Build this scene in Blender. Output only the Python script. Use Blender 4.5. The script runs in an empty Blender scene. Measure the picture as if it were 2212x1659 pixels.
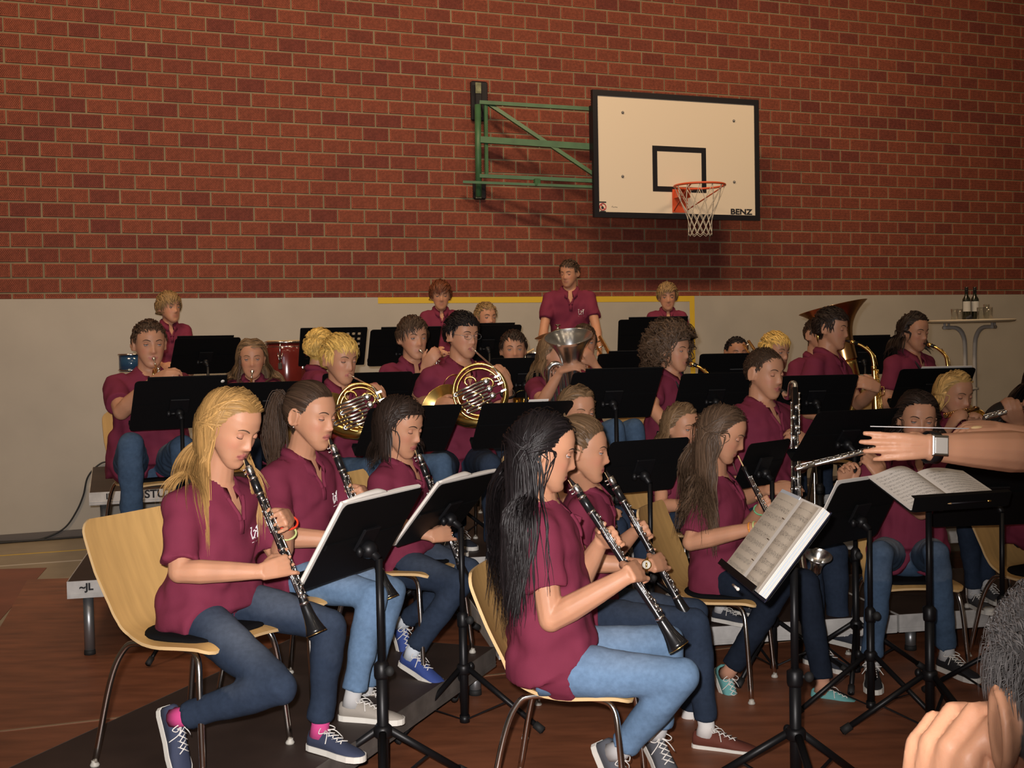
import bpy, bmesh, math, random
import numpy as np
from math import sin, cos, pi, radians, sqrt, atan2
from mathutils import Vector, Matrix
from mathutils.bvhtree import BVHTree

scene = bpy.context.scene
COL = scene.collection
rng = np.random.default_rng(7)

# ------------------------------------------------------------------ camera
CAM = np.array([0.0, 0.0, 1.58])
PITCH, ROLL, FPX = radians(2.04), radians(1.1), 2600.0
FWD = np.array([0, cos(PITCH), -sin(PITCH)])
_U0 = np.array([0, sin(PITCH), cos(PITCH)])
_R0 = np.array([1.0, 0, 0])
CR = _R0*cos(ROLL) - _U0*sin(ROLL)
CU = _U0*cos(ROLL) + _R0*sin(ROLL)
cd = bpy.data.cameras.new('camera')
cam = bpy.data.objects.new('camera', cd)
COL.objects.link(cam)
cd.sensor_width = 36.0
cd.lens = FPX/2212*36
cd.clip_start = 0.05
cam.matrix_world = Matrix(((CR[0], CU[0], -FWD[0], 0), (CR[1], CU[1], -FWD[1], 0),
                           (CR[2], CU[2], -FWD[2], CAM[2]), (0, 0, 0, 1)))
scene.camera = cam

# ------------------------------------------------------------------ light, world, exposure
scene.view_settings.view_transform = 'Standard'
scene.view_settings.look = 'None'
scene.view_settings.gamma = 1.0
scene.view_settings.exposure = 0.0
scene.view_settings.use_curve_mapping = False
world = bpy.data.worlds.new('hall_air')
scene.world = world
world.use_nodes = True
world.node_tree.nodes['Background'].inputs[0].default_value = (1.0, 0.72, 0.48, 1)
world.node_tree.nodes['Background'].inputs[1].default_value = 0.06

def light(name, kind, loc, energy, color, size=1.0, sizey=None, target=None):
    ld = bpy.data.lights.new(name, kind)
    ld.energy = energy
    ld.color = color
    o = bpy.data.objects.new(name, ld)
    o.location = loc
    if kind == 'AREA':
        ld.shape = 'RECTANGLE'; ld.size = size; ld.size_y = sizey or size
    elif kind in ('POINT', 'SPOT'):
        ld.shadow_soft_size = size
    if target is not None:
        d = Vector(target)-Vector(loc)
        o.rotation_euler = d.to_track_quat('-Z', 'Y').to_euler()
    COL.objects.link(o)
    return o
# the camera's flash, just above and left of the lens
fl = light('camera_flash', 'SPOT', (-0.05, 0.02, 1.65), 1050, (1.0, 0.93, 0.90), 0.022, target=(-0.45, 5, 1.10))
fl.data.spot_size = radians(68); fl.data.spot_blend = 1.0
# hall lamps under the roof (warm)
for nm, loc, en, tg in (('hall_lamp_left', (-3.4, 5.4, 6.6), 88, (-3.3, 10.2, 2.9)), ('hall_lamp_middle', (0.4, 6.8, 6.8), 84, (0.0, 11.5, 3.0)),
                        ('hall_lamp_right', (4.2, 8.2, 6.8), 70, (3.9, 13.0, 3.2))):
    lo = light(nm, 'AREA', loc, en, (1.0, 0.70, 0.44), 1.4, 0.5, target=tg)
    lo.data.spread = radians(125)
light('hall_lamp_front', 'AREA', (0.5, 2.0, 6.6), 30, (1.0, 0.72, 0.48), 1.6, 0.6, target=(0.5, 4.5, 0))

# further lamps over the audience and a high window behind it (they show in the brass)
for i, (x_, y_) in enumerate(((-4, -2), (0, -2), (4, -2), (-2, .5), (3, .5), (6, 3))):
    light('hall_lamp_row', 'AREA', (x_, y_, 6.7), 9, (1.0, 0.80, 0.58), .9, .35, target=(x_, y_, 0))
light('hall_window', 'AREA', (-2.5, -5.5, 3.8), 34, (0.80, 0.90, 1.0), 3.2, 1.5, target=(0, 6, 1.2))

# ------------------------------------------------------------------ maths helpers
def A(*a): return np.array(a, float)
def nz(v):
    v = np.asarray(v, float); return v/(np.linalg.norm(v)+1e-12)
def ray(x, y): return FWD + ((x-1106)/FPX)*CR - ((y-829.5)/FPX)*CU
def pt(x, y, Z):
    r = ray(x, y); return CAM + r*(Z/r[1])
def gz(x, y, z):
    r = ray(x, y); return CAM + r*((z-CAM[2])/r[2])
UP = A(0, 0, 1)
def dirv(deg): return A(cos(radians(deg)), sin(radians(deg)), 0)
def lerp(a, b, t): return np.asarray(a)*(1-t)+np.asarray(b)*t
def bez(p, n=12):
    p = [np.asarray(q, float) for q in p]
    out = []
    for i in range(n+1):
        t = i/n; q = list(p)
        while len(q) > 1: q = [q[j]*(1-t)+q[j+1]*t for j in range(len(q)-1)]
        out.append(q[0])
    return out
def smooth_path(P, n=6):
    """Catmull-Rom through the points."""
    P = [np.asarray(p, float) for p in P]
    Q = [2*P[0]-P[1]]+P+[2*P[-1]-P[-2]]
    out = []
    for i in range(1, len(Q)-2):
        for k in range(n):
            t = k/n
            a, b, c, d = Q[i-1], Q[i], Q[i+1], Q[i+2]
            out.append(.5*((2*b)+(c-a)*t+(2*a-5*b+4*c-d)*t*t+(3*b-a-3*c+d)*t**3))
    out.append(P[-1])
    return out
def interp_r(R, m):
    x = np.linspace(0, 1, len(R)); return np.interp(np.linspace(0, 1, m), x, R)

# ------------------------------------------------------------------ mesh builder
class MB:
    def __init__(s):
        s.v = []; s.f = []; s.m = []; s.s = []; s.n = 0
    def add(s, vs, fs, mi=0, smooth=True):
        b = s.n
        vs = np.asarray(vs, float).reshape(-1, 3)
        s.v.append(vs); s.n += len(vs)
        for f in fs:
            s.f.append(tuple(b+i for i in f)); s.m.append(mi); s.s.append(smooth)
    def loft(s, rings, closed=True, cap0=True, cap1=True, mi=0, smooth=True):
        n = len(rings[0]); m = len(rings)
        vs = np.concatenate([np.asarray(r, float) for r in rings])
        fs = []
        kk = n if closed else n-1
        for i in range(m-1):
            for j in range(kk):
                j2 = (j+1) % n
                fs.append((i*n+j, i*n+j2, (i+1)*n+j2, (i+1)*n+j))
        if cap0: fs.append(tuple(range(n-1, -1, -1)))
        if cap1: fs.append(tuple((m-1)*n+j for j in range(n)))
        s.add(vs, fs, mi, smooth)
    def tube(s, P, R, n=8, cap=True, mi=0, ref=None, asp=1.0, smooth=True):
        P = [np.asarray(p, float) for p in P]
        if np.isscalar(R): R = [R]*len(P)
        if len(R) != len(P): R = interp_r(R, len(P))
        if np.isscalar(asp): asp = [asp]*len(P)
        if len(asp) != len(P): asp = interp_r(asp, len(P))
        t = nz(P[1]-P[0])
        if ref is None: ref = A(0, 0, 1) if abs(t[2]) < .9 else A(1, 0, 0)
        a = nz(ref-t*(np.asarray(ref)@t))
        rings = []
        for i, p in enumerate(P):
            if i == 0: t = nz(P[1]-P[0])
            elif i == len(P)-1: t = nz(P[-1]-P[-2])
            else: t = nz(nz(P[i+1]-p)+nz(p-P[i-1]))
            a = nz(a-t*(a@t)); b = np.cross(t, a)
            an = np.arange(n)*2*pi/n
            rings.append(p+R[i]*(np.outer(np.cos(an), a)+asp[i]*np.outer(np.sin(an), b)))
        s.loft(rings, True, cap, cap, mi, smooth)
    def cone(s, p0, p1, r0, r1=None, n=12, mi=0, smooth=True):
        s.tube([p0, p1], [r0, r0 if r1 is None else r1], n, True, mi, smooth=smooth)
    def lathe(s, o, ax, prof, n=20, mi=0, cap=True):
        """prof: (radius, distance along ax)"""
        ax = nz(ax); ref = A(0, 0, 1) if abs(ax[2]) < .9 else A(1, 0, 0)
        a = nz(np.cross(ax, ref)); b = np.cross(ax, a)
        an = np.arange(n)*2*pi/n
        rings = [np.asarray(o)+ax*h+max(r, 1e-5)*(np.outer(np.cos(an), a)+np.outer(np.sin(an), b)) for r, h in prof]
        s.loft(rings, True, cap, cap, mi)
    def ell(s, c, R, X=None, Y=None, Z=None, nu=16, nv=10, mi=0):
        X = A(1, 0, 0) if X is None else X; Y = A(0, 1, 0) if Y is None else Y; Z = A(0, 0, 1) if Z is None else Z
        if np.isscalar(R): R = (R, R, R)
        rings = []
        an = np.arange(nu)*2*pi/nu
        for i in range(nv+1):
            ph = -pi/2+pi*i/nv
            if i == 0: ph += .02
            if i == nv: ph -= .02
            rings.append(np.asarray(c)+np.outer(np.cos(an)*cos(ph)*R[0], X)+np.outer(np.sin(an)*cos(ph)*R[1], Y)+sin(ph)*R[2]*np.asarray(Z))
        s.loft(rings, True, True, True, mi)
    def box(s, c, sz, X=None, Y=None, Z=None, mi=0, bev=0.0):
        X = A(1, 0, 0) if X is None else nz(X); Y = A(0, 1, 0) if Y is None else nz(Y); Z = A(0, 0, 1) if Z is None else nz(Z)
        c = np.asarray(c, float); h = np.asarray(sz, float)/2
        if bev <= 0:
            v = [c+X*h[0]*i+Y*h[1]*j+Z*h[2]*k for i in (-1, 1) for j in (-1, 1) for k in (-1, 1)]
            s.add(v, [(0, 1, 3, 2), (4, 6, 7, 5), (0, 4, 5, 1), (2, 3, 7, 6), (0, 2, 6, 4), (1, 5, 7, 3)], mi, False)
        else:
            rings = []
            for zz, sh in ((-h[2], bev), (-h[2]+bev, 0), (h[2]-bev, 0), (h[2], bev)):
                hx, hy = h[0]-sh, h[1]-sh
                q = bev*.7
                ring = [(hx-q, -hy), (hx, -hy+q), (hx, hy-q), (hx-q, hy), (-hx+q, hy), (-hx, hy-q), (-hx, -hy+q), (-hx+q, -hy)]
                rings.append([c+X*a+Y*b+Z*zz for a, b in ring])
            s.loft(rings, True, True, True, mi, False)
    def plate(s, pts2, o, X, Y, N, th, mi=0, smooth=False):
        """extruded polygon outline"""
        n = len(pts2)
        r0 = [np.asarray(o)+np.asarray(X)*a+np.asarray(Y)*b for a, b in pts2]
        r1 = [p+np.asarray(N)*th for p in r0]
        s.loft([r0, r1], True, True, True, mi, smooth)
    def mesh(s, name, off=None):
        me = bpy.data.meshes.new(name)
        v = np.concatenate(s.v) if s.v else np.zeros((0, 3))
        if off is not None: v = v-np.asarray(off)
        me.from_pydata(v.tolist(), [], s.f)
        me.polygons.foreach_set('material_index', s.m)
        me.polygons.foreach_set('use_smooth', s.s)
        me.update()
        return me

def rrect(w, h, r, k=4):
    out = []
    for cx, cy, a0 in ((w/2-r, h/2-r, 0), (-w/2+r, h/2-r, 90), (-w/2+r, -h/2+r, 180), (w/2-r, -h/2+r, 270)):
        for i in range(k+1):
            a = radians(a0+90*i/k); out.append((cx+r*cos(a), cy+r*sin(a)))
    return out

class Thing:
    def __init__(s, name, label, cat, loc, group=None, yaw=0.0):
        s.o = bpy.data.objects.new(name, None)
        s.o.empty_display_size = .1
        s.loc = np.asarray(loc, float)
        s.o.location = s.loc
        s.o['label'] = label; s.o['category'] = cat
        if group: s.o['group'] = group
        COL.objects.link(s.o)
    def part(s, name, mb, mats, parent=None, label=None, kind=None):
        me = mb.mesh(name, s.loc) if isinstance(mb, MB) else mb
        if not isinstance(mb, MB):
            me.transform(Matrix.Translation(Vector(-s.loc)))
        for m in (mats if isinstance(mats, (list, tuple)) else [mats]): me.materials.append(m)
        o = bpy.data.objects.new(name, me)
        COL.objects.link(o)
        o.parent = parent or s.o
        if label: o['label'] = label
        if kind: o['kind'] = kind
        return o

def solo(name, mb, mats, label, cat, loc=None, group=None):
    loc = np.asarray(loc if loc is not None else (0, 0, 0), float)
    me = mb.mesh(name, loc) if isinstance(mb, MB) else mb
    for m in (mats if isinstance(mats, (list, tuple)) else [mats]): me.materials.append(m)
    o = bpy.data.objects.new(name, me); o.location = loc
    COL.objects.link(o)
    o['label'] = label; o['category'] = cat
    if group: o['group'] = group
    return o

def structure(name, mb, mats, loc=(0, 0, 0)):
    me = mb.mesh(name, loc)
    for m in (mats if isinstance(mats, (list, tuple)) else [mats]): me.materials.append(m)
    o = bpy.data.objects.new(name, me); o.location = loc
    COL.objects.link(o); o['kind'] = 'structure'
    return o

def dup_tree(o, parent=None):
    c = o.copy(); COL.objects.link(c); c.parent = parent
    for ch in list(o.children): dup_tree(ch, c)
    return c

# ------------------------------------------------------------------ materials
def mat(name, col, rough=.5, metal=0.0, bump=0.0, bscale=80.0, var=0.0, vscale=6.0, attr=False, spec=.5, coat=0.0, sss=0.0, sheen=0.0, trans=0.0, ior=1.45, stretch=None):
    m = bpy.data.materials.new(name); m.use_nodes = True
    nt = m.node_tree; b = nt.nodes['Principled BSDF']
    b.inputs['Base Color'].default_value = (*col, 1)
    b.inputs['Roughness'].default_value = rough
    b.inputs['Metallic'].default_value = metal
    b.inputs['Specular IOR Level'].default_value = spec
    b.inputs['Coat Weight'].default_value = coat
    b.inputs['IOR'].default_value = ior
    b.inputs['Transmission Weight'].default_value = trans
    b.inputs['Sheen Weight'].default_value = sheen
    if sss:
        b.inputs['Subsurface Weight'].default_value = sss
        b.inputs['Subsurface Radius'].default_value = (.012, .004, .002)
        b.inputs['Subsurface Scale'].default_value = .6
    tc = nt.nodes.new('ShaderNodeTexCoord')
    src = tc.outputs['Object']
    if stretch:
        mp = nt.nodes.new('ShaderNodeMapping'); mp.inputs['Scale'].default_value = stretch
        nt.links.new(src, mp.inputs[0]); src = mp.outputs[0]
    colsock = None
    if attr:
        at = nt.nodes.new('ShaderNodeAttribute'); at.attribute_name = 'Col'
        colsock = at.outputs['Color']
        nt.links.new(colsock, b.inputs['Base Color'])
    if var:
        n = nt.nodes.new('ShaderNodeTexNoise'); n.inputs['Scale'].default_value = vscale
        n.inputs['Detail'].default_value = 5
        nt.links.new(src, n.inputs['Vector'])
        mr = nt.nodes.new('ShaderNodeMapRange'); mr.inputs[1].default_value = .3; mr.inputs[2].default_value = .7
        mr.inputs[3].default_value = 1-var; mr.inputs[4].default_value = 1+var
        nt.links.new(n.outputs['Fac'], mr.inputs[0])
        mx = nt.nodes.new('ShaderNodeMix'); mx.data_type = 'RGBA'; mx.blend_type = 'MULTIPLY'
        mx.inputs[0].default_value = 1
        if colsock: nt.links.new(colsock, mx.inputs[6])
        else: mx.inputs[6].default_value = (*col, 1)
        nt.links.new(mr.outputs[0], mx.inputs[7])
        nt.links.new(mx.outputs[2], b.inputs['Base Color'])
    if bump:
        n = nt.nodes.new('ShaderNodeTexNoise'); n.inputs['Scale'].default_value = bscale; n.inputs['Detail'].default_value = 3
        nt.links.new(src, n.inputs['Vector'])
        bp = nt.nodes.new('ShaderNodeBump'); bp.inputs['Strength'].default_value = bump; bp.inputs['Distance'].default_value = .002
        nt.links.new(n.outputs['Fac'], bp.inputs['Height'])
        nt.links.new(bp.outputs[0], b.inputs['Normal'])
    return m

M = {}
M['skin'] = mat('skin', (.6, .33, .24), .48, attr=True, sss=.12, bump=.12, bscale=260, spec=.4)
M['hair'] = mat('hair', (.2, .1, .05), .46, attr=True, spec=.28)
M['polo'] = mat('polo_cotton', (.165, .024, .050), .85, bump=.25, bscale=500, var=.08, vscale=9, sheen=.0, spec=.2)
M['denim'] = mat('denim', (.1, .2, .4), .9, attr=True, bump=.4, bscale=700, var=.12, vscale=60, spec=.15)
M['eyewhite'] = mat('eye_white', (.36, .32, .30), .3)
M['iris'] = mat('iris', (.06, .045, .035), .15)
M['lash'] = mat('lash', (.05, .025, .02), .7)
M['skinp'] = mat('eyelid_skin', (.46, .215, .135), .5, spec=.3)
M['white'] = mat('print_white', (.8, .78, .78), .7)
M['ebony'] = mat('ebony', (.008, .008, .009), .28, spec=.5, coat=.3)
M['blackmetal'] = mat('black_powder_coat', (.006, .006, .007), .42, spec=.35)
M['blackdesk'] = mat('black_desk_sheet', (.0045, .0045, .005), .55, spec=.22, bump=.1, bscale=900)
M['silver'] = mat('silver_plate', (.86, .86, .84), .24, 1.0)
M['brass'] = mat('lacquered_brass', (.90, .62, .20), .25, 1.0)
M['bronze'] = mat('red_brass', (.72, .40, .16), .27, 1.0)
M['gold'] = mat('gold_key', (.95, .66, .22), .26, 1.0)
M['chrome'] = mat('chrome', (.66, .62, .58), .18, 1.0)
M['ply'] = mat('beech_plywood', (.56, .34, .125), .38, var=.12, vscale=3, stretch=(10, 1.2, 1.2), spec=.4)
M['plyedge'] = mat('plywood_edge', (.66, .45, .22), .6)
M['padblack'] = mat('black_felt_pad', (.006, .006, .007), .95, spec=.1)
M['glide'] = mat('plastic_glide', (.45, .43, .38), .5)
M['rubber'] = mat('black_rubber', (.012, .012, .012), .7)
M['whiterub'] = mat('shoe_rubber', (.70, .68, .62), .55)
M['lace'] = mat('shoelace', (.72, .70, .66), .8)
M['paper'] = mat('paper', (.80, .76, .70), .8)
M['deckwood'] = mat('deck_plywood_brown', (.036, .022, .017), .6, var=.25, vscale=5, bump=.1, bscale=400)
M['deckrail'] = mat('deck_rail_white', (.50, .49, .47), .55, var=.18, vscale=14)
M['deckleg'] = mat('deck_leg_steel', (.30, .31, .32), .38, .8)
M['ink'] = mat('black_ink', (.01, .01, .012), .7)
def glassmat():
    m = bpy.data.materials.new('clear_glass'); m.use_nodes = True; nt = m.node_tree; nt.nodes.clear()
    o = nt.nodes.new('ShaderNodeOutputMaterial'); mx = nt.nodes.new('ShaderNodeMixShader'); fr = nt.nodes.new('ShaderNodeLayerWeight')
    tr = nt.nodes.new('ShaderNodeBsdfTransparent'); gl = nt.nodes.new('ShaderNodeBsdfGlossy'); fr.inputs[0].default_value = .25
    tr.inputs[0].default_value = (.93, .94, .93, 1); gl.inputs['Roughness'].default_value = .05
    nt.links.new(fr.outputs[1], mx.inputs[0]); nt.links.new(tr.outputs[0], mx.inputs[1]); nt.links.new(gl.outputs[0], mx.inputs[2]); nt.links.new(mx.outputs[0], o.inputs[0])
    return m
M['glass'] = glassmat()
M['bottle'] = mat('dark_bottle_glass', (.012, .014, .008), .08, spec=.6)
M['green'] = mat('green_paint', (.045, .125, .055), .45, var=.15, vscale=10)
M['orange'] = mat('orange_paint', (.66, .10, .035), .42)
M['net'] = mat('net_cord', (.62, .57, .47), .85)
M['boardwhite'] = mat('board_white', (.74, .66, .53), .5)
M['black'] = mat('black_paint', (.008, .008, .012), .45)
M['cordblack'] = mat('cable_black', (.01, .01, .01), .5)

# ================================================================== SETTING
TH = radians(21.5)
WT = A(cos(TH), sin(TH), 0)            # along the back wall
WN = A(sin(TH), -cos(TH), 0)           # out of the wall towards the hall
W0 = A(0, 11.53, 0)
def wp(s, z, off=0.0): return W0+WT*s+UP*z+WN*off
PH0, PANEL = 2.052, 2.003

def brick_material():
    m = bpy.data.materials.new('pierced_brick'); m.use_nodes = True
    nt = m.node_tree; N = nt.nodes; L = nt.links
    b = N['Principled BSDF']; b.inputs['Roughness'].default_value = .8
    b.inputs['Specular IOR Level'].default_value = .25
    uv = N.new('ShaderNodeUVMap'); uv.uv_map = 'UVMap'
    sp = N.new('ShaderNodeSeparateXYZ'); L.new(uv.outputs[0], sp.inputs[0])
    def mth(op, a, c=None, d=None):
        n = N.new('ShaderNodeMath'); n.operation = op
        for i, q in enumerate((a, c, d)):
            if q is None: continue
            if isinstance(q, (int, float)): n.inputs[i].default_value = q
            else: L.new(q, n.inputs[i])
        return n.outputs[0]
    u, v = sp.outputs[0], sp.outputs[1]
    # pierced field: inset border
    fu = mth('MULTIPLY', mth('SUBTRACT', u, .045), 15/.91)
    fv = mth('MULTIPLY', mth('SUBTRACT', v, .09), 8/.82)
    row = mth('FLOOR', fv)
    fu2 = mth('ADD', fu, mth('MULTIPLY', mth('MODULO', row, 2.0), .5))
    dx = mth('MULTIPLY', mth('SUBTRACT', mth('FRACT', fu2), .5), 1.25)
    dy = mth('MULTIPLY', mth('SUBTRACT', mth('FRACT', fv), .5), .95)
    d = mth('SQRT', mth('ADD', mth('MULTIPLY', dx, dx), mth('MULTIPLY', dy, dy)))
    hole = mth('LESS_THAN', d, .33)
    ins = mth('MULTIPLY', mth('MULTIPLY', mth('GREATER_THAN', fu, 0.0), mth('LESS_THAN', fu, 15.0)),
              mth('MULTIPLY', mth('GREATER_THAN', fv, 0.0), mth('LESS_THAN', fv, 8.0)))
    hole = mth('MULTIPLY', hole, ins)
    oi = N.new('ShaderNodeObjectInfo'); ge = N.new('ShaderNodeNewGeometry')
    rnd = mth('FRACT', mth('ADD', oi.outputs['Random'], ge.outputs['Random Per Island']))
    cr = N.new('ShaderNodeValToRGB')
    e = cr.color_ramp.elements
    e[0].position = 0; e[0].color = (.200, .053, .034, 1)
    e[1].position = 1; e[1].color = (.262, .072, .041, 1)
    x = e.new(.12); x.color = (.180, .045, .034, 1)
    x = e.new(.3); x.color = (.232, .063, .038, 1)
    L.new(rnd, cr.inputs[0])
    no = N.new('ShaderNodeTexNoise'); no.inputs['Scale'].default_value = 45
    tc = N.new('ShaderNodeTexCoord'); L.new(tc.outputs['Object'], no.inputs[0])
    mr = N.new('ShaderNodeMapRange'); mr.inputs[1].default_value = .3; mr.inputs[2].default_value = .7
    mr.inputs[3].default_value = .8; mr.inputs[4].default_value = 1.2; L.new(no.outputs[0], mr.inputs[0])
    mx = N.new('ShaderNodeMix'); mx.data_type = 'RGBA'; mx.blend_type = 'MULTIPLY'; mx.inputs[0].default_value = 1
    L.new(cr.outputs[0], mx.inputs[6]); L.new(mr.outputs[0], mx.inputs[7])
    m2 = N.new('ShaderNodeMix'); m2.data_type = 'RGBA'
    L.new(hole, m2.inputs[0]); L.new(mx.outputs[2], m2.inputs[6]); m2.inputs[7].default_value = (.035, .010, .007, 1)
    L.new(m2.outputs[2], b.inputs['Base Color'])
    bp = N.new('ShaderNodeBump'); bp.inputs['Distance'].default_value = .004; bp.inputs['Strength'].default_value = .6
    L.new(mth('SUBTRACT', 1.0, hole), bp.inputs['Height']); L.new(bp.outputs[0], b.inputs['Normal'])
    return m
M['brick'] = brick_material()
M['mortar'] = mat('mortar', (.215, .170, .105), .9, bump=.3, bscale=120, var=.18, vscale=4)
M['panel'] = mat('painted_wall_panel', (.40, .37, .315), .5, var=.05, vscale=2.5, bump=.06, bscale=60, spec=.35)
M['yellow'] = mat('yellow_line_paint', (.62, .42, .035), .5)
M['floorbeige'] = mat('beige_floor', (.30, .245, .17), .45, var=.08, vscale=5)
M['floorred'] = mat('red_brown_floor_cover', (.225, .078, .036), .50, var=.28, vscale=3.5, bump=.1, bscale=200, stretch=(1, 3.5, 1))
M['floorred2'] = mat('red_floor_cover_left', (.20, .062, .034), .52, var=.2, vscale=3)
M['seam'] = mat('seam_tape', (.30, .19, .11), .5)
M['skirt'] = mat('dark_skirting', (.11, .095, .085), .6)

# ---- back wall with its bricks
wb = MB()
wb.box(wp(.9, 3.6, -.10), (17.0, .20, 7.2), WT, WN, UP)
wall = structure('wall_back', wb, M['mortar'])
pm = MB(); pm.box(wp(.9, PANEL/2, .010), (17.0, .020, PANEL), WT, WN, UP)
p_ = pm.mesh('impact_panel'); p_.materials.append(M['panel'])
o = bpy.data.objects.new('impact_panel', p_); COL.objects.link(o); o.parent = wall
pm = MB()
pm.box(wp(.345, PANEL-.028, .0212), (3.31, .0025, .056), WT, WN, UP)
pm.box(wp(1.972, PANEL-.056-.85, .0212), (.056, .0025, 1.7), WT, WN, UP)
p_ = pm.mesh('goal_line_paint'); p_.materials.append(M['yellow'])
o = bpy.data.objects.new('goal_line', p_); COL.objects.link(o); o.parent = wall
pm = MB(); pm.box(wp(.9, .035, .026), (17.0, .012, .07), WT, WN, UP)
structure('baseboard_back', pm, M['skirt'])

def brick_mesh(w, h):
    """one pierced brick, face 3 mm proud with chamfered edge, UV on the face; local x along, y up, z out"""
    c, d = .003, .007
    v = [(-w/2, -h/2, 0), (w/2, -h/2, 0), (w/2, h/2, 0), (-w/2, h/2, 0),
         (-w/2, -h/2, d-c), (w/2, -h/2, d-c), (w/2, h/2, d-c), (-w/2, h/2, d-c),
         (-w/2+c, -h/2+c, d), (w/2-c, -h/2+c, d), (w/2-c, h/2-c, d), (-w/2+c, h/2-c, d)]
    f = [(0, 1, 5, 4), (1, 2, 6, 5), (2, 3, 7, 6), (3, 0, 4, 7), (4, 5, 9, 8), (5, 6, 10, 9), (6, 7, 11, 10), (7, 4, 8, 11), (8, 9, 10, 11)]
    return np.array(v), f
BW, BH = .2350, .1095
def brick_data(name, placements, hs=None):
    vs = []; fs = []; uvs = []
    for i, (s_, z_, h_) in enumerate(placements):
        v, f = brick_mesh(BW, h_)
        b = len(vs)*12
        if hs == 'local': P = v
        else:
            P = np.outer(v[:, 0], WT)+np.outer(v[:, 1], UP)+np.outer(v[:, 2]+.0*s_, WN)+wp(s_, z_)
        vs.append(P)
        for q in f:
            fs.append(tuple(b+j for j in q))
            for j in q: uvs.append((v[j, 0]/BW+.5, (v[j, 1]+(h_/2))/BH if h_ < .1 else v[j, 1]/BH+.5))
    me = bpy.data.meshes.new(name)
    me.from_pydata(np.concatenate(vs).tolist(), [], fs)
    ul = me.uv_layers.new(name='UVMap')
    ul.data.foreach_set('uv', np.array(uvs).ravel())
    me.materials.append(M['brick'])
    return me
PITCHS = .2490
allb = []
for k in range(-1, 30):
    off = -1.538 + (0 if k % 2 == 0 else .1245)
    for n in range(-24, 40):
        s_ = off+.5*PITCHS+n*PITCHS
        if not -6.6 < s_ < 8.4: continue
        if k == -1: allb.append((s_, (PANEL+PH0-.004)/2, PH0-PANEL-.010))
        else: allb.append((s_+rng.normal()*.0015, PH0+.125*k+.0625, BH))
def bpx(b):
    p = wp(b[0], b[1]); d = p-CAM; z = d@FWD
    return 1106+FPX*(d@CR)/z, 829.5-FPX*(d@CU)/z
cand = []
for i, b in enumerate(allb):
    x, y = bpx(b)
    if b[2] > .1 and -20 < x < 2230 and -10 < y < 640: cand.append((np.linalg.norm(wp(b[0], b[1])-CAM), i))
cand.sort(); own = set(i for _, i in cand[:300])
bme = brick_data('brick', [(0, 0, BH)], 'local')
R3 = Matrix(((WT[0], 0, WN[0]), (WT[1], 0, WN[1]), (0, 1, 0)))
for i in sorted(own):
    s_, z_, _ = allb[i]
    o = bpy.data.objects.new('brick', bme); COL.objects.link(o); o.parent = wall
    m4 = R3.to_4x4(); m4.translation = Vector(wp(s_, z_, rng.uniform(0, .0015)))
    o.matrix_world = m4
me = brick_data('brick_field', [b for i, b in enumerate(allb) if i not in own])
o = bpy.data.objects.new('brick_field', me); COL.objects.link(o); o.parent = wall; o['kind'] = 'stuff'

# ---- floor
fm = MB(); fm.box((0.5, 5.2, -.05), (19, 17, .1))
floor = structure('floor', fm, M['floorbeige'])
def fpart(name, poly, z0, z1, m, label=None):
    b = MB(); b.plate([(p[0], p[1]) for p in poly], (0, 0, z0), A(1, 0, 0), A(0, 1, 0), UP, z1-z0)
    me = b.mesh(name); me.materials.append(m)
    o = bpy.data.objects.new(name, me); COL.objects.link(o); o.parent = floor
    if label: o['label'] = label
def seamy(x): return 4.94+(x+2.15)*.345
fpart('covering_sheet', [(-8.5, 3.2), (-2.75, 5.0), (-3.03, 7.01), (-3.40, 8.68), (-8.5, 8.4)], 0, .003, M['floorred2'], 'darker red sheet at the left')
fpart('covering_sheet', [(-2.6, seamy(-2.6)-.02), (8.5, seamy(8.5)), (8.5, 8.95), (-3.36, 8.235), (-3.0, 7.0), (-2.4, seamy(-2.4))], 0, .005, M['floorred'])
fpart('covering_sheet', [(-8.5, -3.0), (8.5, -3.0), (8.5, seamy(8.5)-.006), (-8.5, seamy(-8.5)-.006)], 0, .004, M['floorred'])
sx = [(-8.4, seamy(-8.4)-.012), (8.4, seamy(8.4)-.012), (8.4, seamy(8.4)+.008), (-8.4, seamy(-8.4)+.008)]
fpart('seam_tape', sx, .005, .0062, M['seam'])
def floorline(p, ang, w, L0, L1, m, name):
    d = dirv(ang); n = A(-d[1], d[0], 0); p = A(*p, 0)
    q = [p+d*L0-n*w/2, p+d*L1-n*w/2, p+d*L1+n*w/2, p+d*L0+n*w/2]
    fpart(name, [(a[0], a[1]) for a in q], 0, .0012, m)
M['floorwhite'] = mat('white_line_paint', (.55, .50, .42), .5)
floorline((-3.99, 9.24), 19.5, .03, -4, 12, M['yellow'], 'court_line')
floorline((-3.80, 8.79), 19.5, .03, -4, 12, M['floorwhite'], 'court_line')

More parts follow.
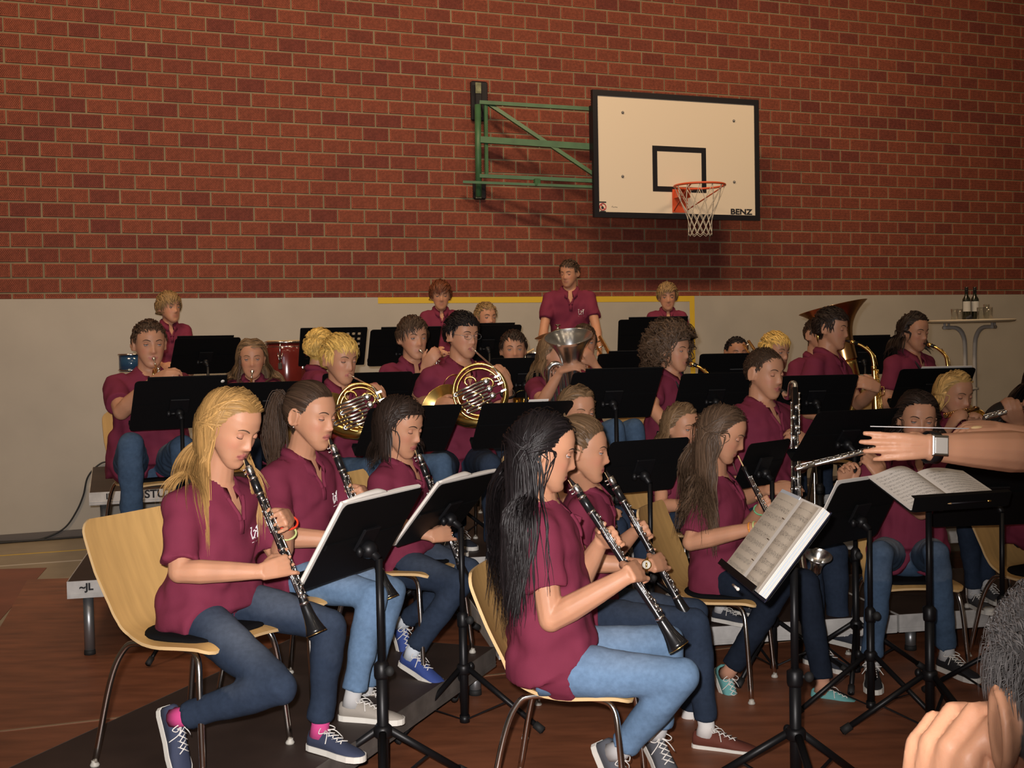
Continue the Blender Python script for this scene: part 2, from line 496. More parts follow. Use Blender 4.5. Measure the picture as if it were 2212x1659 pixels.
# ---- stage decks
def text_mesh(txt, size, sx=1.0, extrude=.0008, bold=0.0):
    cu = bpy.data.curves.new('t', 'FONT'); cu.body = txt; cu.size = size; cu.extrude = extrude
    cu.offset = bold; cu.align_x = 'CENTER'; cu.align_y = 'CENTER'
    o = bpy.data.objects.new('t', cu); COL.objects.link(o)
    bpy.context.view_layer.update()
    dg = bpy.context.evaluated_depsgraph_get()
    me = bpy.data.meshes.new_from_object(o.evaluated_get(dg))
    bpy.data.objects.remove(o); bpy.data.curves.remove(cu)
    me.transform(Matrix.Diagonal((sx, 1, 1, 1)))
    me.materials.clear()
    return me
def place_mesh(me, o, X, Y, N):
    me.transform(Matrix(((X[0], Y[0], N[0], o[0]), (X[1], Y[1], N[1], o[1]), (X[2], Y[2], N[2], o[2]), (0, 0, 0, 1))))
    return me
def deck(p, ang, L, Wd, h, label, group, writing=None, railmat=None):
    """p front-left corner, ang direction of the front edge, Wd depth away from the front edge"""
    X = dirv(ang); Y = A(-X[1], X[0], 0); p = A(p[0], p[1], 0)
    g = .006
    c = p+X*L/2+Y*Wd/2
    t = Thing('stage_deck', label, 'stage deck', c, group)
    b = MB(); b.box(c+UP*(h-.010), (L-2*g-.012, Wd-2*g-.012, .020), X, Y, UP); t.part('deck_board', b, M['deckwood'])
    b = MB(); rh = .088
    for s in (-1, 1):
        b.box(c+Y*s*(Wd/2-g-.012)+UP*(h-.001-rh/2), (L-2*g, .024, rh), X, Y, UP)
        b.box(c+X*s*(L/2-g-.012)+UP*(h-.001-rh/2), (.024, Wd-2*g-.048, rh), X, Y, UP)
        for q in (-.035, -.022):
            b.box(c+Y*s*(Wd/2-g+.0012)+UP*(h-.001-rh/2+q), (L-2*g, .0030, .004), X, Y, UP)
    fr = t.part('rail_frame', b, railmat or M['deckrail'])
    for sx_ in (-1, 1):
        for sy_ in (-1, 1):
            b = MB(); q = c+X*sx_*(L/2-.10)+Y*sy_*(Wd/2-.07)
            b.tube([q+UP*.006, q+UP*(h-.09)], .026, 14); lg = t.part('leg', b, M['deckleg'])
            b = MB(); b.lathe(q, UP, [(.029, .004), (.029, .018), (.027, .03)], 14); t.part('foot_cap', b, M['rubber'], lg)
    if writing:
        for txt, dx, size in writing:
            me = text_mesh(txt, size, 1.0, .0006, .002)
            place_mesh(me, p+X*dx-Y*(-g+.0036-.0036)+UP*(h-.034)-Y*.0008, X, UP, -Y)
            t.part('stencil_lettering', me, M['ink'], fr)
    return t
dA = dirv(degrees_ := math.degrees(atan2(.94, .35)))
# deck A: narrow fan deck under the three clarinets on the left
pa = A(-.09, 5.40, 0)-dA*2.0
deck((pa+A(-.94, .35, 0)*0)[:2]*1.0, degrees_, 2.0, 1.0, .20, 'low brown stage deck under the three left clarinet players', None, railmat=mat('deck_rail_dark', (.105, .092, .082), .6, var=.3, vscale=12))
for i in range(3):
    q = A(-.09, 5.50, 0)+dirv(10.5)*2.0*i
    deck(q, 10.5, 2.0, 1.0, .20, ['low stage deck behind the oboe player, left one of its row', 'low stage deck with white rail behind the seated flute player', 'low stage deck at the far right edge'][i], None,
         railmat=M['deckrail'])
for i in range(4):
    q = A(-2.29, 6.08, 0)+dirv(13)*2.0*i
    deck(q, 13, 2.0, 2.0, .40, ['middle-height stage deck with scribbled white rail behind the front left chair', 'middle-height stage deck under the horn players', 'middle-height stage deck under the saxophones', 'middle-height stage deck at right below the bar table'][i], None,
         [('~JL', .10, .05), ('.WR', .26, .045)] if i == 0 else None)
for i in range(5):
    q = A(-2.91, 8.19, 0)+dirv(18.5)*2.0*i
    deck(q, 18.5, 2.0, 1.9, .60, ['highest stage deck by the left wall with STUTU lettering', 'highest stage deck under the conga drum', 'highest stage deck under the drummers', 'highest stage deck under the boy behind the curly haired player', 'highest stage deck under the bar table'][i], None,
         [('IL', .135, .052), ('STUTU', .490, .078)] if i == 0 else None)
def deckz(x, y):
    p = A(x, y, 0)
    d = p-pa; u = d@dA; v = d@A(-dA[1], dA[0], 0)
    if 0 < u < 2 and 0 < v < 1: return .20
    for o_, an, L, Wd, h in (((-2.91, 8.19), 18.5, 10, 1.9, .6), ((-2.29, 6.08), 13, 8, 2.0, .4), ((-.09, 5.5), 10.5, 6, 1.0, .2)):
        X = dirv(an); Y = A(-X[1], X[0], 0); d = p-A(*o_, 0); u = d@X; v = d@Y
        if 0 <= u <= L and 0 <= v <= Wd: return h
    return .005

# ---- cable along the left wall
cb = MB()
def wc(x, y, off=.04):
    r = ray(x, y); k = ((W0+WN*off-CAM)@WN)/(r@WN); return CAM+r*k
P = smooth_path([wc(-60, 1172), wc(60, 1168), wc(100, 1161), wc(140, 1140), wc(165, 1105), wc(180, 1070), wc(190, 1030), wc(215, 1003), wc(240, 997), wc(300, 996)], 8)
cb.tube(P, .007, 8)
P = [p+A(0, -.03, -.0) for p in smooth_path([wc(-60, 1170), wc(60, 1170), wc(120, 1166), wc(200, 1160)], 8)]
for p in P: p[2] = .012
cb.tube(P, .008, 8)
solo('power_cable', cb, M['cordblack'], 'black cable looping up the grey wall behind the stage decks at left', 'cable', wc(60, 1168))

# ---- basketball backboard on its green swing arm
bo = .60                                             # board face distance from the wall
bs0, bs1 = .905, 2.80                                # measured on the wall plane, shrink by perspective
def onw(x, y, off):                                  # pixel -> point on the plane parallel to the wall at off
    r = ray(x, y); k = ((W0+WN*off-CAM)@WN)/(r@WN); return CAM+r*k
tl, br = onw(1279, 192, bo), onw(1641, 478, bo)
bc = (tl+br)/2; bc_s = (bc-W0)@WT; bcz = (onw(1460, 205, bo)[2]+onw(1460, 473, bo)[2])/2
BWd = abs((br-tl)@WT); BHt = onw(1460, 205, bo)[2]-onw(1460, 473, bo)[2]
bc = W0+WT*bc_s+WN*bo+UP*bcz
t = Thing('basketball_hoop', 'white basketball backboard with orange hoop and net on a green wall bracket', 'basketball hoop', wp(-.33, 3.4, .02))
b = MB(); b.box(bc-WN*.015, (BWd-.06, .028, BHt-.06), WT, WN, UP, bev=.0); t.part('backboard', b, M['boardwhite'])
b = MB(); fw = .050
for s in (-1, 1):
    b.box(bc+UP*s*(BHt/2-fw/2)-WN*.012, (BWd, .042, fw), WT, WN, UP)
    b.box(bc+WT*s*(BWd/2-fw/2)-WN*.012, (fw, .042, BHt-2*fw), WT, WN, UP)
b.box(bc-WT*(BWd/2-.03)-WN*.06+UP*.2, (.05, .06, .5), WT, WN, UP)
t.part('frame', b, M['black'])
# shooter's square
c0, c1 = onw(1409, 314, bo), onw(1526, 417, bo)
sw, sh = abs((c1-c0)@WT), onw(1467, 317, bo)[2]-onw(1467, 415, bo)[2]
sc_ = W0+WT*(((c0+c1)/2-W0)@WT)+WN*bo+UP*((onw(1467, 317, bo)[2]+onw(1467, 415, bo)[2])/2)
b = MB(); lw = .050
for s in (-1, 1):
    b.box(sc_+UP*s*(sh/2-lw/2), (sw, .003, lw), WT, WN, UP)
    b.box(sc_+WT*s*(sw/2-lw/2), (lw, .003, sh-2*lw), WT, WN, UP)
t.part('target_square', b, M['black'])
for x, y in ((1345, 243), (1585, 261), (1345, 381), (1586, 393)):
    b = MB(); q = onw(x, y, bo); b.lathe(q-WN*.002, WN, [(.014, 0), (.014, .005), (.008, .009), (.007, .016)], 10); t.part('bolt', b, M['deckleg'])
me = text_mesh('BENZ', .072, 1.36, .0008, .0022); place_mesh(me, onw(1601, 458, bo)+WN*.002, WT, UP, WN); t.part('maker_lettering', me, M['ink'])
b = MB(); q = onw(1302, 447, bo)+WN*.002
ring = [q+WT*cos(a)*.032+UP*sin(a)*.032 for a in np.linspace(0, 2*pi, 25)]
b.tube(ring, .004, 6); b.box(q, (.009, .003, .07), nz(WT+UP*.8), WN, nz(UP-WT*.8))
M['red'] = mat('sticker_red', (.5, .04, .05), .5)
lo = t.part('warning_sticker', b, M['red'])
b = MB(); b.box(q+UP*.045, (.07, .002, .010), WT, WN, UP); b.box(q-UP*.045, (.06, .002, .014), WT, WN, UP); b.ell(q-WT*.005-UP*.006, (.012, .003, .014), nu=10, nv=6)
b.tube([q+WT*.09+UP*.0, q+WT*.10+UP*.012, q+WT*.105, q+WT*.13+UP*.004, q+WT*.15], .0012, 4)
t.part('sticker_print', b, M['ink'], lo)
# rim, bracket, net
rc = onw(1480, 397, bo); rz = rc[2]-.0
hs_ = (onw(1478, 430, bo)-W0)@WT
RC = W0+WT*(hs_+.0)+WN*(bo+.375)+UP*rz
# centre the ring on its pixel
want = 1511; 
for _ in range(20):
    d = RC-CAM; x_ = 1106+FPX*(d@CR)/(d@FWD); RC = RC+WT*(want-x_)/235
for _ in range(20):
    d = RC-CAM; y_ = 829.5-FPX*(d@CU)/(d@FWD); RC = RC+UP*(y_-401)/230
rs = RC-WN*.375
b = MB(); b.tube([RC+WT*cos(a)*.232+WN*sin(a)*.232 for a in np.linspace(0, 2*pi, 49)], .0105, 8)
rim = t.part('rim', b, M['orange'])
b = MB(); b.box(rs-UP*.10+WN*.006, (.16, .012, .22), WT, WN, UP); b.box(rs+WN*.075-UP*.006, (.13, .15, .012), WT, WN, UP)
b.box(rs+WN*.045-UP*.04-WT*.06, (.012, .09, .07), WT, WN, UP); b.box(rs+WN*.045-UP*.04+WT*.06, (.012, .09, .07), WT, WN, UP)
for s in (-1, 1):
    b.tube([rs+WT*.065*s-UP*.19+WN*.012, RC+WT*.17*s+WN*.08-UP*.03, RC+WT*.17*s+WN*.14-UP*.004], .0062, 6)
t.part('rim_bracket', b, M['orange'])
b = MB()
nn = 12
levels = [(0, .228), (.14, .175), (.24, .130), (.31, .112), (.37, .107), (.43, .110)]
for k in range(nn):
    for par in (0, 1):
        pth = []
        for i, (dz, r) in enumerate(levels):
            a = 2*pi*(k+(.5*i if par == 0 else -.5*i)*1.0)/nn
            pth.append(RC-UP*(dz+.008)+WT*cos(a)*r+WN*sin(a)*r)
        b.tube(smooth_path(pth, 3), .0032 if par else .0030, 4)
    a0 = 2*pi*(k+.5)/nn; a1 = 2*pi*(k+1.5)/nn
    am = (a0+a1)/2
    b.tube([RC-UP*.438+WT*cos(a0)*.110+WN*sin(a0)*.110, RC-UP*(.462)+WT*cos(am)*.108+WN*sin(am)*.108, RC-UP*.438+WT*cos(a1)*.11+WN*sin(a1)*.11], .003, 4)
t.part('net', b, M['net'])
# swing arm
M['tagpaint'] = mat('flaking_green_paint', (.20, .22, .13), .6, var=.4, vscale=30)
def fr_(x, y, off): return onw(x, y, off)
for (x0, y0, x1, y1, w_) in ((1034, 176, 1036, 262, .165), (1035, 392, 1036, 431, .125)):
    b = MB(); p0, p1 = fr_(x0, y0, .03), fr_(x1, y1, .03); b.box((p0+p1)/2, (w_, .04, abs(p0[2]-p1[2])), WT, WN, UP, bev=.012)
    b.box(fr_((x0+x1)/2-2, (y0+y1)/2, .055), (w_*.38, .05, abs(p0[2]-p1[2])*.86), WT, WN, UP, bev=.01)
    wpl = t.part('wall_plate', b, M['black'])
    b = MB(); b.box(fr_((x0+x1)/2-2, y0+14 if x0 == 1034 else y1-14, .082), (.055, .008, .10), WT, WN, UP); t.part('hinge_plate', b, M['tagpaint'], wpl, label='pale flaking hinge plate')
AO = .30
def bar(x0, y0, x1, y1, o0, o1, w_):
    bb = MB(); p0, p1 = fr_(x0, y0, o0), fr_(x1, y1, o1); X = nz(p1-p0); N_ = nz(WN-X*(WN@X)); bb.box((p0+p1)/2, (np.linalg.norm(p1-p0), w_*.8, w_), X, N_, np.cross(X, N_)); return bb
for i, q in enumerate(((1032, 226, 1034, 425, .12, .12, .05), (1049, 222, 1051, 380, .14, .14, .03), (1036, 221, 1284, 236, .13, .52, .034), (1038, 302, 1284, 318, .13, .50, .058),
          (1055, 224, 1284, 378, .14, .52, .034), (1036, 380, 1286, 391, .14, .52, .034), (1000, 393, 1286, 404, .15, .55, .024))):
    bb = bar(*q)
    if i == 0:
        p0, p1 = fr_(1032, 226, .12), fr_(1034, 425, .12); bb = MB(); bb.tube([p0, p1], .030, 14)
    t.part('arm_bar', bb, M['green'])
b = MB(); q = fr_(1160, 394, .36); b.box(q, (.055, .05, .07), WT, WN, UP, bev=.006); t.part('clamp', b, M['green'])

# ---- bar table with bottles and glasses
tb = pt(2095, 712, 11.1); tb = A(tb[0], tb[1], .60)
t = Thing('bar_table', 'tall round white bar table with bottles on it at the right', 'table', tb)
TTOP = 1.58+27.0/233
b = MB(); b.lathe(tb+UP*(TTOP-.6), UP, [(.34, -.030), (.385, -.024), (.398, -.010), (.396, -.002), (.385, 0)], 48); t.part('tabletop', b, mat('table_top_beige', (.58, .50, .36), .45))
M['tablegrey'] = mat('table_leg_grey', (.48, .47, .45), .45)
for k in range(4):
    a = radians(20+90*k); d = A(cos(a), sin(a), 0); T = tb+UP*(TTOP-.6)
    pth = smooth_path([T+d*.30-UP*.07, T+d*.16-UP*.075, T+d*.085-UP*.14, T+d*.060-UP*.26, tb+d*.058+UP*.5, tb+d*.062+UP*.20, tb+d*.12+UP*.07, tb+d*.30+UP*.035], 5)
    b = MB(); b.tube(pth, .017, 10); lg = t.part('leg', b, M['tablegrey'])
    b = MB(); b.tube([T+d*.285-UP*.07, T+d*.285-UP*.025], .012, 8); b.lathe(tb+d*.30, UP, [(.02, 0), (.02, .03)], 10); t.part('leg_stud', b, M['tablegrey'], lg)
b = MB()
for hh in (.45, .25):
    b.lathe(tb+UP*hh, UP, [(.075, 0), (.075, .022)], 16)
t.part('cross_collar', b, M['tablegrey'])
zt = TTOP+.001
def tpos(x, dy=0.0, z=None):
    p = pt(x, 690, 11.1+dy); return A(p[0], p[1], zt)
M['label'] = mat('paper_label_grey', (.50, .50, .47), .7)
for x, dy, side in ((2088, 0, 'left'), (2106, .04, 'right')):
    p = tpos(x, dy)
    t = Thing('wine_bottle', '%s dark wine bottle with a pale blank label on the bar table' % side, 'bottle', p, 'wine bottles on the bar table')
    b = MB(); b.lathe(p, UP, [(.030, 0), (.036, .004), (.0365, .17), (.034, .19), (.018, .218), (.0145, .24), (.0145, .285), (.0165, .288), (.0165, .298), (.012, .300)], 24); t.part('glass_body', b, M['bottle'])
    b = MB(); b.lathe(p+UP*.245, UP, [(.0155, 0), (.0155, .054), (.012, .056)], 16); t.part('foil_capsule', b, M['black'])
    b = MB(); 
    rr = .0371; an = np.linspace(radians(-165), radians(-25), 12)
    r0 = [p+A(cos(a)*rr, sin(a)*rr, .075) for a in an]; r1 = [p+A(cos(a)*rr, sin(a)*rr, .168) for a in an]
    b.loft([r0, r1], False, False, False); t.part('label', b, M['label'])
for x, dy, h_, r_, lab in ((2062, -.02, .10, .032, 'clear drinking glass left of the wine bottles'), (2073, .05, .10, .030, 'clear drinking glass just left of the bottles, second from the left'), (2118, -.05, .11, .033, 'small clear glass jug right of the bottles'),
                     (2134, .0, .11, .042, 'wide clear glass at the right end of the bar table'), (2131, .12, .14, .026, 'taller clear glass behind the wide one')):
    p = tpos(x, dy)
    b = MB(); b.lathe(p, UP, [(.001, 0), (r_*.8, 0), (r_*.95, .004), (r_, h_), (r_-.0018, h_), (r_*.93-.0015, .008), (.001, .006)], 20, cap=False)
    solo('drinking_glass', b, M['glass'], lab, 'glass', p, None)
p = tpos(2094, -.14)
b = MB(); b.plate([(-.03, 0), (.03, 0), (.02, .03)], p, A(1, 0, 0), UP, A(0, .3, .95), .02)
solo('folded_card', b, M['black'], 'small dark folded card in front of the wine bottles', 'card', p)

# ================================================================== CHAIRS
def make_chair(label):
    t = Thing('stacking_chair', label, 'chair', (0, 0, 0))
    prof = smooth_path([A(-.322, .838, 0), A(-.307, .78, 0), A(-.260, .66, 0), A(-.212, .55, 0), A(-.186, .50, 0), A(-.150, .466, 0), A(-.095, .452, 0), A(0, .443, 0), A(.12, .450, 0), A(.19, .452, 0), A(.235, .440, 0)], 4)
    prof = [p*A(1, .962, 1) for p in prof]
    n = len(prof); ts = np.linspace(0, 1, n)
    wid = np.interp(ts, [0, .03, .08, .2, .42, .55, .72, .92, .97, 1], [.165, .188, .198, .203, .180, .178, .205, .200, .19, .165])
    conc = np.interp(ts, [0, .3, .5, .65, 1], [.020, .022, .006, -.010, -.012])
    rings_t = []; K = 15
    us = np.linspace(-1, 1, K)
    front = []; back = []
    for i, p in enumerate(prof):
        tg = nz(prof[min(i+1, n-1)]-prof[max(i-1, 0)]); nr = A(-tg[1], tg[0], 0)   # normal in (y,z): towards sitter
        if nr[0] < 0 and i < n//2: nr = -nr
        if nr[1] < 0 and i >= n//2: nr = -nr
        fr = []; bk = []
        for u in us:
            lift = conc[i]*abs(u)**2.2
            y = p[0]+nr[0]*(lift); z = p[1]+nr[1]*(lift)
            fr.append(A(u*wid[i], y+nr[0]*.0055, z+nr[1]*.0055)); bk.append(A(u*wid[i], y-nr[0]*.0055, z-nr[1]*.0055))
        front.append(fr); back.append(bk)
    b = MB()
    b.loft(front, False, False, False); b.loft(back, False, False, False)
    sh = t.part('seat_shell', b, M['ply'])
    b = MB()
    loopf = [r[0] for r in front]+front[-1][1:-1]+[r[-1] for r in front[::-1]]+front[0][1:-1][::-1]
    loopb = [r[0] for r in back]+back[-1][1:-1]+[r[-1] for r in back[::-1]]+back[0][1:-1][::-1]
    b.loft([loopf, loopb], True, False, False); t.part('shell_edge', b, M['plyedge'], sh)
    b = MB()
    out = rrect(.33, .33, .09, 5)
    for hh, sc in ((.0, 1), (.010, 1.0), (.016, .95)):
        pass
    rr = []
    for hh, sc in ((.434, .98), (.441, 1), (.448, .98), (.452, .90)):
        rr.append([A(a*sc, .045+c*sc, hh+.010*abs(a/.165)**2.2*-1+.002) for a, c in out])
    b.loft(rr, True, True, True); t.part('seat_pad', b, M['padblack'], sh)
    for s in (-1, 1):
        mid = A(s*.165, .02, .412)
        rear = smooth_path([mid, A(s*.168, -.095, .412), A(s*.180, -.145, .388), A(s*.200, -.190, .28), A(s*.225, -.245, .008)], 5)
        front_ = smooth_path([mid, A(s*.168, .115, .412), A(s*.182, .172, .388), A(s*.200, .192, .28), A(s*.220, .215, .008)], 5)
        for nm, q in (('leg', rear), ('leg', front_)):
            b = MB(); b.tube(q, .0105, 12); lg = t.part(nm, b, M['chrome'])
            b = MB(); b.lathe(q[-1]*A(1, 1, 0), UP, [(.015, 0), (.016, .006), (.011, .014), (.011, .02)], 12); t.part('glide', b, M['glide'], lg)
    b = MB(); b.tube([A(-.168, -.09, .412), A(.168, -.09, .412)], .009, 8); b.tube([A(-.168, .11, .412), A(.168, .11, .412)], .009, 8); t.part('crossbar', b, M['chrome'])
    return t.o
chair_proto = None
def chair(x, y, z, face, label):
    global chair_proto
    if chair_proto is None:
        o = make_chair(label); chair_proto = o
    else:
        o = dup_tree(chair_proto); o['label'] = label
    o.location = (x, y, z); o.rotation_euler = (0, 0, radians(face-90))
    o['group'] = 'beech plywood stacking chairs'
    return o

# ================================================================== MUSIC STANDS
def stand(px, py, Z, yaw, tilt, label, W=.50, H=.34, base=None, perf=False, sheet=None, folder=None, legyaw=20, pole_dx=0.0, leg_r=.34, hub=.22, fat=1.0, lip=True, desk_c=None):
    c = pt(px, py, Z) if desk_c is None else np.asarray(desk_c, float)
    nh = dirv(yaw); t_ = radians(tilt)
    u = UP*cos(t_)-nh*sin(t_)             # up the desk
    r = A(-nh[1], nh[0], 0)
    nrm_ = nz(nh*cos(t_)+UP*sin(t_))      # playing side
    foot = A(c[0], c[1], 0)-nh*(.035+.02)
    foot[2] = deckz(foot[0], foot[1]) if base is None else base
    t = Thing('music_stand', label, 'music stand', foot)
    b = MB()
    ol = rrect(W, H, .022, 4)
    if not perf:
        b.plate(ol, c-nrm_*.0015, r, u, nrm_, .003)
        b.box(c-nrm_*.004+u*.0, (W*.96, .005, .022), r, nrm_, u)
    else:
        nx, ny = 10, 6; mx, my = .035, .032
        xs = [-W/2]+sum([[-W/2+mx+(W-2*mx)*(i+.5)/nx-.0125, -W/2+mx+(W-2*mx)*(i+.5)/nx+.0125] for i in range(nx)], [])+[W/2]
        ys = [-H/2]+sum([[-H/2+my+(H-2*my)*(i+.5)/ny-.0125, -H/2+my+(H-2*my)*(i+.5)/ny+.0125] for i in range(ny)], [])+[H/2]
        for side in (-1, 1):
            for i in range(len(xs)-1):
                for j in range(len(ys)-1):
                    hole = i % 2 == 1 and j % 2 == 1
                    P = lambda a, q: c+r*a+u*q+nrm_*.0014*side
                    if not hole:
                        b.add([P(xs[i], ys[j]), P(xs[i+1], ys[j]), P(xs[i+1], ys[j+1]), P(xs[i], ys[j+1])], [(0, 1, 2, 3)], 0, False)
                    else:
                        cx, cy = (xs[i]+xs[i+1])/2, (ys[j]+ys[j+1])/2; rr = .0118
                        n8 = 12
                        inner = [P(cx+rr*cos(a), cy+rr*sin(a)) for a in np.arange(n8)*2*pi/n8]
                        sq = []
                        for a in np.arange(n8)*2*pi/n8:
                            m_ = max(abs(cos(a)), abs(sin(a))); sq.append(P(cx+.0125*cos(a)/m_, cy+.0125*sin(a)/m_))
                        b.loft([inner, sq], True, False, False, 0, False)
        b.tube([c+r*a+u*q for a, q in rrect(W, H, .01, 2)]+[c+r*(W/2)+u*(H/2-.01)], .0022, 5)
    dk = t.part('desk', b, M['blackdesk'])
    if lip:
        b = MB(); bot = c-u*(H/2-.004)
        b.box(bot+nrm_*.028, (W*.97, .056, .003), r, nrm_, u); b.box(bot+nrm_*.055+u*.010, (W*.97, .003, .022), r, nrm_, u)
        t.part('ledge', b, M['blackdesk'], dk)
    # neck and pole
    jt = c-nrm_*.035-u*.03
    top = A(foot[0], foot[1], jt[2]-.03)
    b = MB(); b.tube([c-nrm_*.003-u*.02, jt, top], [.017, .017, .013], 10); b.ell(jt, .026*fat)
    b.box(c-nrm_*.012, (.10, .012, .09), r, nrm_, u, bev=.003)
    b.tube([jt, jt+r*.05], .008, 8); b.ell(jt+r*.055, (.014, .014, .018))
    t.part('swivel_joint', b, M['blackmetal'])
    zl = foot[2]+(top[2]-foot[2])*.56
    b = MB(); b.cone(top, A(foot[0], foot[1], zl-.03), .0105*fat, n=12); t.part('upper_pole', b, M['blackmetal'])
    b = MB(); b.cone(A(foot[0], foot[1], zl), foot+UP*.035, .0155*fat, n=14); b.lathe(A(foot[0], foot[1], zl-.045), UP, [(.019*fat, 0), (.021*fat, .01), (.021*fat, .05), (.012, .062)], 14)
    b.lathe(foot, UP, [(.010, .018), (.019*fat, .022), (.019*fat, .05)], 14)
    lp = t.part('lower_pole', b, M['blackmetal'])
    b = MB(); q = A(foot[0], foot[1], zl-.012); dk_ = dirv(yaw+160); b.tube([q, q+dk_*.04], .006, 8); b.ell(q+dk_*.046, (.016, .016, .018)); t.part('clamp_knob', b, M['rubber'], lp)
    b = MB(); hb = foot+UP*(hub+.02)
    b.lathe(hb-UP*.02, UP, [(.020*fat, 0), (.026*fat, .006), (.026*fat, .034), (.020*fat, .042)], 14)
    kd = dirv(legyaw+75); b.tube([hb, hb+kd*.045], .006, 8); b.ell(hb+kd*.05, (.014, .014, .018))
    t.part('leg_collar', b, M['blackmetal'])
    for k in range(3):
        d = dirv(legyaw+120*k)
        e = foot+d*leg_r+UP*.014; s0 = foot+UP*(hub+.02)+d*.026
        b = MB(); b.cone(s0, e, .0105*fat, n=10); lg = t.part('leg', b, M['blackmetal'])
        b = MB(); dd = nz(e-s0); b.tube([e-dd*.045, e-dd*.004], [.0145*fat, .0155*fat], 10); t.part('rubber_foot', b, M['rubber'], lg)
        b = MB(); mid = s0+(e-s0)*.52; b.box((foot+UP*.035+d*.012+mid)/2, (np.linalg.norm(mid-foot-UP*.035-d*.012), .012, .005), mid-foot-UP*.035-d*.012, np.cross(UP, d), None or nz(np.cross(mid-foot, np.cross(UP, d))))
        b.ell(mid, .009*fat, nu=8, nv=6)
        t.part('brace', b, M['blackmetal'], lg)
    return dict(c=c, r=r, u=u, n=nrm_, W=W, H=H, foot=foot)

# ================================================================== PEOPLE
def voxel_mesh(mb, size, smooth=2, name='m'):
    me = mb.mesh(name)
    o = bpy.data.objects.new('tmp', me); COL.objects.link(o)
    md = o.modifiers.new('r', 'REMESH'); md.mode = 'VOXEL'; md.voxel_size = size; md.adaptivity = 0
    if smooth:
        sm = o.modifiers.new('s', 'SMOOTH'); sm.factor = .5; sm.iterations = smooth
    dg = bpy.context.evaluated_depsgraph_get(); dg.update()
    out = bpy.data.meshes.new_from_object(o.evaluated_get(dg))
    bpy.data.objects.remove(o); bpy.data.meshes.remove(me)
    out.name = name
    return out
def get_co(me):
    n = len(me.vertices); a = np.empty(n*3); me.vertices.foreach_get('co', a); return a.reshape(-1, 3)
def set_co(me, c):
    me.vertices.foreach_set('co', c.ravel()); me.update()
def get_no(me):
    n = len(me.vertices); a = np.empty(n*3); me.vertex_normals.foreach_get('vector', a); return a.reshape(-1, 3)
def smooth_all(me):
    me.polygons.foreach_set('use_smooth', [True]*len(me.polygons))
def set_col(me, col):
    at = me.color_attributes.new('Col', 'FLOAT_COLOR', 'POINT')
    c = np.ones((len(me.vertices), 4)); c[:, :3] = col; at.data.foreach_set('color', c.ravel())
def wob(P, seed, freq, amp, n=5):
    """smooth pseudo-noise"""
    g = np.random.default_rng(seed); out = np.zeros(len(P))
    for i in range(n):
        k = g.normal(size=3); k /= np.linalg.norm(k); f = freq*(.6+g.random()*.9)
        k2 = g.normal(size=3); k2 /= np.linalg.norm(k2)
        out += np.sin(P@k*f+g.random()*6.28+1.3*np.sin(P@k2*f*.6+g.random()*6))
    return out*amp/n**.5

HZ = [-.121, -.117, -.110, -.098, -.080, -.060, -.040, -.020, 0, .025, .050, .075, .095, .108, .1145, .1165]
HW = [.004, .018, .028, .039, .050, .058, .0645, .0705, .0725, .0735, .0715, .064, .051, .034, .016, .003]
HF = [.058, .070, .077, .081, .083, .084, .085, .086, .087, .089, .087, .076, .058, .034, .010, -.006]
HB = [-.050, -.045, -.036, -.020, .000, .032, .068, .092, .099, .101, .099, .090, .074, .052, .030, .012]
def head_pts(fem=.5, cheek=0.0):
    zs = np.concatenate([np.linspace(-.1205, -.09, 9)[:-1], np.linspace(-.09, .045, 46)[:-1], np.linspace(.045, .1162, 18)])
    na = 72; rings = []
    an = np.arange(na)*2*pi/na
    # denser in front
    an = an-.35*np.sin(an*1.0-pi/2+pi/2)*0
    for z in zs:
        w = np.interp(z, HZ, HW); f = np.interp(z, HZ, HF); b = np.interp(z, HZ, HB)
        yc = (f-b)/2; ry = (f+b)/2
        ca, sa = np.cos(an), np.sin(an)
        e = 2.25
        k = (np.abs(ca)**e+np.abs(sa)**e)**(-1/e)
        x = w*ca*k; y = yc+ry*sa*k
        fr = np.clip((y-yc)/ry, 0, 1)**1.0*(np.sin(an) > 0)
        G = lambda x0, z0, sx, sz: np.exp(-((x-x0)/sx)**2-((z-z0)/sz)**2)
        dy = 0
        # nose
        nh_ = np.interp(z, [-.052, -.046, -.038, -.030, -.012, .008, .020], [0, .006, .021, .0225, .013, .005, 0])
        ns = np.interp(z, [-.046, -.034, -.012, .01], [.011, .0105, .0085, .0085])
        dy = dy+nh_*np.exp(-(x/ns)**2)
        dy = dy+.0075*(G(.0125, -.037, .0065, .007)+G(-.0125, -.037, .0065, .007))
        # sockets, brows, cheeks
        for s in (-1, 1):
            dy = dy-.0085*G(s*.031, .001, .015, .0095)
            dy = dy+.0035*G(s*.028, .021, .020, .007)
            dy = dy+.004*G(s*.043, -.028, .018, .018)
            dy = dy+cheek*G(s*.045, -.055, .02, .02)
        dy = dy+.0062*G(0, -.0605, .017, .0045)+.0072*G(0, -.0715, .015, .0050)-.0015*G(0, -.066, .02, .0018)
        dy = dy-.0035*G(0, -.083, .02, .006)+.0055*G(0, -.103, .016, .012)
        dy = dy-.002*G(0, -.053, .004, .006)
        y = y+dy*fr
        rings.append(np.stack([x, y, np.full(na, z)], 1))
    return rings
HEADR = {0: head_pts(), 1: head_pts(cheek=.006)}
def face_y(x, z):
    w = np.interp(z, HZ, HW); f = np.interp(z, HZ, HF); b = np.interp(z, HZ, HB)
    yc = (f-b)/2; ry = (f+b)/2; e = 2.25
    return yc+ry*(max(1-(abs(x)/w)**e, 0))**(1/e)

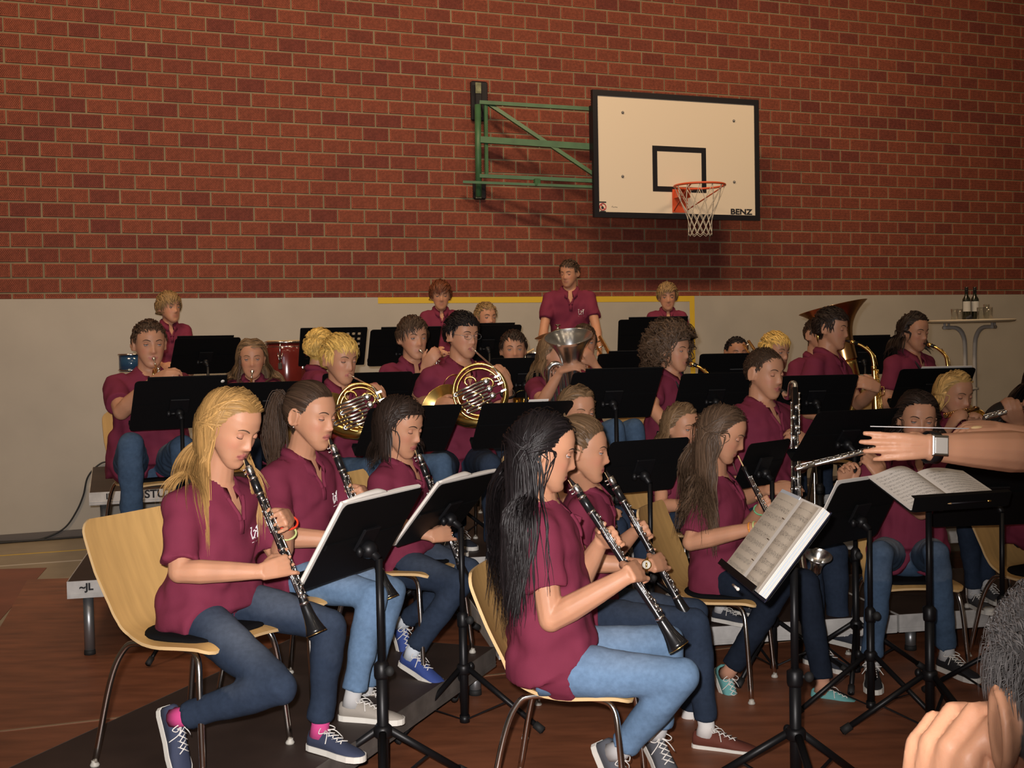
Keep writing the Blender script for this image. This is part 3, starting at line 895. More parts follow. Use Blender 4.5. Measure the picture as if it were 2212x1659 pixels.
def axes_from(yaw, pitch, roll):
    f = dirv(yaw); r = np.cross(f, UP)
    p = radians(pitch)                      # pitch up positive
    f2 = f*cos(p)+UP*sin(p); u2 = UP*cos(p)-f*sin(p)
    q = radians(roll)
    r3 = r*cos(q)+u2*sin(q); u3 = u2*cos(q)-r*sin(q)
    return r3, f2, u3
def ik(S, W, l1, l2, pole):
    d = W-S; D = np.linalg.norm(d); D2 = min(D, (l1+l2)*.998); u = d/D
    if D > (l1+l2)*.998: W = S+u*D2
    a = (l1*l1-l2*l2+D2*D2)/(2*D2); h = sqrt(max(l1*l1-a*a, 0))
    pd = pole-u*(pole@u); pd = nz(pd)
    return S+u*a+pd*h, W
def chain(K, d, bulge, L, c):
    """three segments, start direction d, curling away from bulge by c at each joint"""
    pts = [K]; ang = 0; p = K
    bn = nz(bulge-d*(bulge@d))
    for i, f in enumerate((.44, .31, .25)):
        ang += c[i]
        p = p+(d*cos(ang)-bn*sin(ang))*L*f; pts.append(p)
    return pts
def to_target(K, T, bulge, L):
    v = T-K; D = np.linalg.norm(v)
    if D > L*.985: return [K, K+v/D*L*.44, K+v/D*L*.75, K+v/D*L]
    lo, hi = 0.0, 1.35
    d0 = A(1, 0, 0); b0 = A(0, 0, 1)
    for _ in range(24):
        c = (lo+hi)/2; e = chain(A(0, 0, 0), d0, b0, L, (c, c, c))[-1]
        if np.linalg.norm(e) > D: lo = c
        else: hi = c
    ch = chain(A(0, 0, 0), d0, b0, L, (c, c, c)); e = nz(ch[-1])
    u = nz(v); bn = nz(bulge-u*(bulge@u))
    ex = e; ez = A(-e[2], 0, e[0])
    if ez[2] < 0: ez = -ez
    return [K+u*(q@ex)+bn*(q@ez) for q in ch]
def hand(mb, Wr, d, n, side, s, curl=.5, spread=1.0, tips=None, thumb=None, length=None):
    """Wr wrist, d direction wrist->knuckles, n back-of-hand normal; side +1: index lies towards np.cross(n,d)*side"""
    d = nz(d); n = nz(n-d*(n@d)); a = nz(np.cross(n, d))*side
    pl = .088*s
    L = [.074*s, .082*s, .076*s, .060*s]; off = [.030, .0105, -.0095, -.028]; back = [0, .003, 0, -.008]
    Ks = [Wr+d*(pl+back[i]*s)+a*off[i]*s*spread+n*(.002 if i in (1, 2) else -.001)*s for i in range(4)]
    for i, K in enumerate(Ks):
        st = Wr+a*off[i]*.55*s
        mb.tube([st-d*.01*s, (st+K)/2+n*.002, K], [.0150*s, .0145*s, .0112*s], 8)
    mb.ell(Wr+d*.045*s-n*.004*s, (.034*s, .040*s, .013*s), a, d, n, 12, 8)
    for i, K in enumerate(Ks):
        if tips is not None and tips[i] is not None: ch = to_target(K, tips[i], n, L[i])
        else:
            cc = curl[i] if isinstance(curl, (list, tuple)) else curl
            ch = chain(K, nz(d+a*(.10-.07*i)*spread), n, L[i], (cc*.8, cc*1.1, cc*.8))
        mb.tube(ch, [.0095*s, .0088*s, .0080*s, .0068*s], 8)
        mb.ell(ch[-1], .0069*s, nu=8, nv=6)
        mb.ell(K, .0105*s, nu=8, nv=6)
    b0 = Wr+d*.018*s+a*.024*s-n*.006*s
    T = thumb if thumb is not None else Wr+d*.085*s+a*.055*s-n*.025*s
    v = T-b0; D = np.linalg.norm(v); T = b0+v/D*min(D, .098*s)
    m1 = b0+(T-b0)*.42+a*.012*s; m2 = b0+(T-b0)*.74+a*.008*s
    mb.tube([b0, m1, m2, T], [.0155*s, .0125*s, .0105*s, .0082*s], 8); mb.ell(T, .0083*s, nu=8, nv=6)
    return Ks

def strands(name, H, Hc, hs, style, n, col, seed=1, length=.3, wid=.0022, S=14, part=0.0, grav=.25, curl=0.0, caps=(), tie=None, back=.25, front_y=0.0, var=.3, flow=None, lift=.0, facelim=.030, bang=None, minz=-.075, spread=.0):
    n = int(n*(.60 if hs and wid < .0023 and style != 'short' else .46)); wid = wid*(1.28 if wid < .0023 else 1.42); S = max(4, int(S*.82)) if S > 5 else S
    g = np.random.default_rng(seed)
    Rm = np.stack(H, 0)                     # rows: x,y,z axes; local = (p-Hc)@Rm.T/hs
    ds = []
    while len(ds) < n:
        v = g.normal(size=(n*3, 3)); v /= np.linalg.norm(v, axis=1)[:, None]
        c = A(0, -.008, .022); R = A(.0755, .096, .0925)
        p = c+v*R
        z = p[:, 2]
        ylim = np.interp(z, [-.08, -.06, -.03, -.01, .02, .045, .06, .078, .09], [-.035, -.028, -.016, .006, .030, .040, .050+front_y, .070+front_y, .2])
        ok = (p[:, 1] < ylim) & (z > minz)
        if style == 'short': ok &= ~((np.abs(p[:, 0]) > .050) & (z < .024) & (p[:, 1] > -.036))
        ds = p[ok]
        if len(ds) >= n: ds = ds[:n]
        else: n = min(n, len(ds)); ds = ds[:n]
    P = ds.copy(); N = len(P)
    c = A(0, -.008, .022); R = A(.0755, .096, .0925)
    layer = g.random(N)**1.2
    out0 = (P-c)/R; out0 /= np.linalg.norm(out0, axis=1)[:, None]
    down = (A(0, 0, -1)@Rm.T)
    L = length*(.75+.35*g.random(N)) if np.isscalar(length) else length[0]+(length[1]-length[0])*g.random(N)
    sgn = np.where(P[:, 0] > part+.008*g.normal(size=N), 1.0, -1.0)
    if style == 'long':
        fl = np.stack([sgn*1.0, np.full(N, -back)-6*np.clip(-P[:, 1]-.02, 0, .08)-22*np.clip(P[:, 1]-.015, 0, .055), np.full(N, -.25)], 1)
    elif style == 'short':
        f_ = A(0, 1, 0) if flow is None else np.asarray(flow, float)
        fl = np.tile(f_, (N, 1))+A(.0, 0, 0); lowm = P[:, 2] < .055
        fl[lowm] = A(0, -.15, -1.0)
    elif style == 'curly':
        fl = out0*1.0+A(0, 0, .1)
    elif style == 'tie':
        fl = np.asarray(tie)-P
    fl = fl+g.normal(size=(N, 3))*(.035 if style != 'short' else .22)
    D = fl-out0*np.sum(fl*out0, 1)[:, None]*(1.0 if style != 'curly' else .2)
    D /= np.linalg.norm(D, axis=1)[:, None]+1e-9
    D = D+out0*lift; D /= np.linalg.norm(D, axis=1)[:, None]
    offs = (.004+.012*layer)*(1.0 if style in ('long', 'curly') else .55)*(1 if style == 'long' else 1+spread)
    path = [P+out0*0.001]
    st = L/S
    capl = [((np.asarray(a)-Hc)@Rm.T/hs, (np.asarray(b_)-Hc)@Rm.T/hs, r/hs) for a, b_, r in caps]
    cur = P.copy(); offs_full = offs
    ph1 = g.random(N)*6.28; 
    for k in range(S):
        offs = offs_full*(1+spread*np.clip((.055-cur[:, 2])/.12, 0, 1)) if style == 'long' else offs_full
        if style == 'tie':
            v = np.asarray(tie)-cur; dist = np.linalg.norm(v, axis=1)[:, None]
            D = v/(dist+1e-6)+out0*.0
            o_ = (cur-c)/R; o_ /= np.linalg.norm(o_, axis=1)[:, None]
            D = D-o_*np.minimum(np.sum(D*o_, 1), 0)[:, None]
            D /= np.linalg.norm(D, axis=1)[:, None]+1e-9
            stp = np.minimum(.014, dist[:, 0])[:, None]
        else:
            gg = grav*(k+1)/S*2 if style == 'long' else grav
            gg = min(gg, .85)
            if style == 'long': gg = np.where(cur[:, 2] < -.005, .62, np.where(cur[:, 1] > .02, .04, .10))[:, None]
            D = D*(1-gg)+down*gg
            if style != 'curly':
                o_ = (cur-c)/R; o_ /= np.linalg.norm(o_, axis=1)[:, None]; near = (cur[:, 2] > -.005)[:, None]
                D = np.where(near, D-o_*np.sum(D*o_, 1)[:, None], D); D /= np.linalg.norm(D, axis=1)[:, None]+1e-9
            if style == 'long' and tie is None:
                pass
            D = D+g.normal(size=(N, 3))*(.018 if style != 'curly' else .35)
            D /= np.linalg.norm(D, axis=1)[:, None]+1e-9
            stp = st[:, None]
        cur = cur+D*stp
        # keep out of the head
        q = (cur-c)/(R+offs[:, None]); rr = np.linalg.norm(q, axis=1)
        m_ = rr < 1
        if style in ('long', 'short'): m_ = m_ | (cur[:, 2] > (-.005 if style == 'long' else -.2))
        cur[m_] = c+(q[m_]/rr[m_][:, None])*(R+offs[m_][:, None])
        if style == 'curly':
            v = cur-A(0, -.03, .0); dd = np.linalg.norm(v*A(1, 1, .9), axis=1); mx2 = .125+.045*layer; m_ = dd > mx2
            cur[m_] = A(0, -.03, .0)+v[m_]*(mx2/dd)[m_][:, None]
        if style in ('long', 'curly'):
            jw = A(0, .022, -.055); jr = A(.064, .070, .068)
            q = (cur-jw)/(jr+offs[:, None]*.8); rr = np.linalg.norm(q, axis=1); m_ = rr < 1
            cur[m_] = jw+(q[m_]/rr[m_][:, None])*(jr+offs[m_][:, None]*.8)
            fm_ = (cur[:, 2] < .072) & (cur[:, 2] > -.13) & (cur[:, 1] > facelim)
            cur[fm_, 1] = facelim-.012*layer[fm_]+(cur[fm_, 1]-facelim)*.40
            mx_ = np.maximum(np.abs(cur[:, 0]), .066); cur[:, 0] = np.where(fm_, np.sign(cur[:, 0]+1e-9)*mx_, cur[:, 0])
        if style == 'short' and bang is None:
            fm_ = (cur[:, 2] < .058) & (cur[:, 1] > .045); cur[fm_, 2] = .058+.4*(cur[fm_, 2]-.058)
        for a, b_, r in capl:
            ab = b_-a; tt = np.clip((cur-a)@ab/(ab@ab), 0, 1)
            cl = a+tt[:, None]*ab; v = cur-cl; dd = np.linalg.norm(v, axis=1); rad = r+offs*.8
            m_ = dd < rad
            cur[m_] = cl[m_]+v[m_]/dd[m_][:, None]*rad[m_][:, None]
        w_ = cur.copy()
        if curl:
            ph = ph1+k*1.15
            amp = curl*(min(1, (k+1)/4) if style == 'curly' else min(1, max(0, k-3)/7))
            w_ = w_+amp*np.stack([np.cos(ph), np.sin(ph*.9), np.sin(ph+1)], 1)
        path.append(w_)
    P = np.stack(path, 1)                   # N,S+1,3
    K = P.shape[1]
    W_ = (Hc+(P*hs)@Rm)
    T = np.gradient(W_, axis=1); T /= np.linalg.norm(T, axis=2)[..., None]+1e-9
    C = W_-(Hc+(c*hs)@Rm); sd = np.cross(T, C); sd /= np.linalg.norm(sd, axis=2)[..., None]+1e-9
    nr = np.cross(sd, T)
    prof = np.interp(np.linspace(0, 1, K), [0, .1, .6, 1], [.8, 1, .95, .12])[None, :, None]*wid*hs
    wr = prof*(.7+.6*g.random(N))[:, None, None]
    a = W_+sd*wr; b_ = W_-sd*wr; t_ = W_+nr*wr*.7
    vs = np.stack([a, t_, b_], 2).reshape(-1, 3)      # N,K,3
    idx = np.arange(N*K*3).reshape(N, K, 3)
    f1 = np.stack([idx[:, :-1, 0], idx[:, :-1, 1], idx[:, 1:, 1], idx[:, 1:, 0]], -1).reshape(-1, 4)
    f2 = np.stack([idx[:, :-1, 1], idx[:, :-1, 2], idx[:, 1:, 2], idx[:, 1:, 1]], -1).reshape(-1, 4)
    fs = np.concatenate([f1, f2])
    me = bpy.data.meshes.new(name)
    me.vertices.add(len(vs)); me.vertices.foreach_set('co', vs.ravel())
    me.loops.add(len(fs)*4); me.loops.foreach_set('vertex_index', fs.ravel())
    me.polygons.add(len(fs)); me.polygons.foreach_set('loop_start', np.arange(len(fs))*4)
    me.polygons.foreach_set('use_smooth', [True]*len(fs))
    me.update(calc_edges=True)
    cc = np.asarray(col)[None, :]*(1+var*(g.random((N, 1))*2-1))
    hi = g.random(N) < .12; cc[hi] *= 1.35
    set_col(me, np.repeat(cc, K*3, axis=0).clip(0, 1))
    return me
def merge_meshes(ms, name):
    bm = bmesh.new()
    for m_ in ms: bm.from_mesh(m_)
    me = bpy.data.meshes.new(name); bm.to_mesh(me); bm.free()
    for m_ in ms: bpy.data.meshes.remove(m_)
    return me

HAIRC = dict(blonde=(.36, .205, .07), ltblonde=(.55, .34, .12), ltbrown=(.17, .105, .055), brown=(.055, .032, .02), dkbrown=(.026, .016, .012),
             black=(.010, .0075, .008), red=(.115, .035, .015), grey=(.30, .27, .26), yellow=(.62, .40, .11), brownblond=(.12, .072, .038), midbrown=(.085, .052, .032), sandy=(.24, .15, .065), greyhair=(.105, .098, .096))
DEN = dict(dark=(.022, .034, .060), mid=(.055, .095, .16), light=(.12, .20, .32), navy=(.012, .018, .032), grey=(.05, .06, .075))

def person(label, Hc, N, P, psi, s=1.0, hyaw=None, hpitch=0, hroll=0, arms=None, legs=None, hair=None, hcol='brown', jeans='dark', fade=.0,
           vox=.006, wf=1.0, bulk=1.0, hs=1.0, eyes=.45, cheek=0, skin=(.50, .25, .148), logo=True, shoes=None, sleeve=.70, group=None, glasses=False,
           lips=(.42, .14, .12), hemr=1.0, seated=True, shirtm='polo', noface=False, ankle_skin=False, sock=None, hemdrop=.0, brow=None):
    Hc, N, P = map(np.asarray, (Hc, N, P))
    hyaw = psi if hyaw is None else hyaw
    f = dirv(psi); r = np.cross(f, UP)
    up = nz(N-P); ff = nz(f-up*(f@up)); rr = np.cross(ff, up); L = np.linalg.norm(N-P)
    hx, hy, hzv = axes_from(hyaw, hpitch, hroll); H = (hx, hy, hzv)
    t = Thing('person', label, 'person', A(P[0], P[1], deckz(P[0], P[1])), group)
    def hl(x, y, z): return Hc+(hx*x+hy*y+hzv*z)*hs
    # ---------- skeleton
    S = {'R': N-up*.075*s+rr*.150*s*wf, 'L': N-up*.075*s-rr*.150*s*wf}
    l1, l2 = .275*s, .245*s
    arms = arms or {}
    AR = {}
    for k, sg in (('R', 1), ('L', -1)):
        a = dict(arms.get(k, {}))
        Wt = a.get('w')
        if Wt is None: Wt = P+ff*.34*s+rr*sg*.10*s+up*.10*s
        pole = a.get('pole'); 
        if pole is None: pole = -up*1.0+rr*sg*.45-ff*.25
        if 'e' in a:
            E = np.asarray(a['e']); dE = np.linalg.norm(E-S[k])
            W_ = np.asarray(Wt)
        else: E, W_ = ik(S[k], np.asarray(Wt), l1, l2, nz(pole))
        a['E'], a['W'] = E, W_
        AR[k] = a
    # ---------- body
    b = MB()
    wr = N*.0
    nb = N-up*.03*s
    ht = hl(0, -.018, -.055)
    b.tube([N-up*.10*s, nb, lerp(nb, ht, .5)+f*.004, ht], [.082*s*bulk, .061*s*bulk, .054*s*(.6+.4*bulk), .052*s*(.5+.5*bulk)], 16)
    hr = [np.asarray([hl(*q) for q in ring]) for ring in HEADR[cheek]]
    b.loft(hr, True, True, True)
    for sg in (-1, 1):
        ec = (sg*.0755, -.008, -.006)
        an = np.linspace(0, 2*pi, 15)[:-1]
        ear = [hl(sg*(.077+.006*(np.cos(q)*.5+.5)+.004), -.012-.017*np.cos(q), -.004+.030*np.sin(q)-.004*np.cos(q)) for q in an]
        b.tube(ear+[ear[0]], .0042*hs, 6)
        b.ell(hl(sg*.0785, -.012, -.006), (.0062*hs, .0165*hs, .029*hs), hx, hy, hzv, 10, 8)
        b.ell(hl(sg*.078, -.002, -.028), (.006*hs, .008*hs, .009*hs), hx, hy, hzv, 8, 6)
    st = [(.60, .08, .06), (.68, .12, .08), (.78, .145, .095), (.90, .130, .075), (1.0, .062, .055)]
    rings = []
    an = np.arange(20)*2*pi/20
    for q, w, d_ in st:
        rings.append(P+up*q*L+ff*.01*s+np.outer(np.cos(an), rr)*w*s*wf*bulk**.5+np.outer(np.sin(an), ff)*d_*s*bulk**.5)
    b.loft(rings)
    for k, sg in (('R', 1), ('L', -1)):
        a = AR[k]; E, W_ = a['E'], a['W']; q = s*bulk**.6*a.get('thick', 1.0)
        b.tube([S[k], lerp(S[k], E, .5), E], [.047*q, .043*q, .0375*q], 12)
        b.ell(E, .0375*q)
        pth = [E, lerp(E, W_, .25), lerp(E, W_, .6), lerp(E, W_, .9), W_]
        n_ = a.get('n'); 
        if n_ is None: n_ = -ff*.2+rr*sg+up*.5
        d_ = a.get('d'); 
        if d_ is None: d_ = nz(W_-E)
        flat = nz(np.cross(n_, W_-E))
        b.tube(pth, [.037*q, .0405*q, .034*q, .0265*q, .0255*q], 12, ref=flat, asp=[1, 1, .92, .78, .74])
        hside = a.get('side'); 
        if hside is None: hside = 1 if k == 'R' else -1
        a['K'] = hand(b, W_, d_, n_, hside, s*a.get('hscale', 1.0)*1.0, a.get('curl', .55), a.get('spread', 1.0), a.get('tips'), a.get('thumb'))
    me = voxel_mesh(b, vox*(1.2 if vox < .005 else 1.3), 2, 'body')
    co = get_co(me); q = ((co-Hc)@np.stack(H, 1))/hs
    col = np.tile(np.asarray(skin), (len(co), 1))
    mot = 1+.05*wob(co, 3, 60, 1)
    col = col*mot[:, None]
    x, y, z = q[:, 0], q[:, 1], q[:, 2]
    rosy = np.exp(-((np.abs(x)-.042)/.018)**2-((z+.032)/.018)**2)*(y > .03)
    nose = np.exp(-(x/.012)**2-((z+.036)/.012)**2)*(y > .08)
    k_ = np.clip(rosy*.32+nose*.25, 0, 1)[:, None]; col = col*(1-k_)+np.asarray((.55, .18, .13))*k_
    zc = -.066+.0035*np.cos(x/.024*pi)*0
    up_e = -.0575+.002*np.cos(x/.009)-.30*np.abs(x)*.6; lo_e = -.0785+.012*(np.abs(x)/.024)**2
    lm = (np.abs(x) < .0235) & (z < up_e+.001) & (z > lo_e) & (y > .06)
    col[lm] = np.asarray(lips) if vox < .0056 else np.asarray(lips)*.45+np.asarray(skin)*.55
    ml = (np.abs(x) < .021) & (np.abs(z+.0662) < .0016) & (y > .06); col[ml] = (.20, .06, .05) if vox < .0056 else (.34, .14, .10)
    if hair is not None:
        ylim = np.interp(z, [-.08, -.06, -.03, -.01, .02, .045, .06, .078, .09], [-.040, -.030, -.020, -.002, .024, .036, .046, .064, .2])
        hm = (y < ylim) & (z > -.072) & (np.abs(x) < .083) & (y > -.112) & (z < .125)
        earm = (np.abs(x) > .0745) & (z < .035) & (z > -.045) & (y > -.036)
        hm &= ~earm
        col[hm] = np.asarray(HAIRC[hcol])*.8
    set_col(me, col); smooth_all(me)
    t.part('body', me, M['skin'])
    # ---------- eyes, brows
    if not noface:
        for sg in (-1, 1):
            b = MB(); ec = hl(sg*.0310, .0712, .0010)
            R_ = .0112*hs
            b.ell(ec, R_, hx, hy, hzv, 16, 12, 0)
            b.ell(ec+hy*R_*.46, (R_*.54, R_*.59, R_*.54), hx, hy, hzv, 12, 8, 1)
            # upper lid: shell from the back over the top down to the opening
            op = eyes                                       # 0 closed .. 1 wide
            lo_a = radians(-31+85*max(op-.13, 0)*1.15); rings = []
            for al in np.linspace(radians(100), lo_a, 8):
                ring = []
                for be in np.linspace(-1.5, 1.5, 13):
                    al2 = al*(1-.28*(be/1.5)**2)+(.0)
                    ring.append(ec+(hx*sin(be)*cos(al2)*1.0+hy*cos(be)*cos(al2)+hzv*sin(al2))*R_*1.10)
                rings.append(ring)
            b.loft(rings, False, False, False, 2)
            b.tube(rings[-1], .0014*hs, 5, True, 3)
            rings = []
            for al in np.linspace(radians(-100), radians(-30), 5):
                rings.append([ec+(hx*sin(be)*cos(al*(1-.28*(be/1.5)**2))+hy*cos(be)*cos(al*(1-.28*(be/1.5)**2))+hzv*sin(al*(1-.28*(be/1.5)**2)))*R_*1.08 for be in np.linspace(-1.5, 1.5, 13)])
            b.loft(rings, False, False, False, 2)
            t.part('eye', b, [M['eyewhite'], M['iris'], M['skinp'], M['lash']])
            b = MB(); pth = []
            for xx, zz in ((.013, .0165), (.020, .0205), (.030, .0235), (.040, .0225), (.048, .0175)):
                pth.append(hl(sg*xx, face_y(xx, zz)+.0030, zz+.001))
            b.tube(smooth_path(pth, 3), [.0016*hs, .0023*hs, .0020*hs, .0008*hs], 6, ref=hzv, asp=.6)
            bc_ = np.asarray(HAIRC[brow or hcol])*.6+A(.02, .008, .005)
            nm = 'brow_%s' % (brow or hcol)
            if nm not in M: M[nm] = mat(nm, tuple(bc_), .8)
            t.part('eyebrow', b, M[nm])
    # ---------- shirt
    b = MB(); B2 = bulk
    hw = hemr
    st = [(-.17-hemdrop, .180*hw, .140*hw), (-.08, .184*hw, .140*hw), (.05, .172, .130), (.22, .155*B2**.3, .118), (.42, .153, .116), (.62, .158, .120), (.76, .166, .112), (.86, .162, .096), (.93, .125, .078), (1.0, .070, .062), (1.03, .058, .055)]
    rings = []; an = np.arange(28)*2*pi/28
    for q, w, d_ in st:
        e = 2.3; k2 = (np.abs(np.cos(an))**e+np.abs(np.sin(an))**e)**(-1/e)
        bel = .018*(B2-1)*4*np.exp(-((q-.25)/.25)**2)
        tl_ = (.085*s*np.clip(np.sin(an), -.2, 1) if seated else 0*an)*(1 if q < -.1 else (.8 if q < 0 else 0))
        rings.append(P+up*q*L+np.outer(tl_, up)+ff*(.006*s+bel)+np.outer(np.cos(an)*k2, rr)*w*s*wf*B2+np.outer(np.sin(an)*k2, ff)*(d_*s*B2+bel))
    b.loft(rings)
    Pk = {}
    hipj = {'R': P-up*.04*s+rr*.085*s*wf, 'L': P-up*.04*s-rr*.085*s*wf}
    legs = legs or {}
    for k, sg in (('R', 1), ('L', -1)):
        lg = legs.get(k)
        if lg is None:
            if seated:
                kn = hipj[k]+f*.40*s+r*sg*.03*s+UP*.0; fz = deckz(kn[0]+f[0]*.05, kn[1]+f[1]*.05)
                lg = (kn, A(kn[0]+f[0]*.02, kn[1]+f[1]*.02, fz+.085), f)
            else:
                fz = deckz(P[0], P[1]); tot = hipj[k][2]-fz
                kn = hipj[k]+f*.02-UP*tot*.50; lg = (kn, A(hipj[k][0]+r[0]*sg*.02, hipj[k][1]+r[1]*sg*.02, fz+.085), f+r*sg*.2)
        Pk[k] = lg
    if seated:
        for k in 'RL':
            kn = np.asarray(Pk[k][0]); b.tube([hipj[k]+up*.03, lerp(hipj[k], kn, .12), lerp(hipj[k], kn, .22)], [.108*s*wf**.5, .104*s, .098*s], 14)
    for k in 'RL':
        E = AR[k]['E']; q = s*(bulk**.8)
        b.ell(S[k]-up*.002, .061*q, nu=14, nv=10)
        b.tube([lerp(S[k], N, .35)-up*.01, S[k], lerp(S[k], E, .35), lerp(S[k], E, sleeve)], [.058*q, .063*q, .061*q, .062*q], 16)
    sv = max(.0098, vox*1.75)
    me = voxel_mesh(b, sv, 3, 'polo_shirt')
    co = get_co(me); no = get_no(me)
    tt = (co-P)@up/L
    amp = np.interp(tt, [-.2, .1, .35, .6, .9, 1.0], [.0022, .0045, .0055, .0035, .0018, .0005])*s
    sd_ = int(abs(Hc[0]*1000+Hc[1]*77)) % 9999
    Q = (co-P)@np.stack([rr, ff, up], 1)
    fold = wob(Q*A(1, 1, 2.1), sd_, 22, 1)+.6*wob(Q*A(1.2, 1, 1.0), sd_+5, 48, 1)
    fold = np.sign(fold)*np.abs(fold)**.8
    hemz = np.exp(-((tt+.17)/.03)**2)
    co = co+no*(fold*amp*1.8)[:, None]
    set_co(me, co)
    # neck opening
    bm = bmesh.new(); bm.from_mesh(me)
    dele = []
    nl = .150*s
    for fc in bm.faces:
        c_ = np.array(fc.calc_center_median()); v = c_-N; xx = v@rr; yy = v@ff; zz = v@up
        if yy > .01 and zz > -.115*s and abs(xx) < (zz+.115*s)*.42+.002 and zz < .06*s: dele.append(fc)
        elif zz > .010*s and xx*xx+yy*yy < (.085*s)**2: dele.append(fc)
    bmesh.ops.delete(bm, geom=dele, context='FACES'); bm.to_mesh(me); bm.free()
    smooth_all(me)
    sh = t.part('polo_shirt', me, M[shirtm])
    # under-neck skin is the body; collar
    b = MB(); col_r = []
    mh = 26
    for i in range(mh+1):
        u_ = i/mh; a_ = radians(90)+radians(14)+(2*pi-radians(28))*u_
        cx, cy = cos(a_), sin(a_)
        fr_k = max(0, cy)**1.5                       # 1 at front
        zb = -.020-.060*fr_k; rx, ry = .064+.012*fr_k, .062+.006*fr_k
        base = N+rr*cx*rx*s+ff*(cy*ry*s+.004*s+.020*s*fr_k)+up*(zb*s)
        topp = N+rr*cx*(.060)*s+ff*(cy*.060*s+.002*s+.014*s*fr_k)+up*((.026-.048*fr_k)*s)
        outp = N+rr*cx*(.078+.018*fr_k)*s+ff*(cy*.078*s+.010*s+.028*s*fr_k)+up*((-.012-.070*fr_k)*s)
        mid = (topp+outp)/2+nz(rr*cx+ff*cy)*.007*s+up*.004
        th_ = nz(rr*cx+ff*cy)*.0035
        col_r.append([base, topp-up*.001, topp+up*.003+th_*.5, mid+th_, outp+th_, outp-th_*.3, mid-th_*.4])
    b.loft(col_r, True, True, True)
    t.part('collar', b, M[shirtm], sh)
    bvh = BVHTree.FromPolygons([tuple(v) for v in get_co(me)], [tuple(p.vertices) for p in me.polygons])
    def hit0(xq, zq):
        o_ = N+up*zq*s+rr*xq*s+ff*.35; h_ = bvh.ray_cast(Vector(o_-t.loc), Vector(-ff), .5)
        return None if h_[0] is None else np.array(h_[0])+t.loc+ff*.002
    b = MB()
    for sg in (-1, 1):
        pts_ = [hit0(sg*((z_+.115)*.42+.008+.006*(z_ < -.11)), z_) for z_ in (-.125, -.105, -.085, -.065, -.045)]
        pts_ = [q for q in pts_ if q is not None]
        if len(pts_) > 2: b.tube(smooth_path(pts_, 3), .0085*s, 6, ref=ff, asp=1.0 if False else .9)
    pts_ = [hit0(0, z_) for z_ in (-.118, -.145, -.175)]
    if all(q is not None for q in pts_): b.tube(pts_, [.012*s, .0135*s, .0125*s], 6, ref=np.cross(up, ff), asp=.22)
    if b.n: t.part('placket', b, M[shirtm], sh)
    if logo:
        bvh = BVHTree.FromPolygons([tuple(v) for v in get_co(me)+0.0], [tuple(p.vertices) for p in me.polygons])
        # mesh was shifted to thing-local coordinates
        def hit(xq, zq):
            o_ = N-up*zq*s-rr*xq*s+ff*.35; h_ = bvh.ray_cast(Vector(o_-t.loc), Vector(-ff), 1.0)
            return None if h_[0] is None else np.array(h_[0])+t.loc+np.array(h_[1])*.0012
        b = MB(); ok = True
        x0, z0 = .085, .185
        for pth in ([(-.024, -.018), (-.020, -.022), (-.022, .0), (-.018, .022)], [(-.026, -.020), (-.015, -.021)], [(-.016, .022), (-.012, .014)],
                    [(-.008, -.004), (-.002, -.010), (.004, -.004), (-.004, .010), (-.008, .018), (.002, .020)],
                    [(.008, -.012), (.014, -.020), (.018, -.012), (.016, .002), (.014, .020)], [(.006, -.006), (.014, .002), (.022, -.022)], [(-.024, .033), (.022, .033)]):
            pp = [hit(x0+a, z0+q) for a, q in pth]
            if any(q is None for q in pp): ok = False; continue
            b.tube(pp, .0022*s if pth[0][1] != .033 else .0009, 4, ref=ff, asp=1)
        if b.n: t.part('chest_logo', b, M['white'], sh)
    # ---------- jeans
    b = MB()
    b.ell(P-up*.035*s, (.146*s*wf, .110*s, .108*s), rr, ff, up, 20, 12)
    thick = 1.0*bulk**.5
    for k, sg in (('R', 1), ('L', -1)):
        kn, anp, toe = [np.asarray(v, float) for v in Pk[k][:3]]
        b.tube([hipj[k]-ff*.03*s, lerp(hipj[k], kn, .35), lerp(hipj[k], kn, .8), kn], [.084*s*thick, .081*s*thick, .063*s*thick, .057*s*thick], 16)
        b.ell(kn, .0585*s*thick)
        cuff = lerp(kn, anp, .93)
        b.tube([kn, lerp(kn, anp, .3), lerp(kn, anp, .75), cuff], [.057*s*thick, .058*s*thick, .048*s*thick, .050*s*thick], 14)
    me = voxel_mesh(b, max(.0115, vox*2.1), 2, 'jeans')
    co = get_co(me); no = get_no(me); co = co+no*((wob(co, sd_+9, 30, 1)*.0028+wob(co, sd_+11, 70, 1)*.0016)*s)[:, None]
    set_co(me, co)
    base = np.asarray(DEN[jeans]) if isinstance(jeans, str) else np.asarray(jeans)
    col = np.tile(base, (len(co), 1))*(1+.10*wob(co, 4, 18, 1))[:, None]
    if fade:
        fd = np.zeros(len(co))
        for k in 'RL':
            kn, anp = np.asarray(Pk[k][0]), np.asarray(Pk[k][1])
            c_ = lerp(hipj[k], kn, .55); v = co-c_
            ax = nz(kn-hipj[k]); al = v@ax; rad = no@nz(UP+f*.7)
            fd = np.maximum(fd, np.exp(-(al/.16)**2)*np.clip(rad, 0, 1)*(np.linalg.norm(v-np.outer(al, ax), axis=1) < .12))
        fd = (fd*fade)[:, None]; col = col*(1-fd)+np.asarray((.40, .45, .52))*fd
    set_col(me, col.clip(0, 1)); smooth_all(me)
    jo = t.part('jeans', me, M['denim'])
    # ---------- shoes
    sc = shoes or {}
    for k, sg in (('R', 1), ('L', -1)):
        kn, anp, toe = [np.asarray(v, float) for v in Pk[k][:3]]
        shoe(t, anp, toe, s*sc.get('size', 1.0), sc.get('col', (.03, .035, .05)), sc.get('lace', True), lerp(kn, anp, .86), sock or sc.get('sock', (.5, .5, .5)), sc.get('toecap', False))
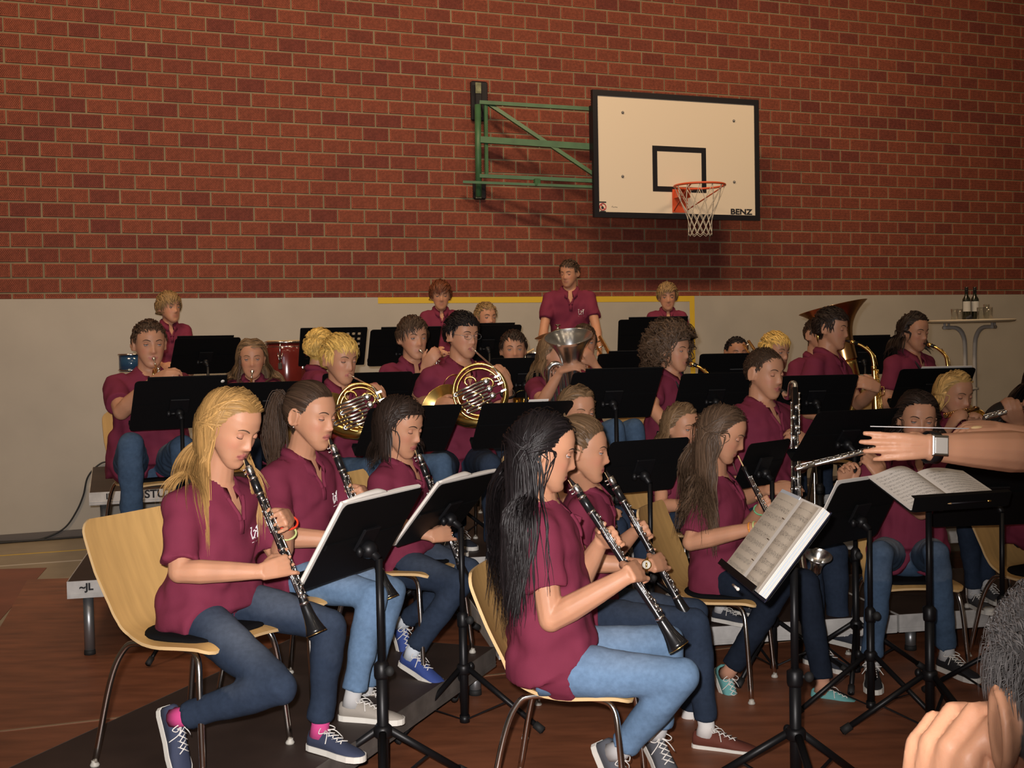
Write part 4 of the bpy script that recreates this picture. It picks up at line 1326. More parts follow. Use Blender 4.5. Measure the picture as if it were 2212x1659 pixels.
    # ---------- hair
    if hair is not None:
        caps = [(N-up*.06*s-rr*.13*s, N-up*.06*s+rr*.13*s, .070*s), (N, P, .120*s), (N+up*.05*s, hl(0, -.02, -.06), .052*s),
                (S['R'], AR['R']['E'], .062*s), (S['L'], AR['L']['E'], .062*s)]
        ms = []
        for i, h in enumerate(hair if isinstance(hair, list) else [hair]):
            h = dict(h); c_ = np.asarray(HAIRC[h.pop('col', hcol)]); ex = h.pop('extra', None)
            ms.append(strands('hair', H, Hc, hs, h.pop('style'), h.pop('n'), c_, caps=caps, seed=sd_+i, **h))
        ho = t.part('hair', merge_meshes(ms, 'hair'), M['hair'])
    if glasses:
        b = MB()
        for sg in (-1, 1):
            ring = [hl(sg*.032+.024*np.cos(a)*(1), .0925-.35*(abs(.032+.024*np.cos(a)*sg)-.03)**2*10, -.002+.015*np.sin(a)) for a in np.linspace(0, 2*pi, 21)]
            b.tube(ring, .0011, 6); b.tube([hl(sg*.056, .088, .004), hl(sg*.074, .06, .006), hl(sg*.079, -.005, .006)], .0011, 6)
        b.tube([hl(-.008, .094, .002), hl(0, .097, .005), hl(.008, .094, .002)], .0011, 6)
        t.part('glasses', b, M['deckleg'])
    t.H = H; t.hl = hl; t.AR = AR; t.S = S; t.f = ff; t.r = rr; t.up = up; t.mouth = hl(0, .092, -.066); t.N = N; t.P = P
    return t

def shoe(t, an, toe, s, colr, lace, shin, sockc, toecap):
    toe = np.asarray(toe, float); fw = nz(toe); sdv = nz(np.cross(fw, UP)); u = np.cross(sdv, fw)
    heel = an-u*.085*s-fw*.055*s
    key = 'shoe_%.3f_%.3f_%.3f' % tuple(colr)
    if key not in M: M[key] = mat('shoe_fabric', tuple(colr), .8, bump=.2, bscale=500)
    Ls = .265*s
    xs = [0, .03, .10, .25, .45, .65, .82, .93, .985, 1.0]
    wd = [.018, .028, .033, .034, .036, .043, .043, .033, .018, .006]
    ol = [heel+fw*x*Ls+sdv*w*s for x, w in zip(xs, wd)]+[heel+fw*x*Ls-sdv*w*s for x, w in zip(xs[::-1], wd[::-1])]
    b = MB(); b.loft([[p+u*z for p in ol] for z in (0, .012*s, .022*s)], True, True, True, smooth=False)
    rr = []
    hts = [.060, .070, .074, .078, .066, .048, .038, .030, .024, .020]
    b2 = MB()
    rings = []
    for x, w, h in zip(xs, wd, hts):
        c = heel+fw*(x*Ls*.985+.002)+u*.018*s; ww = w*.93*s; hh = (h-.018)*s
        ring = [c-sdv*ww*.95, c-sdv*ww, c-sdv*ww*.86+u*hh*.6, c-sdv*ww*.45+u*hh, c+sdv*ww*.45+u*hh, c+sdv*ww*.86+u*hh*.6, c+sdv*ww, c+sdv*ww*.95]
        rings.append(ring)
    b2.loft(rings, True, True, True)
    up_ = t.part('shoe', b2, M[key])
    t.part('sole', b, M['whiterub'], up_)
    kk = 'sock_%.2f_%.2f_%.2f' % tuple(sockc)
    if kk not in M: M[kk] = mat('sock_knit', tuple(sockc), .9)
    b = MB(); b.tube([an-u*.03*s-fw*.005, an+u*.01*s, lerp(an, shin, .8)], [.038*s, .033*s, .034*s], 12); t.part('sock', b, M[kk], up_)
    if lace:
        b = MB()
        for i in range(5):
            x = .30+.075*i; h = np.interp(x, xs, hts)*s; w = np.interp(x, xs, wd)*s*.45
            p = heel+fw*x*Ls+u*(h+.001)
            b.tube([p-sdv*w+fw*.012*s, p+u*.003, p+sdv*w-fw*.012*s], .0022*s, 5); b.tube([p+sdv*w+fw*.012*s, p+u*.003, p-sdv*w-fw*.012*s], .0022*s, 5)
        p = heel+fw*.29*Ls+u*(.081*s)
        for sg in (-1, 1):
            b.tube(smooth_path([p, p+sdv*sg*.02*s+u*.012*s, p+sdv*sg*.042*s+u*.0+fw*.01*s, p+sdv*sg*.025*s+fw*.02*s, p], 4), .002*s, 5)
            b.tube(smooth_path([p, p+sdv*sg*.02*s+fw*.03*s, p+sdv*sg*.046*s+fw*.045*s-u*.03*s], 4), .002*s, 5)
        t.part('laces', b, M['lace'], up_)
    if toecap:
        b = MB(); rings = []
        for x, w, h in zip(xs[6:], wd[6:], hts[6:]):
            c = heel+fw*(x*Ls*.985+.004)+u*.018*s; ww = w*.96*s; hh = (h-.014)*s
            rings.append([c-sdv*ww, c-sdv*ww*.86+u*hh*.6, c-sdv*ww*.45+u*hh, c+sdv*ww*.45+u*hh, c+sdv*ww*.86+u*hh*.6, c+sdv*ww])
        b.loft(rings, True, True, True); t.part('toe_cap', b, M['whiterub'], up_)

# ================================================================== INSTRUMENTS
def frame_axis(M_, B_, g):
    ax = nz(np.asarray(B_)-M_); g = nz(g-ax*(g@ax)); h = np.cross(ax, g)
    return ax, g, h
def clarinet(M_, B_, g, label, group=None, keymat='silver', detail=1):
    M_ = np.asarray(M_); L = np.linalg.norm(np.asarray(B_)-M_); ax, g, h = frame_axis(M_, B_, g)
    t = Thing('clarinet', label, 'clarinet', (M_+B_)/2, group); k = L/.665
    def at(u, a=0, b_=0): return M_+ax*u*L+g*a*k+h*b_*k
    b = MB(); n = 16
    rr = [(.0045, 0), (.0075, .02), (.0105, .05), (.0125, .085), (.013, .118)]
    rings = []
    for r, u in rr:
        an = np.arange(n)*2*pi/n; q = at(u); sq = .35+.65*min(1, u/.07)
        rings.append(q+np.outer(np.cos(an), g)*r*k*sq+np.outer(np.sin(an), h)*r*k)
    b.loft(rings); t.part('mouthpiece', b, M['ebony'])
    b = MB(); b.lathe(at(.045), ax, [(.0122*k, 0), (.0138*k, .002), (.0145*k, .030*k), (.0122*k, .032*k)], 16)
    for u in (.055, .078): b.tube([at(u, -.013, .0), at(u, -.020, .004)], .0022, 6); b.ell(at(u, -.022, .005), .004)
    t.part('ligature', b, M['silver'])
    b = MB(); b.box(at(.040, -.0082), (.045*k, .007*k, .0016), ax, h, g); t.part('reed', b, M['plyedge'])
    def tubeseg(name, prof, m='ebony'):
        b = MB(); b.lathe(M_, ax, [(r*k, u*L) for r, u in prof], 20); return t.part(name, b, M[m])
    tubeseg('barrel', [(.0135, .118), (.0155, .12), (.0150, .16), (.0155, .205), (.0135, .207)])
    tubeseg('upper_joint', [(.0130, .207), (.0132, .21), (.0130, .5), (.0145, .525), (.0145, .53)])
    tubeseg('lower_joint', [(.0142, .53), (.0140, .56), (.0138, .80), (.0160, .825), (.0165, .832)])
    tubeseg('bell', [(.0165, .832), (.0185, .85), (.0200, .88), (.0230, .915), (.0285, .95), (.0345, .98), (.0385, 1.0), (.0355, 1.0), (.0285, .985), (.017, .94), (.015, .90)])
    for u, r, m in ((.118, .0158, keymat), (.207, .0158, keymat), (.525, .0156, keymat), (.832, .0176, 'gold' if keymat == 'goldring' else keymat)):
        b = MB(); b.lathe(M_, ax, [(r*k*.85, (u-.007)*L), (r*k, (u-.006)*L), (r*k, (u+.006)*L), (r*k*.85, (u+.007)*L)], 18); t.part('ring', b, M[m])
    b = MB(); b.tube([at(1.0)+g*cos(a)*.0372*k+h*sin(a)*.0372*k for a in np.linspace(0, 2*pi, 25)], .0018*k, 5); t.part('bell_ring', b, M['gold'])
    # keywork
    b = MB()
    for i, u in enumerate((.285, .335, .385, .60, .65, .70)):
        b.tube([at(u, .0150)+h*cos(a)*.0075*k+ax*sin(a)*.0075*k for a in np.linspace(0, 2*pi, 13)], .0014*k, 5)
    for u, a, c_, r in ((.235, .010, .010, .006), (.25, .014, -.006, .005), (.31, .006, .0135, .005), (.36, .004, -.0145, .005), (.43, .013, .008, .006), (.46, .012, -.009, .006), (.57, .012, .010, .005),
                        (.745, .0155, 0, .0085), (.775, .012, .011, .008), (.735, .008, -.014, .007), (.80, .0155, .004, .0085)):
        c0 = at(u, a, c_); d = nz(g*a+h*c_); b.lathe(c0, d, [(r*k, 0), (r*k*1.05, .002), (r*k*.8, .005), (r*k*.3, .0058)], 12)
    for (u0, u1, a, c_) in ((.24, .50, .0105, .0130), (.27, .49, .0060, .0160), (.26, .47, .0100, -.0135), (.55, .80, .0090, .0150), (.57, .79, .0040, .0175), (.56, .78, .0095, -.0140), (.30, .42, -.004, .0165)):
        b.tube([at(u0, a, c_), at(u1, a, c_)], .0019*k, 6)
        for u in np.linspace(u0, u1, 4):
            b.tube([at(u, a*.6, c_*.6), at(u, a, c_)], .0016*k, 5); b.ell(at(u, a, c_), .0030*k, nu=8, nv=5)
    for u, a0, c0, a1, c1 in ((.24, .014, -.006, .012, .012), (.345, .0155, .0, .010, .014), (.46, .013, -.01, .012, .012), (.72, .015, .0, .009, .015), (.75, .008, -.015, .013, .01), (.67, .002, .019, .013, .006), (.69, .002, .021, .012, .008), (.655, -.002, -.02, .010, -.012)):
        b.tube([at(u, a0, c0), at(u+.006, (a0+a1)*.62, (c0+c1)*.62), at(u+.012, a1, c1)], [.0026*k, .0020*k, .0026*k], 6)
    for i, u in enumerate((.50, .515, .53, .545)):
        b.box(at(u, .006, -.0185-.003*(i % 2)), (.030*k, .004, .006), ax, g, h, bev=.001)
    for i, u in enumerate((.80, .812, .825, .838)):
        b.box(at(u-.15, .001, -.021), (.020*k, .004, .005), ax, g, h, bev=.001)
    t.part('keywork', b, M['silver'])
    return t
def oboe(M_, B_, g, label):
    M_ = np.asarray(M_); L = np.linalg.norm(B_-M_); ax, g, h = frame_axis(M_, B_, g)
    t = Thing('oboe', label, 'oboe', (M_+B_)/2)
    def at(u, a=0, b_=0): return M_+ax*u*L+g*a+h*b_
    b = MB(); b.tube([at(0), at(.05), at(.095)], [.0035, .0028, .0032], 8, ref=g, asp=[.3, .8, 1]); t.part('reed', b, M['plyedge'])
    for nm, pr in (('upper_joint', [(.006, .10), (.0105, .11), (.0085, .14), (.0095, .50)]), ('lower_joint', [(.0095, .50), (.0115, .51), (.0105, .55), (.0125, .84)]), ('bell', [(.0130, .84), (.014, .88), (.019, .95), (.020, .985), (.018, 1.0), (.012, 1.0)])):
        b = MB(); b.lathe(M_, ax, [(r, u*L) for r, u in pr], 16); t.part(nm, b, M['ebony'])
    b = MB(); G = np.random.default_rng(5)
    for c_, a in ((.012, .008), (-.012, .008), (.014, .002), (-.014, .001), (.004, .0135)):
        b.tube([at(.20, a, c_), at(.82, a*1.2, c_*1.15)], .0020, 6)
        for u in np.linspace(.2, .82, 9): b.ell(at(u, a*1.05, c_*1.05), .0034, nu=8, nv=5)
    for u in np.linspace(.22, .80, 13):
        c_ = .008*(-1)**int(u*40); c0 = at(u, .0115, c_*.5); b.lathe(c0, g, [(.0062, 0), (.0066, .002), (.004, .005), (.001, .0052)], 10)
    t.part('keywork', b, M['silver'])
    b = MB(); b.lathe(M_, ax, [(.0105, .495*L), (.0122, .50*L), (.0122, .512*L), (.0105, .517*L)], 14); t.part('ring', b, M['gold'])
    return t
def flute(M_, E0, E1, label, mt='silver', up=UP):
    """E0 crown end, E1 foot end"""
    E0, E1 = np.asarray(E0), np.asarray(E1); L = np.linalg.norm(E1-E0); ax, g, h = frame_axis(E0, E1, up)
    t = Thing('flute', label, 'flute', (E0+E1)/2)
    def at(u, a=0, b_=0): return E0+ax*u*L+g*a+h*b_
    b = MB(); b.lathe(E0, ax, [(.006, 0), (.0098, .002), (.0098, .33*L)], 16); b.lathe(at(.07), g, [(.013, .006), (.012, .0125), (.006, .0125)], 14); t.part('head_joint', b, M[mt])
    b = MB(); b.lathe(E0, ax, [(.0106, .33*L), (.0110, .335*L), (.0100, .35*L), (.0098, .88*L)], 16); t.part('body_tube', b, M[mt])
    b = MB(); b.lathe(E0, ax, [(.0108, .88*L), (.0108, .89*L), (.0098, .9*L), (.0098, L), (.0088, L)], 16); t.part('foot_joint', b, M[mt])
    b = MB()
    for i, u in enumerate(np.linspace(.39, .97, 14)):
        c0 = at(u, .0098, .002*(i % 3-1)); b.lathe(c0, g, [(.0078, .001), (.0082, .003), (.0082, .005), (.003, .0068)], 12)
    for a, c_ in ((.011, .011), (.006, .0145)):
        b.tube([at(.37, a, c_), at(.98, a, c_)], .002, 6)
        for u in np.linspace(.37, .98, 10): b.ell(at(u, a, c_), .0033, nu=8, nv=5)
    t.part('keywork', b, M[mt])
    return t
def bell_prof(r0, r1, L, n=14, pw=3.2):
    return [(r0+(r1-r0)*(u**pw), u*L) for u in np.linspace(0, 1, n)]
def bell_shell(b, o, ax, prof, n=36, th=.0015):
    outer = prof; inner = [(max(r-th, .001), h) for r, h in prof[::-1]]
    b.lathe(o, ax, outer+[(prof[-1][0]+.0018, prof[-1][1]+.001), (prof[-1][0]-.001, prof[-1][1]+.002)]+inner, n, cap=False)
def trumpet(M_, d, label, up=UP, L=.48, mt='brass', group=None):
    d = nz(d); u_ = nz(up-d*(up@d)); sd = np.cross(d, u_)
    t = Thing('trumpet', label, 'trumpet', M_+d*L/2, group); M_ = np.asarray(M_)
    b = MB(); b.lathe(M_, d, [(.0085, 0), (.0125, -.0), (.0135, .003), (.010, .015), (.005, .028), (.0048, .06), (.006, .085)], 14); t.part('mouthpiece', b, M['silver'])
    def q(x, y=0, z=0): return M_+d*x+sd*y+u_*z
    b = MB(); b.tube([q(.075), q(L-.04)], .0058, 10); b.tube(smooth_path([q(L-.04), q(L-.015, 0, -.01), q(L-.005, 0, -.04), q(L-.015, 0, -.07), q(L-.04, 0, -.08)], 4), .0058, 10)
    b.tube([q(L-.04, 0, -.08), q(.20, 0, -.08)], .0058, 10)
    b.tube(smooth_path([q(.15, .012, -.065), q(.11, .012, -.06), q(.095, .012, -.035), q(.11, .012, -.01), q(.15, .012, 0), q(.24, .012, 0)], 4), .0060, 10); t.part('tubing', b, M[mt])
    b = MB(); bell_shell(b, q(.24, .012, 0), d, bell_prof(.0065, .061, L-.24, 16, 4.5)); t.part('bell', b, M[mt])
    for i in range(3):
        x = .20+.026*i; b = MB(); b.cone(q(x, 0, -.115), q(x, 0, .012), .0088, n=12); b.lathe(q(x, 0, .012), u_, [(.0095, 0), (.0095, .006), (.003, .010), (.003, .028), (.009, .030), (.009, .033)], 12); t.part('valve', b, M['silver'])
    return t
def french_horn(C_, n, up, M_, label, R=.135, flip=1):
    """C_ centre of the coil, n towards the viewer, up in coil plane, M_ mouth"""
    n = nz(n); u_ = nz(up-n*(up@n)); sd = np.cross(u_, n)         # sd: viewer's right
    t = Thing('french_horn', label, 'french horn', C_)
    def q(x, y, z=0): return C_+sd*x+u_*y+n*z
    b = MB()
    b.tube([q(R*cos(a), R*sin(a)*1.06, 0) for a in np.linspace(0, 2*pi, 41)], .0075, 10, cap=False)
    b.tube([q(R*.86*cos(a), R*.9*sin(a), -.012) for a in np.linspace(radians(20), radians(330), 36)], .0065, 8)
    for (x, y, r, a0, a1, z) in ((-.02, -.045, .045, -180, 120, .01), (.03, -.075, .030, -200, 90, .006), (-.055, .05, .030, 0, 250, .004), (.035, .05, .035, -60, 180, -.006)):
        b.tube([q(x+r*cos(a), y+r*sin(a)*.8, z) for a in np.linspace(radians(a0), radians(a1), 18)], .0058, 8)
    t.part('coil', b, M['brass'])
    b = MB(); 
    sdir = nz(sd*-.86+u_*-.50); pdir = nz(u_*.86-sd*.5)
    for i, o_ in enumerate((.055, .020, -.018, -.055)):
        L = (.155, .12, .17, .13)[i]
        s0 = q(.035, .01)+pdir*o_+n*.018
        b.tube([s0, s0+sdir*L], .0062, 8)
        s1 = s0-pdir*.018; b.tube([s1, s1+sdir*L], .0062, 8)
        b.tube(smooth_path([s0+sdir*L, s0+sdir*(L+.014)-pdir*.004, s0+sdir*(L+.014)-pdir*.014, s1+sdir*L], 3), .0062, 8)
    t.part('valve_slides', b, M['silver'])
    for i, o_ in enumerate((.046, .004, -.038)):
        b = MB(); c0 = q(.052, .018)+pdir*o_; b.lathe(c0-n*.012, n, [(.0165, 0), (.018, .004), (.018, .034), (.015, .038), (.006, .040)], 16)
        l0 = c0+n*.01; b.tube([l0, l0-sdir*.045, l0-sdir*.058+n*.01], [.0022, .0022, .003], 6); b.box(l0-sdir*.065+n*.012, (.030, .011, .003), sdir, pdir, n)
        t.part('rotary_valve', b, M['silver'])
    b = MB()
    a0 = radians(55)
    path = [q(R*1.03*cos(a), R*1.08*sin(a), -.018-.0*i) for i, a in enumerate(np.linspace(radians(50), radians(-75), 16))]
    e = [q(.01, -R*1.17, -.025), q(-.05, -R*1.16, -.05), q(-.10, -R*1.05, -.085)]
    P = path+e
    b.tube(P, [.008, .012, .017, .023, .029, .036], 18, cap=False)
    bd = nz(e[-1]-e[-2]+u_*.05*0); 
    bell_shell(b, e[-1]-bd*.004, nz(bd*.8-n*.5+u_*.15), bell_prof(.036, .150, .15, 14, 2.6), 40)
    t.part('bell_flare', b, M['brass'])
    b = MB(); d = q(R*.45, R*.95, .012)-M_; dn = nz(d)
    b.tube(smooth_path([M_+dn*.05, M_+d*.6, q(R*.45, R*.95, .012), q(R*.75, R*.55, .014), q(.07, .06, .01)], 4), .0052, 8); t.part('leadpipe', b, M['silver'])
    b = MB(); b.lathe(M_-dn*.003, dn, [(.009, 0), (.0125, .001), (.012, .006), (.006, .035), (.005, .062)], 12); t.part('mouthpiece', b, M['silver'])
    return t
def sax(M_, d, label, n, L=.60, neckonly=False, bell_side=1, spread=.115):
    """alto saxophone: mouthpiece at M_, neck out along d then body down; n towards viewer"""
    d = nz(d*A(1, 1, 0)); t = Thing('saxophone', label, 'saxophone', M_+d*.1-UP*.3); M_ = np.asarray(M_)
    def q(x, z, y=0): return M_+d*x+UP*z+np.cross(UP, d)*y
    b = MB(); b.tube([q(-.005, .003), q(.03, -.004), q(.07, -.018)], [.006, .011, .012], 12, ref=UP, asp=[1, 1, 1]); t.part('mouthpiece', b, M['ebony'])
    b = MB(); b.tube([q(.025, -.003), q(.05, -.010)], [.0125, .0138], 12); t.part('ligature', b, M['gold'])
    P = smooth_path([q(.06, -.015), q(.10, -.035), q(.145, -.075), q(.160, -.13), q(.162, -.165)], 5)
    b = MB(); b.tube(P, [.0085, .0095, .0105, .0120, .0125], 14); b.lathe(q(.162, -.155), -UP, [(.0155, 0), (.0165, .004), (.0165, .022), (.014, .026)], 14); b.tube([q(.12, -.03), q(.17, -.09), q(.185, -.15)], .002, 6); b.ell(q(.118, -.04), (.008, .008, .005)); t.part('neck', b, M['brass'])
    bx = lambda u: q(.162+.02*u-.0, -.165-(L-.165)*u)
    b = MB(); b.tube([bx(0), bx(.3), bx(.7), bx(1.0)], [.014, .020, .030, .036], 18, cap=False); t.part('body_tube', b, M['brass'])
    e = bx(1.0); hor = nz(d*1.0+n*.3)
    P = smooth_path([e, e-UP*.035+hor*.018, e-UP*.055+hor*.06, e-UP*.035+hor*.102, e+hor*.118], 5)
    b = MB(); b.tube(P, [.036, .037, .038, .040, .042], 18, cap=False); t.part('bow', b, M['brass'])
    b = MB(); bd = nz(UP+hor*.28); bell_shell(b, P[-1]-bd*.003, bd, bell_prof(.042, .068, .15, 12, 2.0)+[]); 
    bell_shell(b, P[-1]+bd*.145, nz(bd+n*.25), [(.066, 0), (.070, .018), (.078, .034), (.064*1.0+.0, .034)][:3]); t.part('bell', b, M['brass'])
    b = MB()
    for i, u in enumerate(np.linspace(.05, .95, 13)):
        r = np.interp(u, [0, 1], [.010, .019]); sdv = nz(d*.9+n*(.5 if i % 2 else -.2)); c0 = bx(u)+sdv*np.interp(u, [0, .3, .7, 1], [.014, .020, .030, .036])
        b.lathe(c0, sdv, [(r, 0), (r*1.05, .003), (r*.95, .007), (r*.4, .009)], 14)
    for sdv in (nz(d+n), nz(d*.3+n), nz(d-n*.4)):
        p0, p1 = bx(.03)+sdv*.026, bx(.96)+sdv*.046; b.tube([p0, p1], .0026, 6)
        for u in np.linspace(0, 1, 9): b.ell(lerp(p0, p1, u), .0045, nu=8, nv=5)
    for u in (.25, .6): b.tube([bx(u)+d*.02, bx(u)+d*.05+n*.01, bx(u+.1)+d*.05+n*.01, bx(u+.13)+d*.03], .0028, 6)
    for s_ in (-1, 1): b.lathe(P[-1]+bd*.05+n*.048*1+d*.02*s_+UP*.03*s_, n, [(.018, 0), (.018, .006), (.01, .009)], 14)
    t.part('keywork', b, M['gold'])
    return t
def euphonium(C_, ax, label, Rb=.145, H=.62, n=None, mouth=None):
    """C_ centre of the bell mouth, ax pointing out of the bell"""
    ax = nz(ax); n = nz(n-ax*(n@ax)); sd = np.cross(ax, n)
    t = Thing('euphonium', label, 'euphonium', C_-ax*.3)
    b = MB(); bell_shell(b, C_-ax*.36, ax, bell_prof(.040, Rb, .36, 16, 3.4), 40); t.part('bell', b, M['silver'])
    def q(x, z, y=0): return C_+sd*x+ax*z+n*y
    b = MB(); P = smooth_path([q(0, -.36), q(0, -.50), q(-.02, -.60), q(-.075, -.635), q(-.125, -.60), q(-.135, -.50)], 5); b.tube(P, [.040, .036, .032, .028, .025, .022], 16)
    b.tube(smooth_path([q(-.135, -.50), q(-.135, -.22), q(-.120, -.17), q(-.09, -.155), q(-.065, -.18), q(-.06, -.30), q(-.06, -.48)], 5), [.022, .019, .016, .014], 14)
    b.tube(smooth_path([q(-.10, -.48), q(-.10, -.24), q(-.085, -.21), q(-.075, -.24), q(-.075, -.5)], 4), .009, 10)
    t.part('tubing', b, M['silver'])
    for i in range(4):
        b = MB(); c0 = q(-.035+.0*i, -.34-.035*i, .035); b.cone(c0-sd*.03, c0+sd*.07, .0145, n=14); b.lathe(c0+sd*.07, sd, [(.004, 0), (.004, .022), (.011, .024), (.011, .028)], 12); t.part('valve', b, M['silver'])
    if mouth is not None:
        b = MB(); b.tube(smooth_path([mouth, lerp(mouth, q(.02, -.28, -.05), .4), q(.02, -.28, -.05), q(.0, -.36, .03)], 4), [.006, .0065], 8); b.lathe(mouth, nz(q(.02, -.28, -.05)-mouth), [(.016, -.004), (.015, .006), (.007, .03)], 12); t.part('mouthpiece', b, M['silver'])
    return t
def clar_arms(M_, B_, f, r, s=1.0, tR=.60, tL=.37, side_out=1.0, eR=None, eL=None, rad=.0165):
    ax = nz(B_-M_); L = np.linalg.norm(B_-M_); g = nz(f-ax*(f@ax))
    r = nz(r-ax*(r@ax)-g*(r@g)); out = {}
    for k, sg, tc in (('R', 1, tR), ('L', -1, tL)):
        C_ = M_+ax*tc*L
        d = nz(-r*sg*.80+g*.42+ax*(.10 if k == 'R' else .15))
        K = C_+r*sg*.036*s+g*.026*s+ax*.01
        W_ = K-d*.086*s
        n = nz(g*.9+r*sg*.55)
        tips = [C_+ax*(-.045+.030*i)*s+g*rad-r*sg*.003 for i in range(4)]
        if k == 'R': tips[3] = tips[3]+ax*.005
        th = C_-ax*.030*s-g*rad*.9+r*sg*.0
        out[k] = dict(w=W_, d=d, n=n, tips=tips, thumb=th)
    if eR is not None: out['R']['e'] = eR
    if eL is not None: out['L']['e'] = eL
    return out
def head_from_mouth(Mp, yaw, pitch, roll=0, hs=1.0, fwd=.095):
    hx, hy, hz_ = axes_from(yaw, pitch, roll)
    return Mp-(hy*fwd-hz_*.066)*hs

# styles
def HLONG(n=620, length=.42, part=.012, seed=0, wid=.0024, **k): return dict(style='long', n=n, length=(length*.7, length), part=part, wid=wid, S=18, **k)
def HSHORT(n=1300, length=.030, wid=.0016, **k): return dict(style='short', n=n, length=(length*.6, length*1.2), wid=wid, S=5, grav=.10, **k)

# ================================================================== FRONT ROW
ONLY = None
def want(k): return ONLY is None or k in ONLY
# ---- chair 1 and the blonde girl
def chair_leg(px, py, z, face, lx, ly, label):
    p = gz(px, py, z); f = dirv(face); r = np.cross(f, UP)
    o_ = p-r*lx-f*ly
    return chair(o_[0], o_[1], z, face, label)
if want('A'):
    chair_leg(205, 1655, .20, -27, .225, -.245, 'beech stacking chair at the front left, its backrest uncovered beside the blonde girl')
    Mo = pt(529, 990, 3.96); Be = pt(684, 1368, 3.86)
    hy_ = -32
    arms = clar_arms(Mo, Be, dirv(-30), np.cross(dirv(-30), UP), .92, eR=pt(388, 1235, 3.83))
    pA = person('girl with long blonde hair playing a clarinet, front left, blue canvas shoes and pink socks', head_from_mouth(Mo, hy_, -24, 4, 1.06), pt(464, 1036, 4.05), pt(450, 1283, 4.08), -30, .93, bulk=1.10, wf=1.05, sleeve=.86,
           hyaw=hy_, hpitch=-24, hroll=4, arms=arms, legs={'R': (pt(604, 1484, 3.70), pt(390, 1550, 3.80), (.30, -.22, -.92)), 'L': (pt(712, 1348, 4.06), pt(692, 1572, 4.04), (.80, -.55, -.02))},
           hair=[HLONG(3300, .40, .0, back=.10, facelim=.022, var=.30, wid=.0018, spread=1.5)], hemdrop=.06, hcol='blonde', brow='brownblond', jeans='dark', fade=.15, vox=.0036, eyes=.12, hs=1.06,
           shoes=dict(col=(.035, .045, .085)), sock=(.55, .06, .22))
    clarinet(Mo, Be, dirv(-30)+UP*.4, 'clarinet played by the long-haired blonde girl at front left', 'clarinets')
if want('D'):
    Mo = pt(1230, 1032, 3.92); Be = pt(1466, 1398, 3.80)
    arms = clar_arms(Mo, Be, dirv(0), np.cross(dirv(0), UP), .98, tR=.565, tL=.36, eR=pt(1190, 1338, 3.79))
    pD = person('girl with long black hair playing a clarinet, front centre, light blue jeans', head_from_mouth(Mo, -2, -14, 0, 1.08), pt(1162, 1082, 3.99), pt(1184, 1402, 4.0), -3, 1.0, bulk=1.14, hemdrop=-.06, sleeve=.66,
           hyaw=-2, hpitch=-14, arms=arms, legs={'R': (pt(1472, 1462, 3.80), pt(1338, 1622, 3.92), (.35, -.3, -.8)), 'L': (pt(1440, 1388, 4.12), pt(1420, 1580, 4.15), (.3, -.75, -.5))},
           hair=[HLONG(4000, .54, .0, back=.30, facelim=.020, var=.4, wid=.0020, spread=2.8, curl=.007)], hcol='black', jeans='light', fade=.25, vox=.0036, eyes=.4, hs=1.08, shoes=dict(col=(.08, .085, .10)), logo=False)
    clarinet(Mo, Be, dirv(0)+UP*.5, 'clarinet with a gold bell ring played by the black-haired girl in front', 'clarinets', keymat='silver')
    o_ = chair_leg(1160, 1605, .004, -14, -.225, -.245, 'beech stacking chair under the long black-haired girl in the front')
    o_.location.x = pD.P[0]+.08; o_.location.y = pD.P[1]+.05

# ================================================================== EVERYONE ELSE
def auto(label, mouth, Z, psi, yaw, pitch=0, s=1.0, hs=1.03, roll=0, seated=True, base=None, mk=None, ch=None, N=None, P=None, lean=.03, neck=.128, tors=.47, **kw):
    """mouth pixel + depth -> a whole figure"""
    Mo = pt(mouth[0], mouth[1], Z)
    Hc = head_from_mouth(Mo, yaw, pitch, roll, hs)
    f = dirv(psi)
    if N is None: N = Hc-UP*neck*s*hs-f*.035*s
    z0 = deckz(Hc[0], Hc[1]) if base is None else base
    if P is None:
        P = N-UP*tors*s-f*lean
        if seated: P[2] = max(min(z0+.45+.085, N[2]-.38*s), N[2]-.54*s)
    arms = kw.pop('arms', None)
    t = person(label, Hc, N, P, psi, s, hyaw=yaw, hpitch=pitch, hroll=roll, arms=arms, seated=seated, hs=hs, **kw)
    if ch:
        p = P+f*.03
        chair(p[0], p[1], deckz(p[0]-f[0]*.1, p[1]-f[1]*.1) if base is None else base, psi, ch)
    return t, Mo
def W(x, y, Z): return pt(x, y, Z)
SHORT = lambda **k: [HSHORT(n=1500, **k)]

# ---- B: ponytail girl
Mo = pt(712, 946, 4.55); Be = pt(842, 1292, 4.45)
arms = clar_arms(Mo, Be, dirv(-28), np.cross(dirv(-28), UP), .94, eR=pt(604, 1160, 4.42))
tb_ = head_from_mouth(Mo, -30, -8, 2, 1.06)
pB = person('girl with brown ponytail and earring playing a clarinet, second from left in the front', tb_, pt(645, 978, 4.65), pt(640, 1212, 4.72), -28, .95, bulk=1.05, sleeve=.84,
            hyaw=-30, hpitch=-8, hroll=2, arms=arms, legs={'R': (pt(806, 1286, 4.42), pt(762, 1508, 4.38), (.95, -.22, -.02)), 'L': (pt(846, 1276, 4.65), pt(790, 1490, 4.7), (.9, -.3, -.05))},
            hair=[dict(style='tie', n=1500, tie=(0, -.125, .045), length=.25, wid=.0022, S=16, var=.3), dict(style='long', n=10, length=.01)], hcol='brown', jeans='light', fade=.25, vox=.0038, eyes=.3, hs=1.06,
            shoes=dict(col=(.33, .30, .26)), hemdrop=.03)
